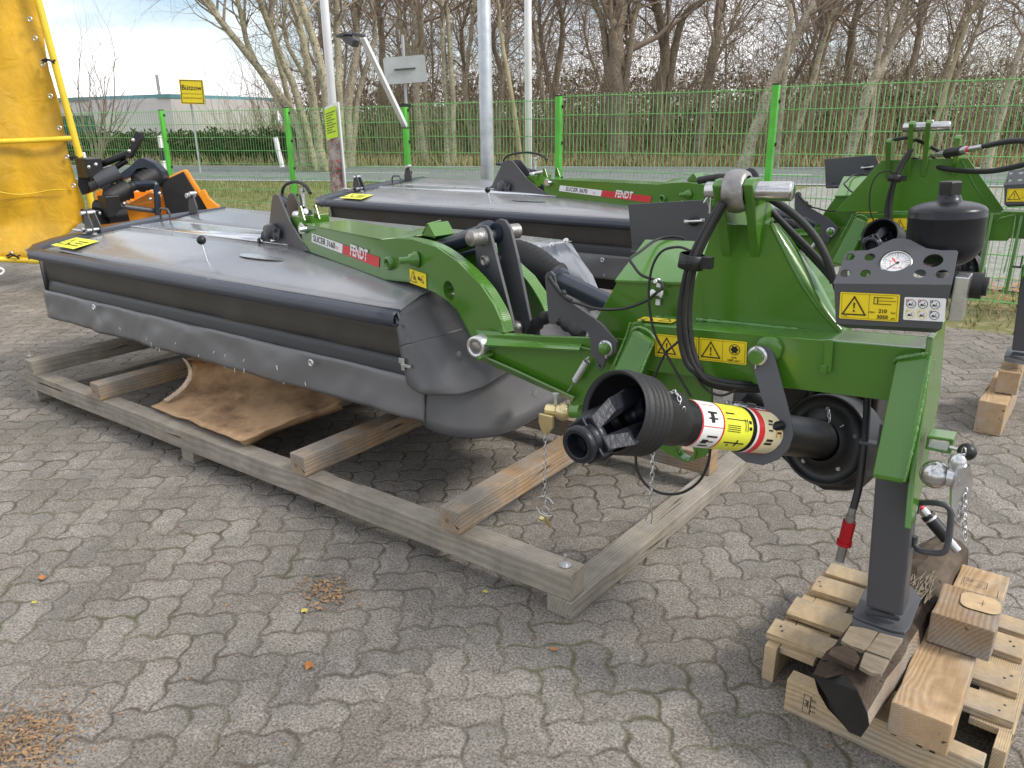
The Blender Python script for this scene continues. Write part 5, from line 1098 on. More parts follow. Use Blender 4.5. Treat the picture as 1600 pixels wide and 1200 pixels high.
    # hoses sleeve in the pocket
    b = MB(); b.tube(spline([ay(832, 524, .42), ay(840, 505, .42), ay(856, 495, .42), ay(874, 497, .40), ay(888, 508, .38), ay(910, 524, .36)], 4), [.024 + .004 * math.sin(k * 2.1) for k in range(21)], 10); b.build('hose_sleeve', M['rubber'], root)
    # inner drive shaft with bellows
    b = MB(); a, d, e = ay(800, 408, 1.08), ay(874, 437, 1.02), ay(985, 492, .80); ln = (d - a).length
    b.lathe(a, d - a, [(.050 + (.026 if k % 2 else 0) + .035 * math.sin(math.pi * min(1, .35 + k / 26)), ln * k / 20) for k in range(21)] + [(.03, ln + .01)], 26); bl_ = b.build('shaft_bellows', M['rubber'], root)
    b = MB(); b.cyl(d - (d - a).normalized() * .02, e, .042, 24); b.lathe(d, e - d, [(.055, -.03), (.058, 0), (.05, .02), (.043, .03)], 22); b.build('inner_shaft_tube', M['navy'], bl_)
    b = MB(); 
    for t0, mi in ((.38, 0), (.62, 1)): b.lathe(d + (e - d) * t0, e - d, [(.0425, 0), (.0425, .07)], 24, mi, a0=1.5, a1=4.2)
    b.build('shaft_label', [M['redp'], M['white']], bl_)
    # control panel
    yq = .03; P0, P1, P2, P3 = ay(1303, 443, yq), ay(1487, 445, yq), ay(1471, 514, yq), ay(1306, 506, yq)
    T0 = ay(1327, 392, yq + .085); nU = (P1 - P0).cross(T0 - P0).normalized()
    nU = nU if nU.dot(CAM - P0) > 0 else -nU
    def tp_(px, py): return apl(px, py, P0, nU)
    topo = [(1303, 443), (1487, 445), (1497, 393), (1494, 391), (1470, 391), (1448, 388), (1434, 381), (1423, 375), (1410, 372), (1396, 373), (1382, 379), (1370, 386), (1355, 391), (1329, 392), (1325, 394)]
    uu = (P1 - P0).normalized(); vv = nU.cross(uu); hl_ = []
    for px, py, r in ((1327, 401.5, .0120), (1359, 401.5, .0120), (1321, 427, .0118), (1352, 427, .0118), (1458, 407, .0205), (1437, 427.5, .0130), (1472, 428, .0132), (1399, 407, .034)): hl_.append(circ3(tp_(px, py), uu, vv, r, 22))
    b = MB(); b.prism([tp_(*q) for q in topo], nU * -.003, holes=hl_)
    b.prism([P0, P1, P2, P3], V(0, .003, 0)); lo = [P3, P2, ay(1462, 520, yq + .025), ay(1320, 512, yq + .025)]; b.prism(lo, V(0, .002, .002))
    b.prism([P1, tp_(1497, 392), V(tp_(1497, 392).x, yq + .16, P2.z + .01), V(P2.x + .02, yq + .16, P2.z)] if 0 else [P0, tp_(1325, 394), V(P0.x + .02, yq + .09, P3.z)], V(-.002, 0, 0))
    cp = b.build('control_panel', M['grey'], root, bevel=.0012)
    nF = -UY; uF = (P1 - P0).normalized()
    c = ay(1358, 479, yq) - UY * .001; w_ = (ay(1405, 480, yq) - ay(1312, 477, yq)).length; h_ = (ay(1358, 459, yq) - ay(1358, 501, yq)).length
    decal('pressure_label', [M['yellow'], M['ink']], c, ay(1405, 481.5, yq) - ay(1312, 476.5, yq), nF, w_, h_, [('frame', 0, 0, w_ * .93, h_ * .9, h_ * .01, 1), ('line', 0, -h_ * .44, 0, h_ * .44, h_ * .01, 1)] + warn(-w_ * .25, -h_ * .02, h_ * .66) + [('text', 'max.', w_ * .055, -h_ * .18, h_ * .12, 1, .01), ('text', '210', w_ * .235, -h_ * .14, h_ * .19, 1, .025), ('text', 'bar', w_ * .41, -h_ * .18, h_ * .12, 1, .01), ('text', '3050', w_ * .235, -h_ * .36, h_ * .19, 1, .025), ('text', 'psi', w_ * .41, -h_ * .38, h_ * .12, 1, .01),
        ('line', w_ * .08, h_ * .12, w_ * .08, h_ * .36, h_ * .025, 1), ('line', w_ * .08, h_ * .36, w_ * .38, h_ * .36, h_ * .025, 1, 2.2), ('line', w_ * .08, h_ * .12, w_ * .36, h_ * .12, h_ * .025, 1, 2.2), ('line', w_ * .14, h_ * .24, w_ * .44, h_ * .24, h_ * .02, 1, 2.4), ('line', w_ * .14, h_ * .15, w_ * .14, h_ * .33, h_ * .03, 1, 2.6), ('text', '17988', -w_ * .4, -h_ * .39, h_ * .07, 1)], cp, rad=.003)
    c = ay(1444.5, 483, yq) - UY * .001; w_ = (ay(1477, 484, yq) - ay(1412, 482, yq)).length; h_ = (ay(1444, 465, yq) - ay(1444, 501, yq)).length; it = []
    for r_ in range(2):
        for q_ in range(3):
            x, y = -w_ * .33 + q_ * w_ * .29, h_ * (.22 - .46 * r_); mi = 3 if (r_ == 1 and q_ < 2) else 1; s = h_ * .19
            it += [('ring', x, y, s, s * .12, mi), ('disc', x - s * .25, y - s * .1, s * .22, 1), ('line', x - s * .5, y - s * .35, x + s * .5, y - s * .3, s * .14, 1), ('line', x + s * .1, y - s * .2, x + s * .35, y + s * .35, s * .12, 1, 2.3), ('ring', x - s * .75, y + s * .75, s * .3, s * .12, 2 if (r_ == 0 and q_ < 2) else mi)]
    decal('function_label', [M['white'], M['ink'], M['redp'], M['yellow']], c, ay(1477, 484.5, yq) - ay(1412, 481.5, yq), nF, w_, h_, it + [('line', -w_ * .46, 0, w_ * .36, 0, h_ * .01, 3)], cp, rad=.003)
    # gauge
    gc = tp_(1400, 411) - nU * .006; ng = (nU * .75 + (CAM - gc).normalized() * .25).normalized()
    b = MB(); b.lathe(gc, ng, [(0, -.03), (.030, -.03), (.031, .0), (.034, .002), (.034, .008), (.031, .009), (.030, .005)], 30); g_ = b.build('gauge_housing', M['steel'], cp)
    ug = V(1, 0, .05); L1 = []
    for k in range(21):
        a = R(225 - 270 * k / 20); L1.append(('line', math.cos(a) * .021, math.sin(a) * .021, math.cos(a) * (.026 if k % 5 else .0275), math.sin(a) * (.026 if k % 5 else .0275), .0006 if k % 5 else .001, 1))
    for k, t_ in enumerate(('0', '50', '100', '150', '200')): a = R(225 - 270 * k / 4); L1.append(('text', t_, math.cos(a) * .0165, math.sin(a) * .0165, .0048, 1))
    b = MB(); b.lathe(gc + ng * .004, ng, [(0, .0), (.0305, 0)], 30, sm=False)
    gd = b.build('gauge_glass', M['white'], cp)
    decal('gauge_dial', [M['white'], M['ink'], M['redp']], gc + ng * .0035, ug, ng, .05, .05, L1 + [('line', -.016, -.016, .006, .005, .0018, 1, 3.0), ('disc', .003, .002, .0035, 1), ('line', -.010, .014, -.002, .003, .0028, 2, 2.8), ('text', 'bar', 0, -.012, .005, 1), ('ring', 0, 0, .0135, .0008, 2)], cp, base=None)
    # accumulator
    acx, acy = ay(1485, 340, .22).x, .22; zt = ay(1487, 283, .22).z; zb_ = ay(1482, 424, .22).z; Hh = zt - zb_; rr_ = (ay(1549, 345, .22) - ay(1420, 345, .22)).length / 2 * .97
    o = V(acx, acy, zb_)
    pr_ = [(0, 0), (.022, .0), (.024, .01), (.045, .018)] + [(rr_ * math.sin(R(a)), .075 - .068 * math.cos(R(a)) * 1.0) for a in range(32, 91, 8)] + [(rr_, .125), (rr_ * 1.012, .127), (rr_ * 1.012, .131), (rr_, .133), (rr_, .142)] + [(rr_ * math.cos(R(a)), .142 + (Hh - .142 - .045) * 1.05 * math.sin(R(a))) for a in range(10, 71, 10)] + [(.026, Hh - .036), (.022, Hh - .03), (.021, Hh - .024)]
    b = MB(); b.lathe(o, HV, pr_, 48); acc = b.build('accumulator', M['black'], root)
    M.setdefault('accu', mat('accumulator_paint', (.011, .012, .016), .33, 0, .06, 3, .02, 40, spec=.4)); acc.data.materials[0] = M['accu']
    b = MB(); b.lathe(o + HV * (Hh - .030), HV, [(0, .030), (.024, .030), (.0255, .027), (.0255, 0), (0, 0)], 6, sm=False); b.build('filler_cap', M['black'], acc)
    b = MB(); a = o; b.cyl(a - UZ * .05, a + UZ * .004, .022, 14); b.build('accumulator_neck', M['cast'], acc)
    q = ay(1497, 468, .06); b = MB(); b.box(q + V(.0, .035, -.0), (.028, .07, .10)); b.build('valve_block', M['zinc'], root, bevel=.002)
    q = ay(1512, 445, .14); b = MB(); b.cyl(q - UX * .035, q + UX * .03, .030, 20); b.cyl(q + UX * .03, q + UX * .04, .022, 16); b.build('valve_coil', M['rubber'], root)
    # parking leg
    a0, a1 = ay(1368, 735, .055), ay(1431, 745, .055); wl = (a1 - a0).length; top = (a0 + a1) / 2; fz = .335
    lv_ = ay(1381, 955, .055); dn = (lv_ - top); b = MB()
    ux = HU * (wl / 2); uy = UY * .08; top = top - dn * .15
    b.prism([top - ux, top + ux, top + ux + uy, top - ux + uy], dn * 1.16); pl_ = b.build('parking_leg', M['grey'], root, bevel=.008)
    b = MB(); fp = [az(1331, 966, .332), az(1345, 972, .328), az(1390, 988, .322), az(1413, 993, .322), az(1421, 985, .325), az(1439, 938, .335), az(1424, 920, .345), az(1372, 905, .35), az(1350, 925, .345)]
    b.prism(fp, V(0, 0, .009)); b.grid([fp[:4], [p + V(.005, -.012, -.016) for p in fp[:4]]]); b.build('foot_plate', M['grey'], pl_, bevel=.002)
    b = MB(); cfp = lv_ + V(0, 0, 0); b.prism([az(1352, 958, .342), az(1404, 972, .342), az(1408, 966, .36), az(1357, 950, .36)], V(0, .01, 0)); b.build('foot_weld', M['grey'], pl_, bevel=.004)
    b = MB(); hx_ = [ay(1432, 800, .10), ay(1434, 788, .09), ay(1447, 785, .08), ay(1470, 787, .07), ay(1482, 793, .07), ay(1486, 806, .07), ay(1481, 850, .07), ay(1474, 863, .07), ay(1460, 864, .08), ay(1437, 860, .09), ay(1429, 850, .10), ay(1430, 838, .10)]
    b.tube(spline(hx_, 3), .0078, 8); b.build('leg_handle', M['grey'], pl_)
    # right lower link stub with ball
    bc = ay(1461, 741, -.02); rb = 22 * (bc - CAM).dot(-cb) / 1200
    b = MB(); b.ball(bc, rb, 30); b.cyl(bc - HU * .028, bc + HU * .05, .017, 18); lb = b.build('lower_link_ball', M['steel'], root)
    s0 = bc + HU * .04; b = MB(); b.cyl(bc + HU * .025, bc + HU * .052, .022, 20); b.prism([s0 + V(0, -.02, .035), s0 + V(.02, 0, .04), s0 + V(.03, .02, .0), s0 + V(.03, .03, -.07), s0 + V(.02, .01, -.11), s0 + V(-.0, -.015, -.06), s0 + V(-.005, -.02, -.02)], V(.006, -.010, 0)); b.ball(s0 + V(.0, .0, .035), .020, 14, sc=(1, .8, 1.3)); b.build('linch_plate', M['zinc'], lb)
    kb = ay(1511, 706, .0); b = MB(); b.ball(kb, .020, 18); b.build('pull_knob', M['black'], lb); b = MB(); b.cyl(kb, ay(1485, 699, .02), .005, 8); b.build('pull_rod', M['zinc'], lb)
    b = MB(); chain([ay(1506, 706, -.02), ay(1503, 730, -.02), ay(1509, 765, -.02), ay(1507, 800, -.02), ay(1508, 838, -.02)], .0115, b); b.build('linch_chain', M['zinc'], lb)
    q0 = ay(1447, 690, .04); b = MB(); b.prism([q0 + V(0, 0, .015), q0 + V(.055, 0, .018), q0 + V(.055, 0, -.02), q0 + V(0, 0, -.02)], V(0, .06, 0), holes=[[q0 + V(.006, 0, .008), q0 + V(.048, 0, .011), q0 + V(.048, 0, -.014), q0 + V(.006, 0, -.014)]]); b.build('stub_tube', M['green'], root, bevel=.003)
    # left lower link stub, chromated
    l0 = ay(880, 643, .02); b = MB(); b.cyl(ay(908, 643, .03), ay(893, 643, .03), .021, 20); b.build('left_stub', M['green'], root)
    b = MB(); rb2 = .032; b.ball(l0, rb2 * .9, 24); b.cyl(l0, ay(856, 640, .02), .020, 20); st_ = b.build('left_link_ball', M['brass'], root)
    b = MB(); o = ay(852, 655, .0); b.prism([o + V(-.018, 0, .02), o + V(.035, 0, .02), o + V(.034, 0, -.02), o + V(.012, 0, -.05), o + V(-.008, 0, -.04), o + V(-.020, 0, -.01)], V(0, -.012, 0)); b.build('wing_nut', M['brass'], st_, bevel=.004)
    b = MB(); o = ay(868, 628, .015); b.cyl(o - UZ * .01, o + UZ * .020, .006, 10); b.cyl(o + UZ * .020, o + UZ * .028, .012, 6); b.build('stub_bolt', M['zinc'], st_)
    b = MB(); chain([ay(852, 680, .0), ay(852, 720, .0), ay(851, 750, .0), ay(852, 785, .0)], .0105, b, .0014); b.tube([ay(852, 785, 0) + V(math.cos(a) * .038, 0, math.sin(a) * .036 - .014) for a in [R(310 - 35 * k) for k in range(9)]], .0022, 6); o = ay(850, 800, 0)
    b.tube([ay(852, 797, 0) + V(math.cos(a) * .014, 0, math.sin(a) * .014) for a in [R(k * 30) for k in range(12)]], .0015, 5, closed=True); b.build('linch_chain', M['zinc'], st_)
    b = MB(); o = ay(849, 812, 0); b.cyl(o + UZ * .01, o - UZ * .035 + V(.008, .03, 0), .008, 12); b.cyl(o + V(-.008, -.004, .006), o + V(.008, -.004, .006), .010, 12); b.build('linch_pin', M['brass'], st_)
    # labels on the beam
    def beamlab(nm, x0, y0, x1, y1, x2, y2, items_f):
        a_, b2_, c_ = ay(x0, y0, yb), ay(x1, y1, yb), ay(x2, y2, yb); w_ = (b2_ - a_).length; h_ = (c_ - a_).length; cc = (a_ + b2_) / 2 + (c_ - a_) / 2
        return decal(nm, [M['yellow'], M['ink']], cc - UY * .0015, b2_ - a_, -UY, w_, h_, items_f(w_, h_), bm, rad=.003)
    beamlab('speed_label', 1093, 527, 1167, 534, 1094, 562, lambda w_, h_: [('frame', 0, 0, w_ * .93, h_ * .88, h_ * .012, 1), ('line', 0, -h_ * .42, 0, h_ * .42, h_ * .012, 1)] + warn(-w_ * .25, -h_ * .02, h_ * .68) + [('ring', w_ * .25, h_ * .12, h_ * .24, h_ * .03, 1), ('disc', w_ * .25, h_ * .12, h_ * .13, 1), ('text', 'max.', w_ * .25, -h_ * .22, h_ * .13, 1, .015), ('text', '1000 min⁻¹', w_ * .25, -h_ * .36, h_ * .14, 1, .015)] + [('disc', w_ * .25 + math.cos(k * 1.047) * h_ * .13, h_ * .12 + math.sin(k * 1.047) * h_ * .13, h_ * .045, 1) for k in range(6)])
    beamlab('manual_label', 1023, 521, 1091, 527, 1025, 556, lambda w_, h_: [('frame', 0, 0, w_ * .93, h_ * .88, h_ * .012, 1)] + warn(-w_ * .22, -h_ * .02, h_ * .68) + [('frame', w_ * .25, 0, h_ * .3, h_ * .5, h_ * .03, 1), ('line', w_ * .25, -h_ * .25, w_ * .25, h_ * .25, h_ * .025, 1), ('line', w_ * .30, -h_ * .1, w_ * .40, h_ * .2, h_ * .03, 1)])
    q = ay(1030, 493, .16); decal('top_label', [M['yellow'], M['ink']], V(q.x, .15, tl.z + .0035 + (q.x - tl.x) * math.tan(TZ)), HU, V(0, 0, 1), .11, .05, [('tri', -.028, 0, .034, .003, 1), ('tri', .028, 0, .034, .003, 1)], bm)
    # ------- drive shaft hung in its carrier plate
    q1, q2 = adp(1085, 662, 1.87), adp(1206, 677, 2.06); D = (q2 - q1).normalized(); q2 = q2 + D * .30 
    k0 = 0.0
    while True:
        p = q1 - D * k0; d_ = p - CAM; px = 800 + 1200 * d_.dot(cr) / d_.dot(-cb)
        if px < 1042 or k0 > .6: break
        k0 += .003
    t0 = q1 - D * k0
    RT = .0565
    b = MB(); b.cyl(t0, q2, RT, 34); sh = b.build('drive_shaft_tube', M['black'], root)
    def shpos(target):
        k = 0.0
        while k < 1:
            p = t0 + D * k; d_ = p - CAM
            if 800 + 1200 * d_.dot(cr) / d_.dot(-cb) > target: return k
            k += .002
    xx, yy, zz_ = frame_from(D)
    def band(nm, x0, x1, mats, items, rad):      # printed sleeve: u along circumference
        b = MB(); ka, kb2 = shpos(x0), shpos(x1); b.lathe(t0 + D * ka, D, [(rad, 0), (rad, kb2 - ka)], 40); 
        for (s0, s1, w0, w1, mi) in items:         # s: angle fraction from the camera side, w: along
            ns = max(2, int(abs(s1 - s0) * 30)); rows = []
            vt = (UZ - D * UZ.dot(D)).normalized(); vc = (CAM - t0); vc = (vc - D * vc.dot(D)).normalized(); vs_ = D.cross(vc)
            for i in range(ns + 1):
                an = (s0 + (s1 - s0) * i / ns) * 1.4; dirv = vc * math.cos(an) + vs_ * math.sin(an)
                rows.append([t0 + D * (ka + (kb2 - ka) * w0) + dirv * (rad + .0009), t0 + D * (ka + (kb2 - ka) * w1) + dirv * (rad + .0009)])
            b.grid(rows, mi)
        return b.build(nm, mats, sh)
    band('pictogram_band', 1068, 1103, [M['white'], M['ink'], M['redp']], [(-1, 1, 0, .06, 2), (-1, 1, .94, 1, 2), (.02, .04, .08, .92, 2), (.45, .62, .25, .5, 1), (.5, .55, .5, .75, 1), (.3, .36, .35, .8, 1), (-.4, -.1, .4, .55, 1), (-.45, -.38, .3, .7, 1), (-.25, -.2, .3, .7, 1), (.7, .78, .3, .7, 1), (-.72, -.7, .1, .8, 2)], RT + .0008)
    band('instruction_band', 1103, 1147, [M['lemon'], M['ink']], [(.55, .62, .3, .36, 1), (.35, .6, .55, .6, 1), (.45, .5, .15, .85, 1)] + [(.1 - i * .06, .1 - i * .06 - .02, .1, .55, 1) for i in range(4)] + [(-.3, -.27, .08, .8, 1), (.05, -.35, .72, .74, 1), (.05, -.35, .80, .82, 1), (.0, -.1, .86, .95, 1), (-.2, -.3, .86, .95, 1), (-.45, -.5, .1, .4, 1)], RT + .0008)
    band('warning_band', 1152, 1206, [M['cream'], M['redp'], M['ink'], M['orange'], M['white']], [(-1.6, 1.6, 0, .06, 4), (-1, 1, .06, .22, 1), (-1, 1, .94, 1, 1), (.92, 1.02, .2, .95, 1), (-.95, -.85, .2, .95, 1), (.35, .62, .72, .74, 2), (.35, .62, .78, .79, 2), (.35, .62, .84, .86, 2), (-.1, -.4, .72, .74, 2), (-.1, -.4, .78, .79, 2), (.4, .32, .3, .5, 2), (.2, .28, .32, .5, 2), (-.05, -.1, .33, .45, 2), (-.25, -.3, .33, .45, 2), (-.35, -.42, .36, .48, 2), (.12, -.18, .55, .58, 3), (.12, -.18, .68, .70, 3), (.0, -.06, .58, .68, 2)], RT + .002)
    wl_ = [('text', 'CE', 0, 0, .03, 1)]
    # cone with ribs, yoke
    Cn = t0 - D * .005; ctr = adp(957, 642, 1.68); Dc = (Cn - ctr); Lc = Dc.length; Dc.normalize()
    R1, R0_ = .0915, .086
    prf = [(R1 * .90, .012), (R1 * .985, .0), (R1, .003), (R1, .015)]
    for k in range(5): s = .020 + k * .017; rr2 = R1 - (R1 - R0_) * (k / 5) * .6; prf += [(rr2, s), (rr2 + .004, s + .004), (rr2 + .004, s + .009), (rr2 - .004, s + .013)]
    prf += [(R0_ , .108), (R0_ - .004, .112), (RT + .008, .116), (RT + .007, .150), (RT + .003, .153), (RT + .003, Lc + .03)]
    b = MB(); b.lathe(ctr, Dc, prf, 48); inn_ = [(R1 * .90, .012), (R1 * .93, .03), (R0_ * .98, .10), (.02, .12), (0, .12)]; b.lathe(ctr, Dc, inn_, 48); cone = b.build('shaft_guard_cone', M['rubber'], root)
    # universal joint yoke
    e0 = ctr + Dc * .075; e1 = adp(901, 697, 1.585); Y_ = (e0 - e1).normalized(); ly = (e0 - e1).length; b = MB()
    up_ = Y_.cross(e1 - CAM).normalized(); sd_ = Y_.cross(up_)
    b.lathe(e1, Y_, [(.024, .012), (.026, .0), (.037, .0), (.041, .005), (.041, .018), (.036, .022), (.037, .036), (.042, .042), (.042, .056), (0, .056)], 30)
    b.lathe(e1, Y_, [(.024, .0), (.021, .03), (0, .03)], 12, sm=False)
    for sg in (1, -1):
        a_ = e1 + Y_ * .038 + up_ * sg * .040; c_ = e0 + up_ * sg * .056
        m_ = a_.lerp(c_, .4) + up_ * sg * .012; b.prism([a_ + sd_ * .040, a_ - sd_ * .040, m_ - sd_ * .048, c_ - sd_ * .040 + Y_ * .016, c_ + sd_ * .040 + Y_ * .016, m_ + sd_ * .048], up_ * sg * -.032); b.box(e1 + Y_ * .046 + up_ * sg * .022, (.05, .05, .035), Matrix((sd_, up_, Y_)).transposed()); b.cyl(c_ - up_ * sg * .02, c_ + up_ * sg * .004, .026, 22)
    b.cyl(e0 - up_ * .05, e0 + up_ * .05, .017, 18); b.cyl(e0 - sd_ * .05, e0 + sd_ * .05, .017, 18); b.ball(e0, .028, 18)
    for sg in (1, -1): c_ = e0 + sd_ * sg * .046; b.cyl(c_ - sd_ * sg * .02, c_ + sd_ * sg * .004, .026, 22); b.prism([c_ + up_ * .022, c_ - up_ * .022, c_ - up_ * .03 + Dc * .07, c_ + up_ * .03 + Dc * .07], sd_ * sg * -.016)
    M.setdefault('forged', mat('black_forging', (.016, .018, .024), .34, .3, .2, 12, .12, 90)); b.build('universal_joint', M['forged'], root, bevel=.003)
    b = MB(); o = t0 + D * .03 + (UZ * .8 + UX * .1).normalized() * (RT + .004); b.box(o - UZ * .01, (.028, .03, .035), Matrix((D, xx, yy)).transposed()); b.build('chain_clip', M['black'], sh)
    b = MB(); chain(spline([o + V(-.015, -.02, .015), o + V(.0, -.025, .022), o + V(.015, -.03, .005), o + V(.012, -.035, -.02), o + V(.028, -.035, -.012), o + V(.022, -.03, -.035)], 3), .0085, b, .0017); b.build('guard_chain', M['zinc'], sh)
    b = MB(); a = ay(1020, 700, -.02); chain([a, ay(1019, 740, -.02), ay(1017, 783, -.02)], .0115, b, .0019); o = ay(1016, 790, -.02); b.tube([o + V(0, 0, .01), o + V(.008, 0, -.03), o + V(.006, 0, -.055), o + V(-.004, 0, -.062), o + V(-.012, 0, -.05), o + V(-.002, 0, -.01)], .0022, 6); b.build('hanging_chain', M['zinc'], sh)
    # carrier plate that holds the shaft
    hp_ = t0 + D * shpos(1206); hc = ay(1190, 690, hp_.y); rp_ = .058
    tpv = ay(1189, 556, .07); nn_ = UY
    plh = [(1172, 560), (1176, 547), (1190, 538), (1203, 543), (1210, 556), (1236, 655), (1239, 680), (1232, 702), (1216, 718), (1192, 727), (1165, 722), (1143, 706), (1132, 690), (1150, 690), (1185, 680), (1200, 655)]
    P0h = ay(1190, 556, .075); P1h = ay(1190, 690, hp_.y - .060); P2h = P0h + UX * .1
    nh = (P1h - P0h).cross(P2h - P0h).normalized()
    b = MB(); b.prism([apl(a_, c_, P0h, nh) for a_, c_ in plh], nh * (.008 if nh.y > 0 else -.008)); cpn = b.build('shaft_carrier_plate', M['grey'], root, bevel=.0015)
    b = MB(); c = apl(1184, 556, P0h, nh); b.cyl(ay(1190, 552, .10), c - UY * .022, .019, 24); b.build('carrier_pivot', M['green'], cpn, bevel=.002)
    b = MB(); b.lathe(c, -UY, [(.020, .008), (.027, .008), (.027, 0)], 24); b.tube([c + V(-.002, -.016, .032), c + V(.002, -.016, -.030)], .003, 6); b.build('pivot_washer', M['zinc'], cpn)
    b = MB(); o = apl(1222, 664, P0h, nh); b.cyl(o, o + V(-.025, -.04, -.003), .012, 14, r2=.016); b.ball(o + V(-.025, -.04, -.003), .016, 14); b.build('carrier_knob', M['black'], cpn)
    b = MB(); b.lathe(ay(1203, 545, .10), -UY, [(.036, 0), (.036, .012), (.028, .016), (0, .016)], 24); b.build('beam_boss', M['green'], bm)
    # guard bowl at the gearbox end
    g0 = t0 + D * (shpos(1288) if shpos(1288) < .99 else .62); Dg = (D * .9 + UY * .3).normalized(); rg_ = .128
    b = MB(); b.lathe(g0, Dg, [(.06, -.03), (.075, -.02), (.09, .0), (.125, .0), (rg_, -.015), (rg_ + .005, -.005), (rg_ + .006, .09)], 44); b.lathe(g0, Dg, [(0, .02), (rg_, .02)], 30); bw = b.build('gearbox_guard', M['black'], root)
    sk_ = apl(1290, 700, g0 + Dg * .05, Dg); b = MB(); b.prism([apl(*q_, g0 + Dg * .03, Dg) for q_ in ((1205, 690), (1216, 712), (1246, 742), (1285, 766), (1325, 768), (1350, 745), (1360, 700), (1352, 655), (1330, 628), (1290, 615), (1245, 625))], Dg * .09); b.build('guard_skirt', M['black'], bw, bevel=.012)
    b = MB()
    for k in range(5): a = k * 1.25 + .4; e_1, e_2, _ = frame_from(Dg); b.cut(); bolt(b, g0 + (e_1 * math.cos(a) + e_2 * math.sin(a)) * .090 - Dg * .002, -Dg, .0045, .004)
    b.build('guard_screw', M['cast'], bw)
    b = MB(); o = ay(1300, 650, .28); chain(spline([o + V(-.01, 0, .01), o + V(.0, -.01, -.02), o + V(.015, -.01, -.035), o + V(.03, -.01, -.02), o + V(.035, -.01, -.05), o + V(.028, -.01, -.075), o + V(.015, -.01, -.05)], 3), .008, b, .0016); b.cyl(o + V(.0, -.01, -.03), o + V(.0, -.01, -.075), .004, 8); b.build('bowl_chain', M['zinc'], bw)
    b = MB(); b.box(ay(1290, 615, .52), (.34, .22, .16)); b.box(ay(1240, 610, .40), (.12, .1, .10)); b.cyl(ay(1330, 600, .42), ay(1322, 668, .42), .026, 16); b.cyl(ay(1160, 610, .30), ay(1200, 640, .34), .05, 18); gb_ = b.build('gearbox', M['black'], root, bevel=.012)
    b = MB(); b.grid([[ay(1240, 585, .66), ay(1300, 600, .66), ay(1352, 615, .64)], [ay(1260, 650, .60), ay(1310, 655, .60), ay(1352, 665, .58)]]); b.build('gearbox_shield', M['shield'], gb_, solid=.003)
    b = MB(); a = ay(1148, 632, .14); b.cyl(a, a + UX * .035, .009, 8); b.cyl(a + UX * .012, a + UX * .02, .013, 6); b.cyl(a + UX * .035, a + UX * .06, .014, 6); b.cyl(a + UX * .06, a + UX * .10, .008, 8); o = ay(1140, 612, .14); b.box(o, (.03, .02, .05)); b.ball(o + V(0, -.01, -.03), .008, 10); b.build('hydraulic_fitting', M['zinc'], gb_, bevel=.001)
    # ------- hoses and cables
    b = MB()
    def hp3(l, y0): return [ay(a_, c_, y0 + (e_ if e_ is not None else 0)) for a_, c_, e_ in l]
    for dx, r, dy in ((0, .0125, 0), (8, .0115, .012), (-6, .008, -.012), (3, .006, -.022)):
        pth = [(1128 + dx * .3, 318, .05), (1112 + dx * .5, 345, .04), (1094 + dx * .6, 378, .02), (1079 + dx * .6, 415, 0), (1071 + dx * .8, 455, 0), (1067 + dx, 500, 0), (1072 + dx * 1.1, 545, 0), (1084 + dx, 575, 0), (1104, 592 + dx * .5, .01), (1135, 600 + dx * .6, .03), (1165, 603 + dx * .6, .06), (1190, 605 + dx * .3, .12)]
        b.cut(); b.tube(spline([ay(a_, c_, .035 + dy + e_) for a_, c_, e_ in pth], 5), r, 10)
    b.build('hydraulic_hose', M['rubber'], root)
    c = ay(1079, 408, .035); b = MB(); b.lathe(c - V(0, 0, .02), V(.12, 0, 1), [(.030, 0), (.034, .002), (.034, .038), (.030, .04)], 24); b.box(c + V(.045, .0, .0), (.03, .025, .03)); b.build('hook_tape', M['black'], root)
    decal('tape_print', [M['grey'], M['grey']], c + V(-.001, -.0352, .002), UX, V(0, -1, 0), .03, .02, [('text', 'CO -', 0, 0, .013, 0, .02)], root, base=None)
    b = MB()
    for l, r in (([(1092, 282, .24), (1130, 277, .22), (1160, 285, .22), (1200, 308, .22), (1240, 335, .22), (1272, 368, .22), (1292, 405, .22), (1303, 442, .22)], .0105), ([(1205, 330, .27), (1240, 365, .27), (1270, 395, .27), (1300, 430, .25), (1308, 452, .24)], .009), ([(1210, 345, .30), (1245, 378, .30), (1280, 415, .28), (1300, 438, .26)], .007)):
        b.cut(); b.tube(spline([ay(*q_) for q_ in l], 5), r, 9)
    b.build('supply_hose', M['rubber'], root)
    b = MB()
    for l, r, y in (([(1079, 392), (1060, 386), (1035, 392), (1020, 415), (1014, 450), (1016, 490), (1025, 525), (1045, 560), (1062, 590), (1080, 620)], .0036, .02), ([(1078, 515), (1058, 535), (1040, 552), (1026, 580), (1020, 600)], .0036, .03), ([(1077, 540), (1083, 575), (1100, 605), (1125, 618), (1150, 610)], .0035, .03),
                  ([(993, 712), (996, 735), (1010, 758), (1035, 771), (1065, 770), (1092, 752), (1106, 725), (1110, 700)], .0042, .05)):
        b.cut(); b.tube(spline([ay(a_, c_, y) for a_, c_ in l], 6), r, 7)
    b.build('thin_cable', M['rubber'], root)
    b = MB(); b.tube(spline([ay(870, 448, .18), ay(886, 468, .18), ay(905, 475, .18), ay(935, 483, .2), ay(975, 482, .24), ay(1010, 470, .26), ay(1025, 458, .26), ay(1035, 450, .27), ay(1030, 440, .28), ay(1003, 430, .28), ay(990, 415, .29), ay(985, 404, .31), ay(1000, 393, .38), ay(1025, 375, .5), ay(1050, 370, .54), ay(1070, 373, .54)], 6), .0048, 7)
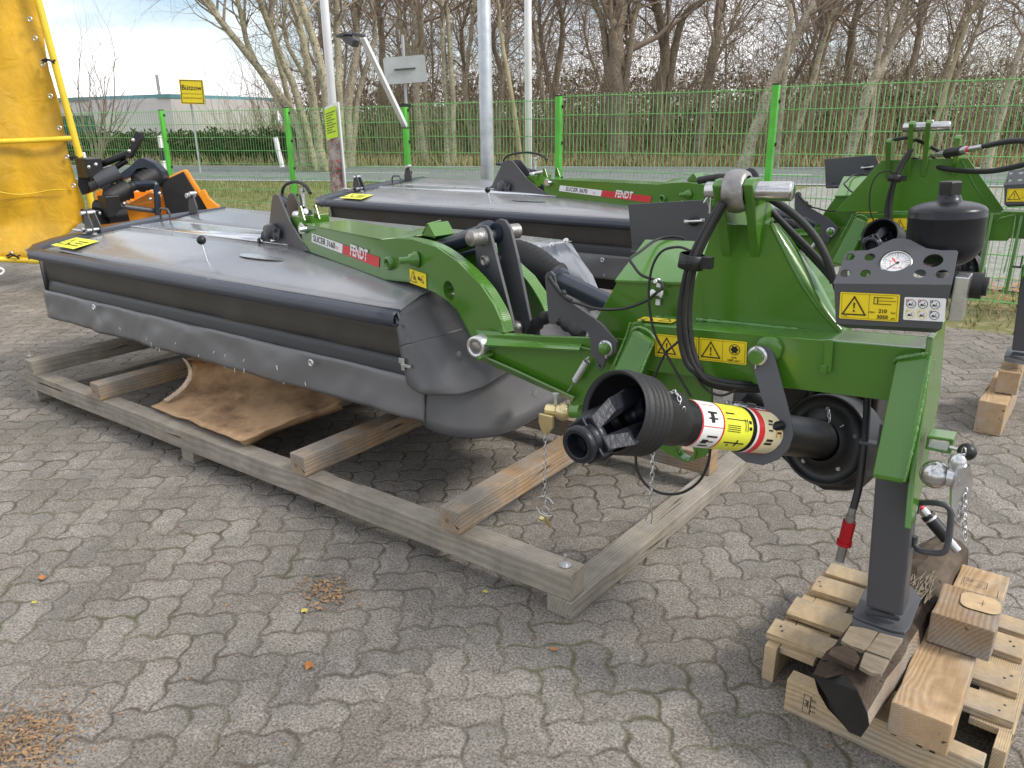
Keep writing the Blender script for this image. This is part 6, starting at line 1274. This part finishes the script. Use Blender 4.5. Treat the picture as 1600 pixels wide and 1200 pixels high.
    b.ball(ay(880, 458, .185), .012, 10); b.tube(spline([ay(858, 433, .18), ay(866, 445, .18), ay(880, 462, .18), ay(893, 470, .18)], 4), .007, 7); b.build('pull_cord', M['rubber'], root)
    b = MB(); b.tube(spline([ay(1355, 612, .20), ay(1354, 650, .18), ay(1350, 700, .12), ay(1342, 760, .08), ay(1333, 795, .06)], 5), .0095, 10); hs = b.build('return_hose', M['rubber'], root)
    a, d = ay(1332, 797, .06), ay(1312, 876, .06); dr_ = (d - a); b = MB(); b.cyl(a.lerp(d, .22), a.lerp(d, .62), .0165, 20); b.cyl(a.lerp(d, .60), a.lerp(d, .67), .0195, 20); cpl = b.build('red_coupling', M['red'], hs)
    b = MB(); b.cyl(a.lerp(d, -.05), a.lerp(d, .12), .010, 14); b.cyl(a.lerp(d, .10), a.lerp(d, .22), .013, 6); b.cut(); b.cyl(a.lerp(d, .67), a.lerp(d, .80), .0125, 6); b.cyl(a.lerp(d, .80), d, .0115, 16); b.build('coupling_end', M['cast'], cpl)
    b = MB(); o = ay(1360, 692, .13); b.box(o, (.05, .03, .008)); b.box(o + V(.02, 0, .03), (.006, .03, .06)); b.build('hose_holder', M['grey'], root, bevel=.002)
    a, d = ay(1440, 795, .16), ay(1496, 860, .16); b = MB(); b.cyl(a.lerp(d, .15), a.lerp(d, .72), .017, 18); c2_ = b.build('black_coupling', M['black'], root)
    b = MB(); b.cyl(a.lerp(d, .0), a.lerp(d, .15), .013, 6); b.cut(); b.cyl(a.lerp(d, .72), d, .011, 12); b.cut(); b.cyl(a.lerp(d, .22), a.lerp(d, .26), .018, 18); b.build('coupling_end', M['zinc'], c2_)
    b = MB(); b.cyl(a.lerp(d, -.10), a.lerp(d, .0), .010, 10); b.build('coupling_mark', M['redp'], c2_)
    b = MB(); b.tube(spline([a.lerp(d, -.08), ay(1425, 770, .17), ay(1415, 720, .2), ay(1420, 640, .24)], 4), .008, 8); b.build('leg_hose', M['rubber'], root)

near = thing('disc_mower', (-1.2, .6, .1), 'green and dark grey mower nearest the camera, marked 3160, lying on the timber frame', 'mower', 'disc mowers side by side')
build_bed(near, False); build_arm(near, False); build_hitch(near, False)
rearm = thing('disc_mower', (-1.2, .6, .1), 'green and dark grey mower behind the nearest one, marked 3670, beside the fence', 'mower', 'disc mowers side by side')
build_bed(rearm, True); build_arm(rearm, True); build_hitch(rearm, True)
for o in list(rearm.children):
    if o.name.split('.')[0] in ('control_panel', 'accumulator', 'valve_block', 'valve_coil', 'parking_leg', 'right_leg_post', 'leg_side_plate', 'lower_link_ball', 'stub_tube', 'leg_hose', 'black_coupling', 'return_hose', 'hose_holder'): o.location.x += .15
    if o.name.split('.')[0] == 'return_hose': [bpy.data.objects.remove(q_) for q_ in list(o.children_recursive) + [o]]
b = MB(); b.box((.96, .165, 1.02), (.24, .125, .138)); b.build('beam_extension', M['green'], rearm, bevel=.01)
for X0 in (.80, .93):
    b = MB(); b.prism([V(X0, .085, 1.07), V(X0, .22, 1.07), V(X0 + .0, .16, .74), V(X0, .08, .66), V(X0, .03, .68)], V(.014, 0, 0)); b.build('web_plate', M['green'], rearm, bevel=.002)
rearm.location += V(-.03, 2.8, .04)

# ================================================================== TIMBER FRAME under the near mower
def beam(name, c0, c1, wdt, hgt, m, parent, roll=0.0, wob=.0, bevel=.004, seed=0, cut=0.0):
    """a sawn timber from c0 to c1 (centre line); its own X axis runs along the grain"""
    c0, c1 = Vector(c0), Vector(c1); d = c1 - c0; L_ = d.length; d.normalize(); y = UZ.cross(d).normalized(); z = d.cross(y)
    rn = random.Random(seed); n = 6; vs = []; fs = []
    for i in range(n + 1):
        x = -L_ / 2 + L_ * i / n; j = (rn.gauss(0, wob), rn.gauss(0, wob))
        for a, b_ in ((-1, -1), (1, -1), (1, 1), (-1, 1)): vs.append((x, a * wdt / 2 + j[0], b_ * hgt / 2 + j[1]))
    for i in range(n):
        for k in range(4): fs.append((i * 4 + k, i * 4 + (k + 1) % 4, i * 4 + 4 + (k + 1) % 4, i * 4 + 4 + k))
    fs += [(3, 2, 1, 0), tuple(n * 4 + k for k in range(4))]
    me = bpy.data.meshes.new(name); me.from_pydata([(v[0] + seed * 3.1, v[1], v[2]) for v in vs], [], fs); me.materials.append(m)
    for v in me.vertices: v.co.x -= seed * 3.1
    me.update(); o = bpy.data.objects.new(name, me); COL.objects.link(o)
    rot_ = Matrix((d, y, z)).transposed() @ Matrix.Rotation(roll, 3, 'X'); mw = Matrix.Translation((c0 + c1) / 2) @ rot_.to_4x4()
    if parent: o.parent = parent; mw = Matrix.Translation(-wloc(parent)) @ mw
    o.matrix_basis = mw
    if bevel: q = o.modifiers.new('b', 'BEVEL'); q.width = bevel; q.segments = 2
    return o
tf = thing('wooden_skid', (-2, .9, 0), 'long weathered timber skid frame on the paving that carries the nearest mower', 'timber frame')
beam('runner', (-3.955, .045, .1225), (-.010, .045, .1225), .088, .103, M['wgrey'], tf, wob=.0012, seed=1)
beam('runner', (-3.92, 1.30, .1225), (-.0, 1.22, .1225), .09, .10, M['wbrown'], tf, seed=2)
for i, (x0, x1, ym, m) in enumerate(((-.055, .03, 1.62, 'wgrey'), (-3.88, -3.84, 1.7, 'wgrey'))):
    beam('base_timber', (x0, .0, .0355), (x1, ym, .0355), .105, .070, M[m], tf, seed=3 + i)
beam('base_timber', (-2.26, .01, .0355), (-2.26, 1.5, .0355), .10, .070, M['wgrey'], tf, seed=5)
for i, (x, m) in enumerate(((-3.845, 'wgrey'), (-3.06, 'wbrown'), (-1.37, 'wbrown'), (-.525, 'wbrown'))):
    beam('cross_timber', (x, -.008, .221), (x + .03, 1.75, .221), .092, .092, M[m], tf, wob=.001, seed=6 + i)
def hexbolt(px, py, z, s=1.0, tall=.04):
    o = az(px, py, z); b = MB(); b.cyl(o, o + UZ * .003, .021 * s, 22); b.cyl(o + UZ * .003, o + UZ * .012, .010 * s, 6); b.cyl(o + UZ * .012, o + UZ * tall, .0055 * s, 10); b.build('bolt', M['zinc'], tf)
hexbolt(883, 883, .1755); hexbolt(47, 556, .268, .9); hexbolt(62, 581, .1755, .6, .016)
# cardboard over the frame
cbd = thing('cardboard_sheet', az(370, 640, .27), 'torn sheet of brown cardboard sagging over the timber frame under the mower', 'cardboard')
rows = [[az(236, 634, .20), az(268, 648, .20), az(305, 663, .20), az(340, 676, .205), az(374, 689, .21), az(386, 686, .225)],
        [az(262, 622, .21), az(300, 632, .205), az(340, 642, .205), az(380, 652, .215), az(420, 662, .235), az(440, 662, .26)],
        [az(289, 600, .25), az(325, 608, .225), az(365, 618, .22), az(410, 630, .23), az(460, 640, .255), az(487, 644, .275)],
        [az(300, 572, .34), az(340, 578, .30), az(380, 590, .27), az(430, 605, .265), az(490, 620, .275), az(530, 630, .29)],
        [az(293, 560, .42), az(335, 556, .40), az(380, 562, .36), az(430, 580, .32), az(500, 598, .31), az(545, 612, .31)]]
rows = list(zip(*[spline(r, 4) for r in rows])); rows = [spline(r, 4) for r in rows]; rows = [[p + V(0, 0, .014 * noise.noise(p * 9) + .010 * (.3 - abs(noise.noise(p * 5 + V(2, 2, 2))))) for p in r] for r in rows]; b = MB(); b.grid(rows); b.build('sheet', M['card'], cbd, solid=.006)
b = MB(); ed = spline([az(291, 562, .415), az(299, 575, .36), az(300, 590, .31), az(290, 606, .262), az(274, 620, .235), az(262, 628, .222)], 6)
up_ = [p + V(-.03 * 1.2, .0, .003 + .004 * (i % 2)) for i, p in enumerate(ed)]; b.grid([ed, up_]); b.build('torn_edge', M['corr'], cbd, solid=.004)
b = MB(); a = [az(374, 690, .208), az(420, 668, .228), az(470, 650, .262), az(530, 632, .285)]; b.grid([a, [p - UZ * .035 + V(0, .03, 0) for p in a]]); b.build('folded_flap', M['card'], cbd, solid=.004)

# ================================================================== SMALL PALLET with timber pieces at the right
pt = thing('wooden_pallet', (.93, .25, 0), 'small fresh pine pallet on the paving under the parking leg, bottom right', 'pallet')
for i, (y, x0, m) in enumerate(((.16, .603, 'wpine'), (.30, .622, 'wpine'), (.47, .648, 'wpine'), (.585, .66, 'wpine'))):
    w_ = (.085, .105, .10, .08)[i]; beam('deck_slat', (x0, y, .1325), (1.235, y - .005, .1325), w_, .022, M[m], pt, seed=20 + i, wob=.0008, bevel=.002)
for i, x in enumerate((.70, .93, 1.19)): beam('stringer_board', (x, .10, .110), (x + .03, .62, .110), .10, .021, M['wpine'], pt, seed=30 + i, bevel=.002)
beam('side_runner', (.628, .088, .060), (.66, .60, .060), .036, .119, M['wpine'], pt, seed=40, bevel=.002)
beam('side_runner', (1.215, .02, .060), (1.262, .60, .060), .030, .119, M['wpine'], pt, seed=41, bevel=.002)
beam('side_runner', (.93, .12, .050), (.95, .60, .050), .09, .098, M['wpine'], pt, seed=44, bevel=.002)
fb = beam('front_board', (.708, .018, .054), (1.19, -.02, .054), .05, .108, M['wpine'], pt, seed=42, bevel=.003)
a, d = az(1240, 1102, .0), None
q = V(.765, -.0115, .055); decal('stamp', [M['ink'], M['ink']], q + V(.01, .001, 0), V(1, -.078, 0), V(-.078, -1, 0), .06, .05, [('frame', -.008, 0, .018, .060, .0012, 1), ('line', .003, -.03, .003, .03, .0012, 1), ('text', 'IPPC', -.008, 0, .013, 1, .02, 1, 270), ('text', 'FR-', .012, .018, .011, 1, .01), ('text', 'LO-', .012, 0, .011, 1, .01), ('text', 'HT', .011, -.018, .011, 1, .01)], pt, base=None)
q = V(1.03, -.0335, .088); decal('stamp_marks', [M['ink'], M['ink']], q, V(1, -.078, 0), V(-.078, -1, 0), .06, .02, [('rect', -.04, 0, .012, .010, 1), ('rect', -.01, .003, .022, .004, 1), ('rect', .02, 0, .014, .011, 1), ('rect', .05, 0, .012, .012, 1)], pt, base=None)
b = MB(); rn = random.Random(4)
for (x, y) in ((1.20, .14), (1.21, .17), (1.20, .29), (1.215, .31), (1.21, .46), (1.2, .48), (.66, .48), (.67, .455), (.64, .15), (.63, .17)): b.cut(); b.cyl((x, y, .1435), (x + .0, y, .1445), .0035, 8)
b.build('nail_head', M['ink'], pt)
# old log
lg = thing('old_log', (.92, .25, .144), 'dark rotten split log lying on the pallet right under the grey foot plate', 'log')
sec = [(-.035, .160), (-.072, .135), (-.088, .085), (-.075, .035), (-.045, .0), (.045, .0), (.078, .02), (.088, .07), (.080, .140), (.045, .168), (.0, .174)]
F, Bk_ = V(.868, -.15, .144), V(.985, .76, .144); rows = []; nn_ = 22; dl_ = (Bk_ - F).normalized(); sx_ = V(dl_.y, -dl_.x, 0)
for i in range(nn_ + 1):
    t = i / nn_; c = F.lerp(Bk_, t); row = []; k_ = 1.0 if t < .85 else 1 - (t - .85) * 1.2
    for j, (s, h) in enumerate(sec):
        cut = 0
        if i <= 2: cut = (.05 - h * .35) * (2 - i) / 2 + .02
        p = c + sx_ * (s * k_ * (.92 + .08 * math.sin(3 * t + j))) + UZ * (h * (k_ if h > .1 else 1)) + dl_ * 0
        if t < .10 and h > .1: p.z -= .03 * (1 - t / .1)
        nz = noise.noise(p * 9) * .010 + noise.noise(p * 34) * .004; p += (sx_ * (1 if s > 0 else -1) + UZ * (.6 if h > .03 else 0)) * nz
        if i == 0: p += dl_ * (.11 * (s + .09) / .18 - .10 * 0 + (.06 if h > .1 else 0) * (1 if s < 0 else .2)) * -1 + dl_ * .08
        row.append(p)
    row.append(row[0]); rows.append(row)
b = MB(); b.grid(rows, sm=False); b.add([p for p in rows[0][:-1]], [tuple(range(len(sec)))]); b.add([p for p in rows[-1][:-1]], [tuple(reversed(range(len(sec))))])
b.m = [1 if (k_ // len(sec)) < 8 and 5 <= (k_ % len(sec)) <= 7 else 0 for k_ in range(len(b.f))]  # front right side in brown wood, its sunlit tone painted in
lb_ = b.build('log_body', [M['wold'], M['wbrown']], lg)
b = MB(); b.add([p - dl_ * .002 for p in rows[0][:-1]], [tuple(range(len(sec)))]); b.build('shaded_end', M['wend'], lg, solid=.002)  # dark facing over the log end, coloured for the shade there
b = MB(); rn = random.Random(8)
def flake(pxs, z, th=.012):
    pts = [az(a_, c_, z) for a_, c_ in pxs]; b.prism(pts, V(0, 0, -th))
b = MB(); flake([(1314, 1000), (1328, 977), (1352, 981), (1372, 987), (1356, 1014), (1348, 1016), (1330, 1009)], .328); b.build('bark_plate', M['wbark'], lg, bevel=.002)
b = MB(); flake([(1374, 988), (1398, 994), (1412, 997), (1396, 1020), (1378, 1053), (1360, 1050), (1343, 1040), (1350, 1020)], .330); b.build('bark_plate', M['wbark'], lg, bevel=.002)
b = MB(); flake([(1300, 1012), (1318, 1008), (1335, 1014), (1345, 1030), (1335, 1042), (1310, 1030), (1294, 1022)], .322); b.build('bark_plate', M['wold'], lg, bevel=.002)
b = MB()
for k in range(60):
    c = az(1432 + rn.uniform(-10, 22), 920 + rn.uniform(-18, 24), .312); d = (dl_ + V(rn.gauss(0, .12), 0, rn.uniform(0, .25))).normalized(); b.tube([c, c + d * rn.uniform(.02, .06)], [.003, .001], 4)
b.build('splinters', M['wbark'], lg)
def block(name, pts_top, z0, m, label, group=None, end=None):
    """a sawn block given by its four top corners (front-left, front-right, back-right, back-left)"""
    c = sum(pts_top, V(0, 0, 0)) / 4; fm = (pts_top[0] + pts_top[1]) / 2; bm_ = (pts_top[2] + pts_top[3]) / 2
    h = c.z - z0; w_ = (pts_top[1] - pts_top[0]).length; dz = V(0, 0, -h / 2); o = beam(name, fm + dz, bm_ + dz, w_, h, m, None, bevel=.004, wob=.0015, seed=hash(label) % 17)
    tag(o, label, 'timber block', group); return o
At = [az(1393, 1098, .24), az(1490.5, 1134, .24)]; At += [At[1] + V(.022, .52, 0), At[0] + V(.022, .52, 0)]
block('timber_block', At, .146, M['wblock'], 'long thick timber block with ringed grey end, on the pallet right of the rotten log')
Bt = [az(1456, 957, .338), az(1556.5, 989, .338), az(1571, 938, .338), az(1473, 909, .338)]
block('timber_block', Bt, .243, M['wbrown'], 'short timber block with a brown end and pale resin patch, topmost of the pile')
Ct = [V(1.03, .385, .262), V(1.16, .385, .262), az(1577, 902, .262), az(1504, 880.5, .262)]
c_o = block('timber_block', Ct, .146, M['wblock'], 'stamped timber block at the back of the pallet, right behind the topmost block')
decal('block_stamp', [M['ink'], M['ink']], az(1524, 913, .2635), V(1, -.02, 0), UZ, .06, .04, [('frame', 0, 0, .06, .036, .0015, 1), ('text', '88', -.015, .006, .014, 1, .01), ('text', 'C 1', .012, -.008, .011, 1, .01)], c_o, base=None) if False else None
dd = decal('block_stamp', [M['ink'], M['ink']], az(1524, 912, .2635), V(1, -.02, 0), UZ, .06, .04, [('frame', 0, 0, .060, .036, .0018, 1), ('text', 'DE', -.014, .007, .013, 1, .02), ('text', 'HT', .014, -.007, .011, 1, .02)], tf, base=None)
dd.parent = None; dd.location = wloc(tf); mb_ = dd.location.copy(); dd.parent = c_o
dd.matrix_basis = c_o.matrix_basis.inverted() @ Matrix.Translation(mb_)
dd = decal('resin_patch', [M['resin'] if 'resin' in M else M.setdefault('resin', mat('pale_resin_wood', (.72, .52, .22), .5, 0, .1, 20)), M['ink']], az(1532, 943, .3392), V(1, .06, 0), UZ, .095, .085, [('line', .004, -.018, .006, .014, .0012, 1), ('line', -.006, -.004, .01, -.002, .0014, 1)], tf, rad=.026, lift=.0016)
# keep it on the topmost block
top_block = [o for o in COL.objects if o.name.startswith('timber_block') and 'topmost' in o.get('label', '')][0]
loc_ = wloc(tf); dd.parent = top_block; dd.matrix_basis = top_block.matrix_basis.inverted() @ Matrix.Translation(loc_)
# blocks under the rear mower's leg
g = [az(1529, 625, .181), az(1572.5, 632.5, .181)]; g += [g[1] + V(.03, .62, 0), g[0] + V(.03, .62, 0)]
block('timber_block', g, .002, M['wblock'], 'big orange-brown timber block on the paving at the right edge, under the rear leg')
yb_ = 2.80; g = [ay(1561, 580, yb_), ay(1596, 584, yb_)]; zt_ = (g[0].z + g[1].z) / 2; g = [V(p.x, p.y, zt_) for p in g]; g += [g[1] + V(0, .30, 0), g[0] + V(0, .30, 0)]
block('timber_block', g, .183, M['wblock'], 'small square timber offcut with a sawn end on the big block, under the rear foot')

# ================================================================== TARPAULIN banner at the left
tb = thing('tarpaulin_screen', (-9.8, 2.2, 0), 'large yellow tarpaulin laced to a leaning yellow tube frame at the left edge', 'tarpaulin')
D0 = 9.6
def tq(px, py, dd=0): return pd(px, py, D0 + dd)
edge = [(44, -60), (53, 0), (66, 60), (77, 110), (90, 160), (104, 215), (113, 250), (122, 290), (136, 330), (130, 345), (95, 375), (62, 402)]
rows = []
for i, (ex, ey) in enumerate(edge):
    row = []
    for k in range(17):
        s = k / 16; x = -260 + (ex + 260) * s; y = ey + (0 if i < 7 else (403 - ey) * (1 - s) ** .5 * min(1, (i - 6) / 5) * 1.0); y = ey if i < 8 else ey + (404 - ey) * (1 - s) * .8
        p = tq(x, y, 0); nzv = noise.noise(V(x * .012, y * .016, 0)) * .16 + noise.noise(V(x * .03, y * .045, 5)) * .06; p += FWD * nzv; row.append(p)
    rows.append(row)
b = MB(); b.grid(rows); b.build('tarp', M['tarp'], tb, subd=1, solid=.004)
b = MB()
for px, py in ((50, 30), (58, 60), (70, 100), (82, 150), (96, 200), (108, 245), (118, 290), (20, 396), (45, 392)): b.cut(); b.lathe(tq(px - 3, py, -.06), -FWD, [(.012, 0), (.016, .008), (.024, .008), (.026, 0)], 14)
b.build('eyelet', M['zinc'], tb)
b = MB(); b.tube([tq(x_ * 1.0, 300 + 4 * math.sin(x_ * .05), -.05 + .1 * noise.noise(V(x_ * .012, 4.8, 0))) for x_ in range(-260, 118, 14)], .006, 5); b.build('hem_seam', M['ytube'], tb)
for nm, l, r in (('frame_tube', [(44, -60), (62, 10), (90, 115), (122, 235), (150, 345), (158, 372)], .034), ('cross_tube', [(-260, 224), (0, 221), (60, 219), (112, 216)], .026), ('bottom_tube', [(-260, 404), (0, 405), (62, 408)], .030)):
    b = MB(); b.tube([tq(a_, c_, -.09) for a_, c_ in l], r, 12); b.build(nm, M['ytube'], tb)
b = MB()
for (px, py) in ((75, 95), (118, 247), (20, 400)): b.cut(); b.tube([tq(px - 10, py, -.12), tq(px - 3, py - 3, -.14), tq(px + 6, py + 1, -.15), tq(px + 11, py - 1, -.12)], .010, 6); b.tube([tq(px - 8, py + 3, -.12), tq(px + 2, py - 2, -.15), tq(px + 10, py + 4, -.12)], .008, 6)
b.build('lashing', M['rubber'], tb)
b = MB(); b.tube(spline([tq(-8, 421, -.3), tq(0, 419, -.3), tq(6, 423, -.3), tq(2, 428, -.3), tq(-8, 430, -.3)], 3), .012, 6); tag(b.build('white_rope', M['whitep']), 'loop of white rope on the paving at the left edge', 'rope')

# ================================================================== ORANGE MULCHER behind
mu = thing('flail_mulcher', gp(240, 330, 8.4), 'orange and black flail mulcher with folded black arm parked behind the nearest mower', 'mulcher')
DM = 8.6
def mq(px, py, dd=0): return pd(px, py, DM + dd)
def slab(nm, pxs, depth, m, dd=0, bevel=.006, par=mu): b = MB(); b.prism([mq(a_, c_, dd) for a_, c_ in pxs], FWD * depth); return b.build(nm, M[m], par, bevel=bevel)
slab('housing', [(140, 365), (150, 330), (175, 302), (200, 318), (235, 300), (262, 312), (262, 345), (250, 372), (140, 380)], .2, 'orange', .25)
slab('housing_top', [(148, 300), (165, 293), (212, 300), (262, 296), (262, 316), (205, 318), (150, 330)], .2, 'orange', .45)
slab('bonnet_frame', [(246, 284), (287, 265), (291, 266), (316, 305), (341, 322), (345, 332), (300, 345), (262, 345)], .05, 'orange', .1)
slab('bonnet_panel', [(250, 285), (286, 268), (304, 298), (326, 328), (300, 342), (262, 340)], .02, 'black', .06)
slab('side_lug', [(308, 300), (318, 296), (326, 310), (340, 322), (344, 332), (325, 330)], .05, 'orange', .02)
slab('black_arm_curve', [(186, 272), (200, 262), (215, 248), (224, 247), (240, 254), (254, 268), (258, 280), (248, 282), (238, 268), (226, 262), (214, 264), (204, 276), (190, 282)], .12, 'navy', .0)
slab('upright_link', [(196, 240), (202, 232), (208, 212), (212, 205), (219, 207), (222, 217), (216, 226), (208, 240), (203, 248), (196, 247)], .06, 'black', -.1)
b = MB(); b.tube([mq(142, 262, .1), mq(170, 252, .0), mq(200, 240, -.05)], .035, 8); b.cut(); b.tube([mq(150, 272, .1), mq(180, 262, 0), mq(198, 250, 0)], .03, 8); b.cut(); b.box(mq(140, 262), (.2, .16, .18)); b.build('upper_link', M['black'], mu, bevel=.01)
b = MB(); b.cyl(mq(150, 284, -.05), mq(186, 268, -.05), .075, 18); b.cyl(mq(145, 290, 0), mq(155, 284, -.05), .05, 14); b.build('ram', M['grey'], mu)
b = MB(); a, d = mq(165, 312, -.15), mq(245, 272, .1); dv = (d - a); ln = dv.length
b.lathe(a, dv, [(.05, 0), (.08, .03)] + [(.075 + .03 * (k_ % 2) * .35 + .018 * k_ / 9, ln * (.08 + .036 * k_)) for k_ in range(10)] + [(.05, ln * .46), (.05, ln * .56)] + [(.085 + .010 * (k_ % 2) + .003 * k_, ln * (.60 + .04 * k_)) for k_ in range(10)], 22); b.build('shaft_guard', M['rubber'], mu)
b = MB(); b.cyl(mq(150, 322, -.1), mq(175, 325, -.2), .06, 14); b.box(mq(172, 322, -.2), (.16, .14, .2)); b.box(mq(150, 338, -.1), (.25, .16, .14)); b.cyl(mq(170, 338, -.2), mq(200, 334, -.2), .07, 14); b.build('input_joint', M['black'], mu, bevel=.01)
b = MB(); b.tube([mq(186, 322, -.2), mq(246, 330, -.15)], .026, 10); b.build('stabiliser_bar', M['grey'], mu)
b = MB(); b.tube(spline([mq(212, 288, -.2), mq(240, 287, -.2), mq(244, 292, -.2), mq(246, 315, -.2), mq(247, 336, -.2)], 4), .03, 10); b.build('guard_hoop', M['navy'], mu)
slab('leg_plate', [(158, 292), (172, 285), (176, 300), (164, 308)], .05, 'black', -.1); slab('side_plate', [(122, 262), (140, 262), (140, 300), (128, 305), (121, 290)], .1, 'black', .1)
b = MB()
for px, py in ((208, 219), (202, 236), (139, 261), (184, 318), (194, 318), (235, 311), (249, 302), (176, 336), (156, 333), (150, 257)): b.cut(); b.ball(mq(px, py, -.22), .018, 8)
b.build('bolt_head', M['zinc'], mu)
# hose leaving the rear machine to the right
wl0 = wloc(rearm)
b = MB(); b.tube(spline([ay(1516, 233, 2.7), ay(1545, 227, 2.5), ay(1575, 221, 2.3), ay(1602, 220, 2.15), ay(1640, 226, 2.0)], 5), .013, 9); b.tube(spline([ay(1418, 246, 3.05), ay(1440, 253, 3.05), ay(1470, 262, 3.0), ay(1505, 267, 2.9), ay(1550, 267, 2.6), ay(1605, 256, 2.3), ay(1640, 246, 2.1)], 5), .0135, 9); hh_ = b.build('supply_hose', M['rubber'], rearm)
a, d = ay(1458, 243, 2.9), ay(1538, 229, 2.55); b = MB(); b.cyl(a.lerp(d, .30), a.lerp(d, .58), .024, 16); b.build('coupling_sleeve', M['black'], hh_)
b = MB(); b.cyl(a, a.lerp(d, .14), .009, 12); b.cyl(a.lerp(d, .10), a.lerp(d, .30), .014, 12); b.cyl(a.lerp(d, .58), a.lerp(d, .68), .018, 6); b.cyl(a.lerp(d, .68), d, .013, 12); b.build('coupling_body', M['zinc'], hh_)
b = MB(); b.cyl(a.lerp(d, .70), a.lerp(d, .74), .0145, 12); b.build('red_ring', M['redp'], hh_)
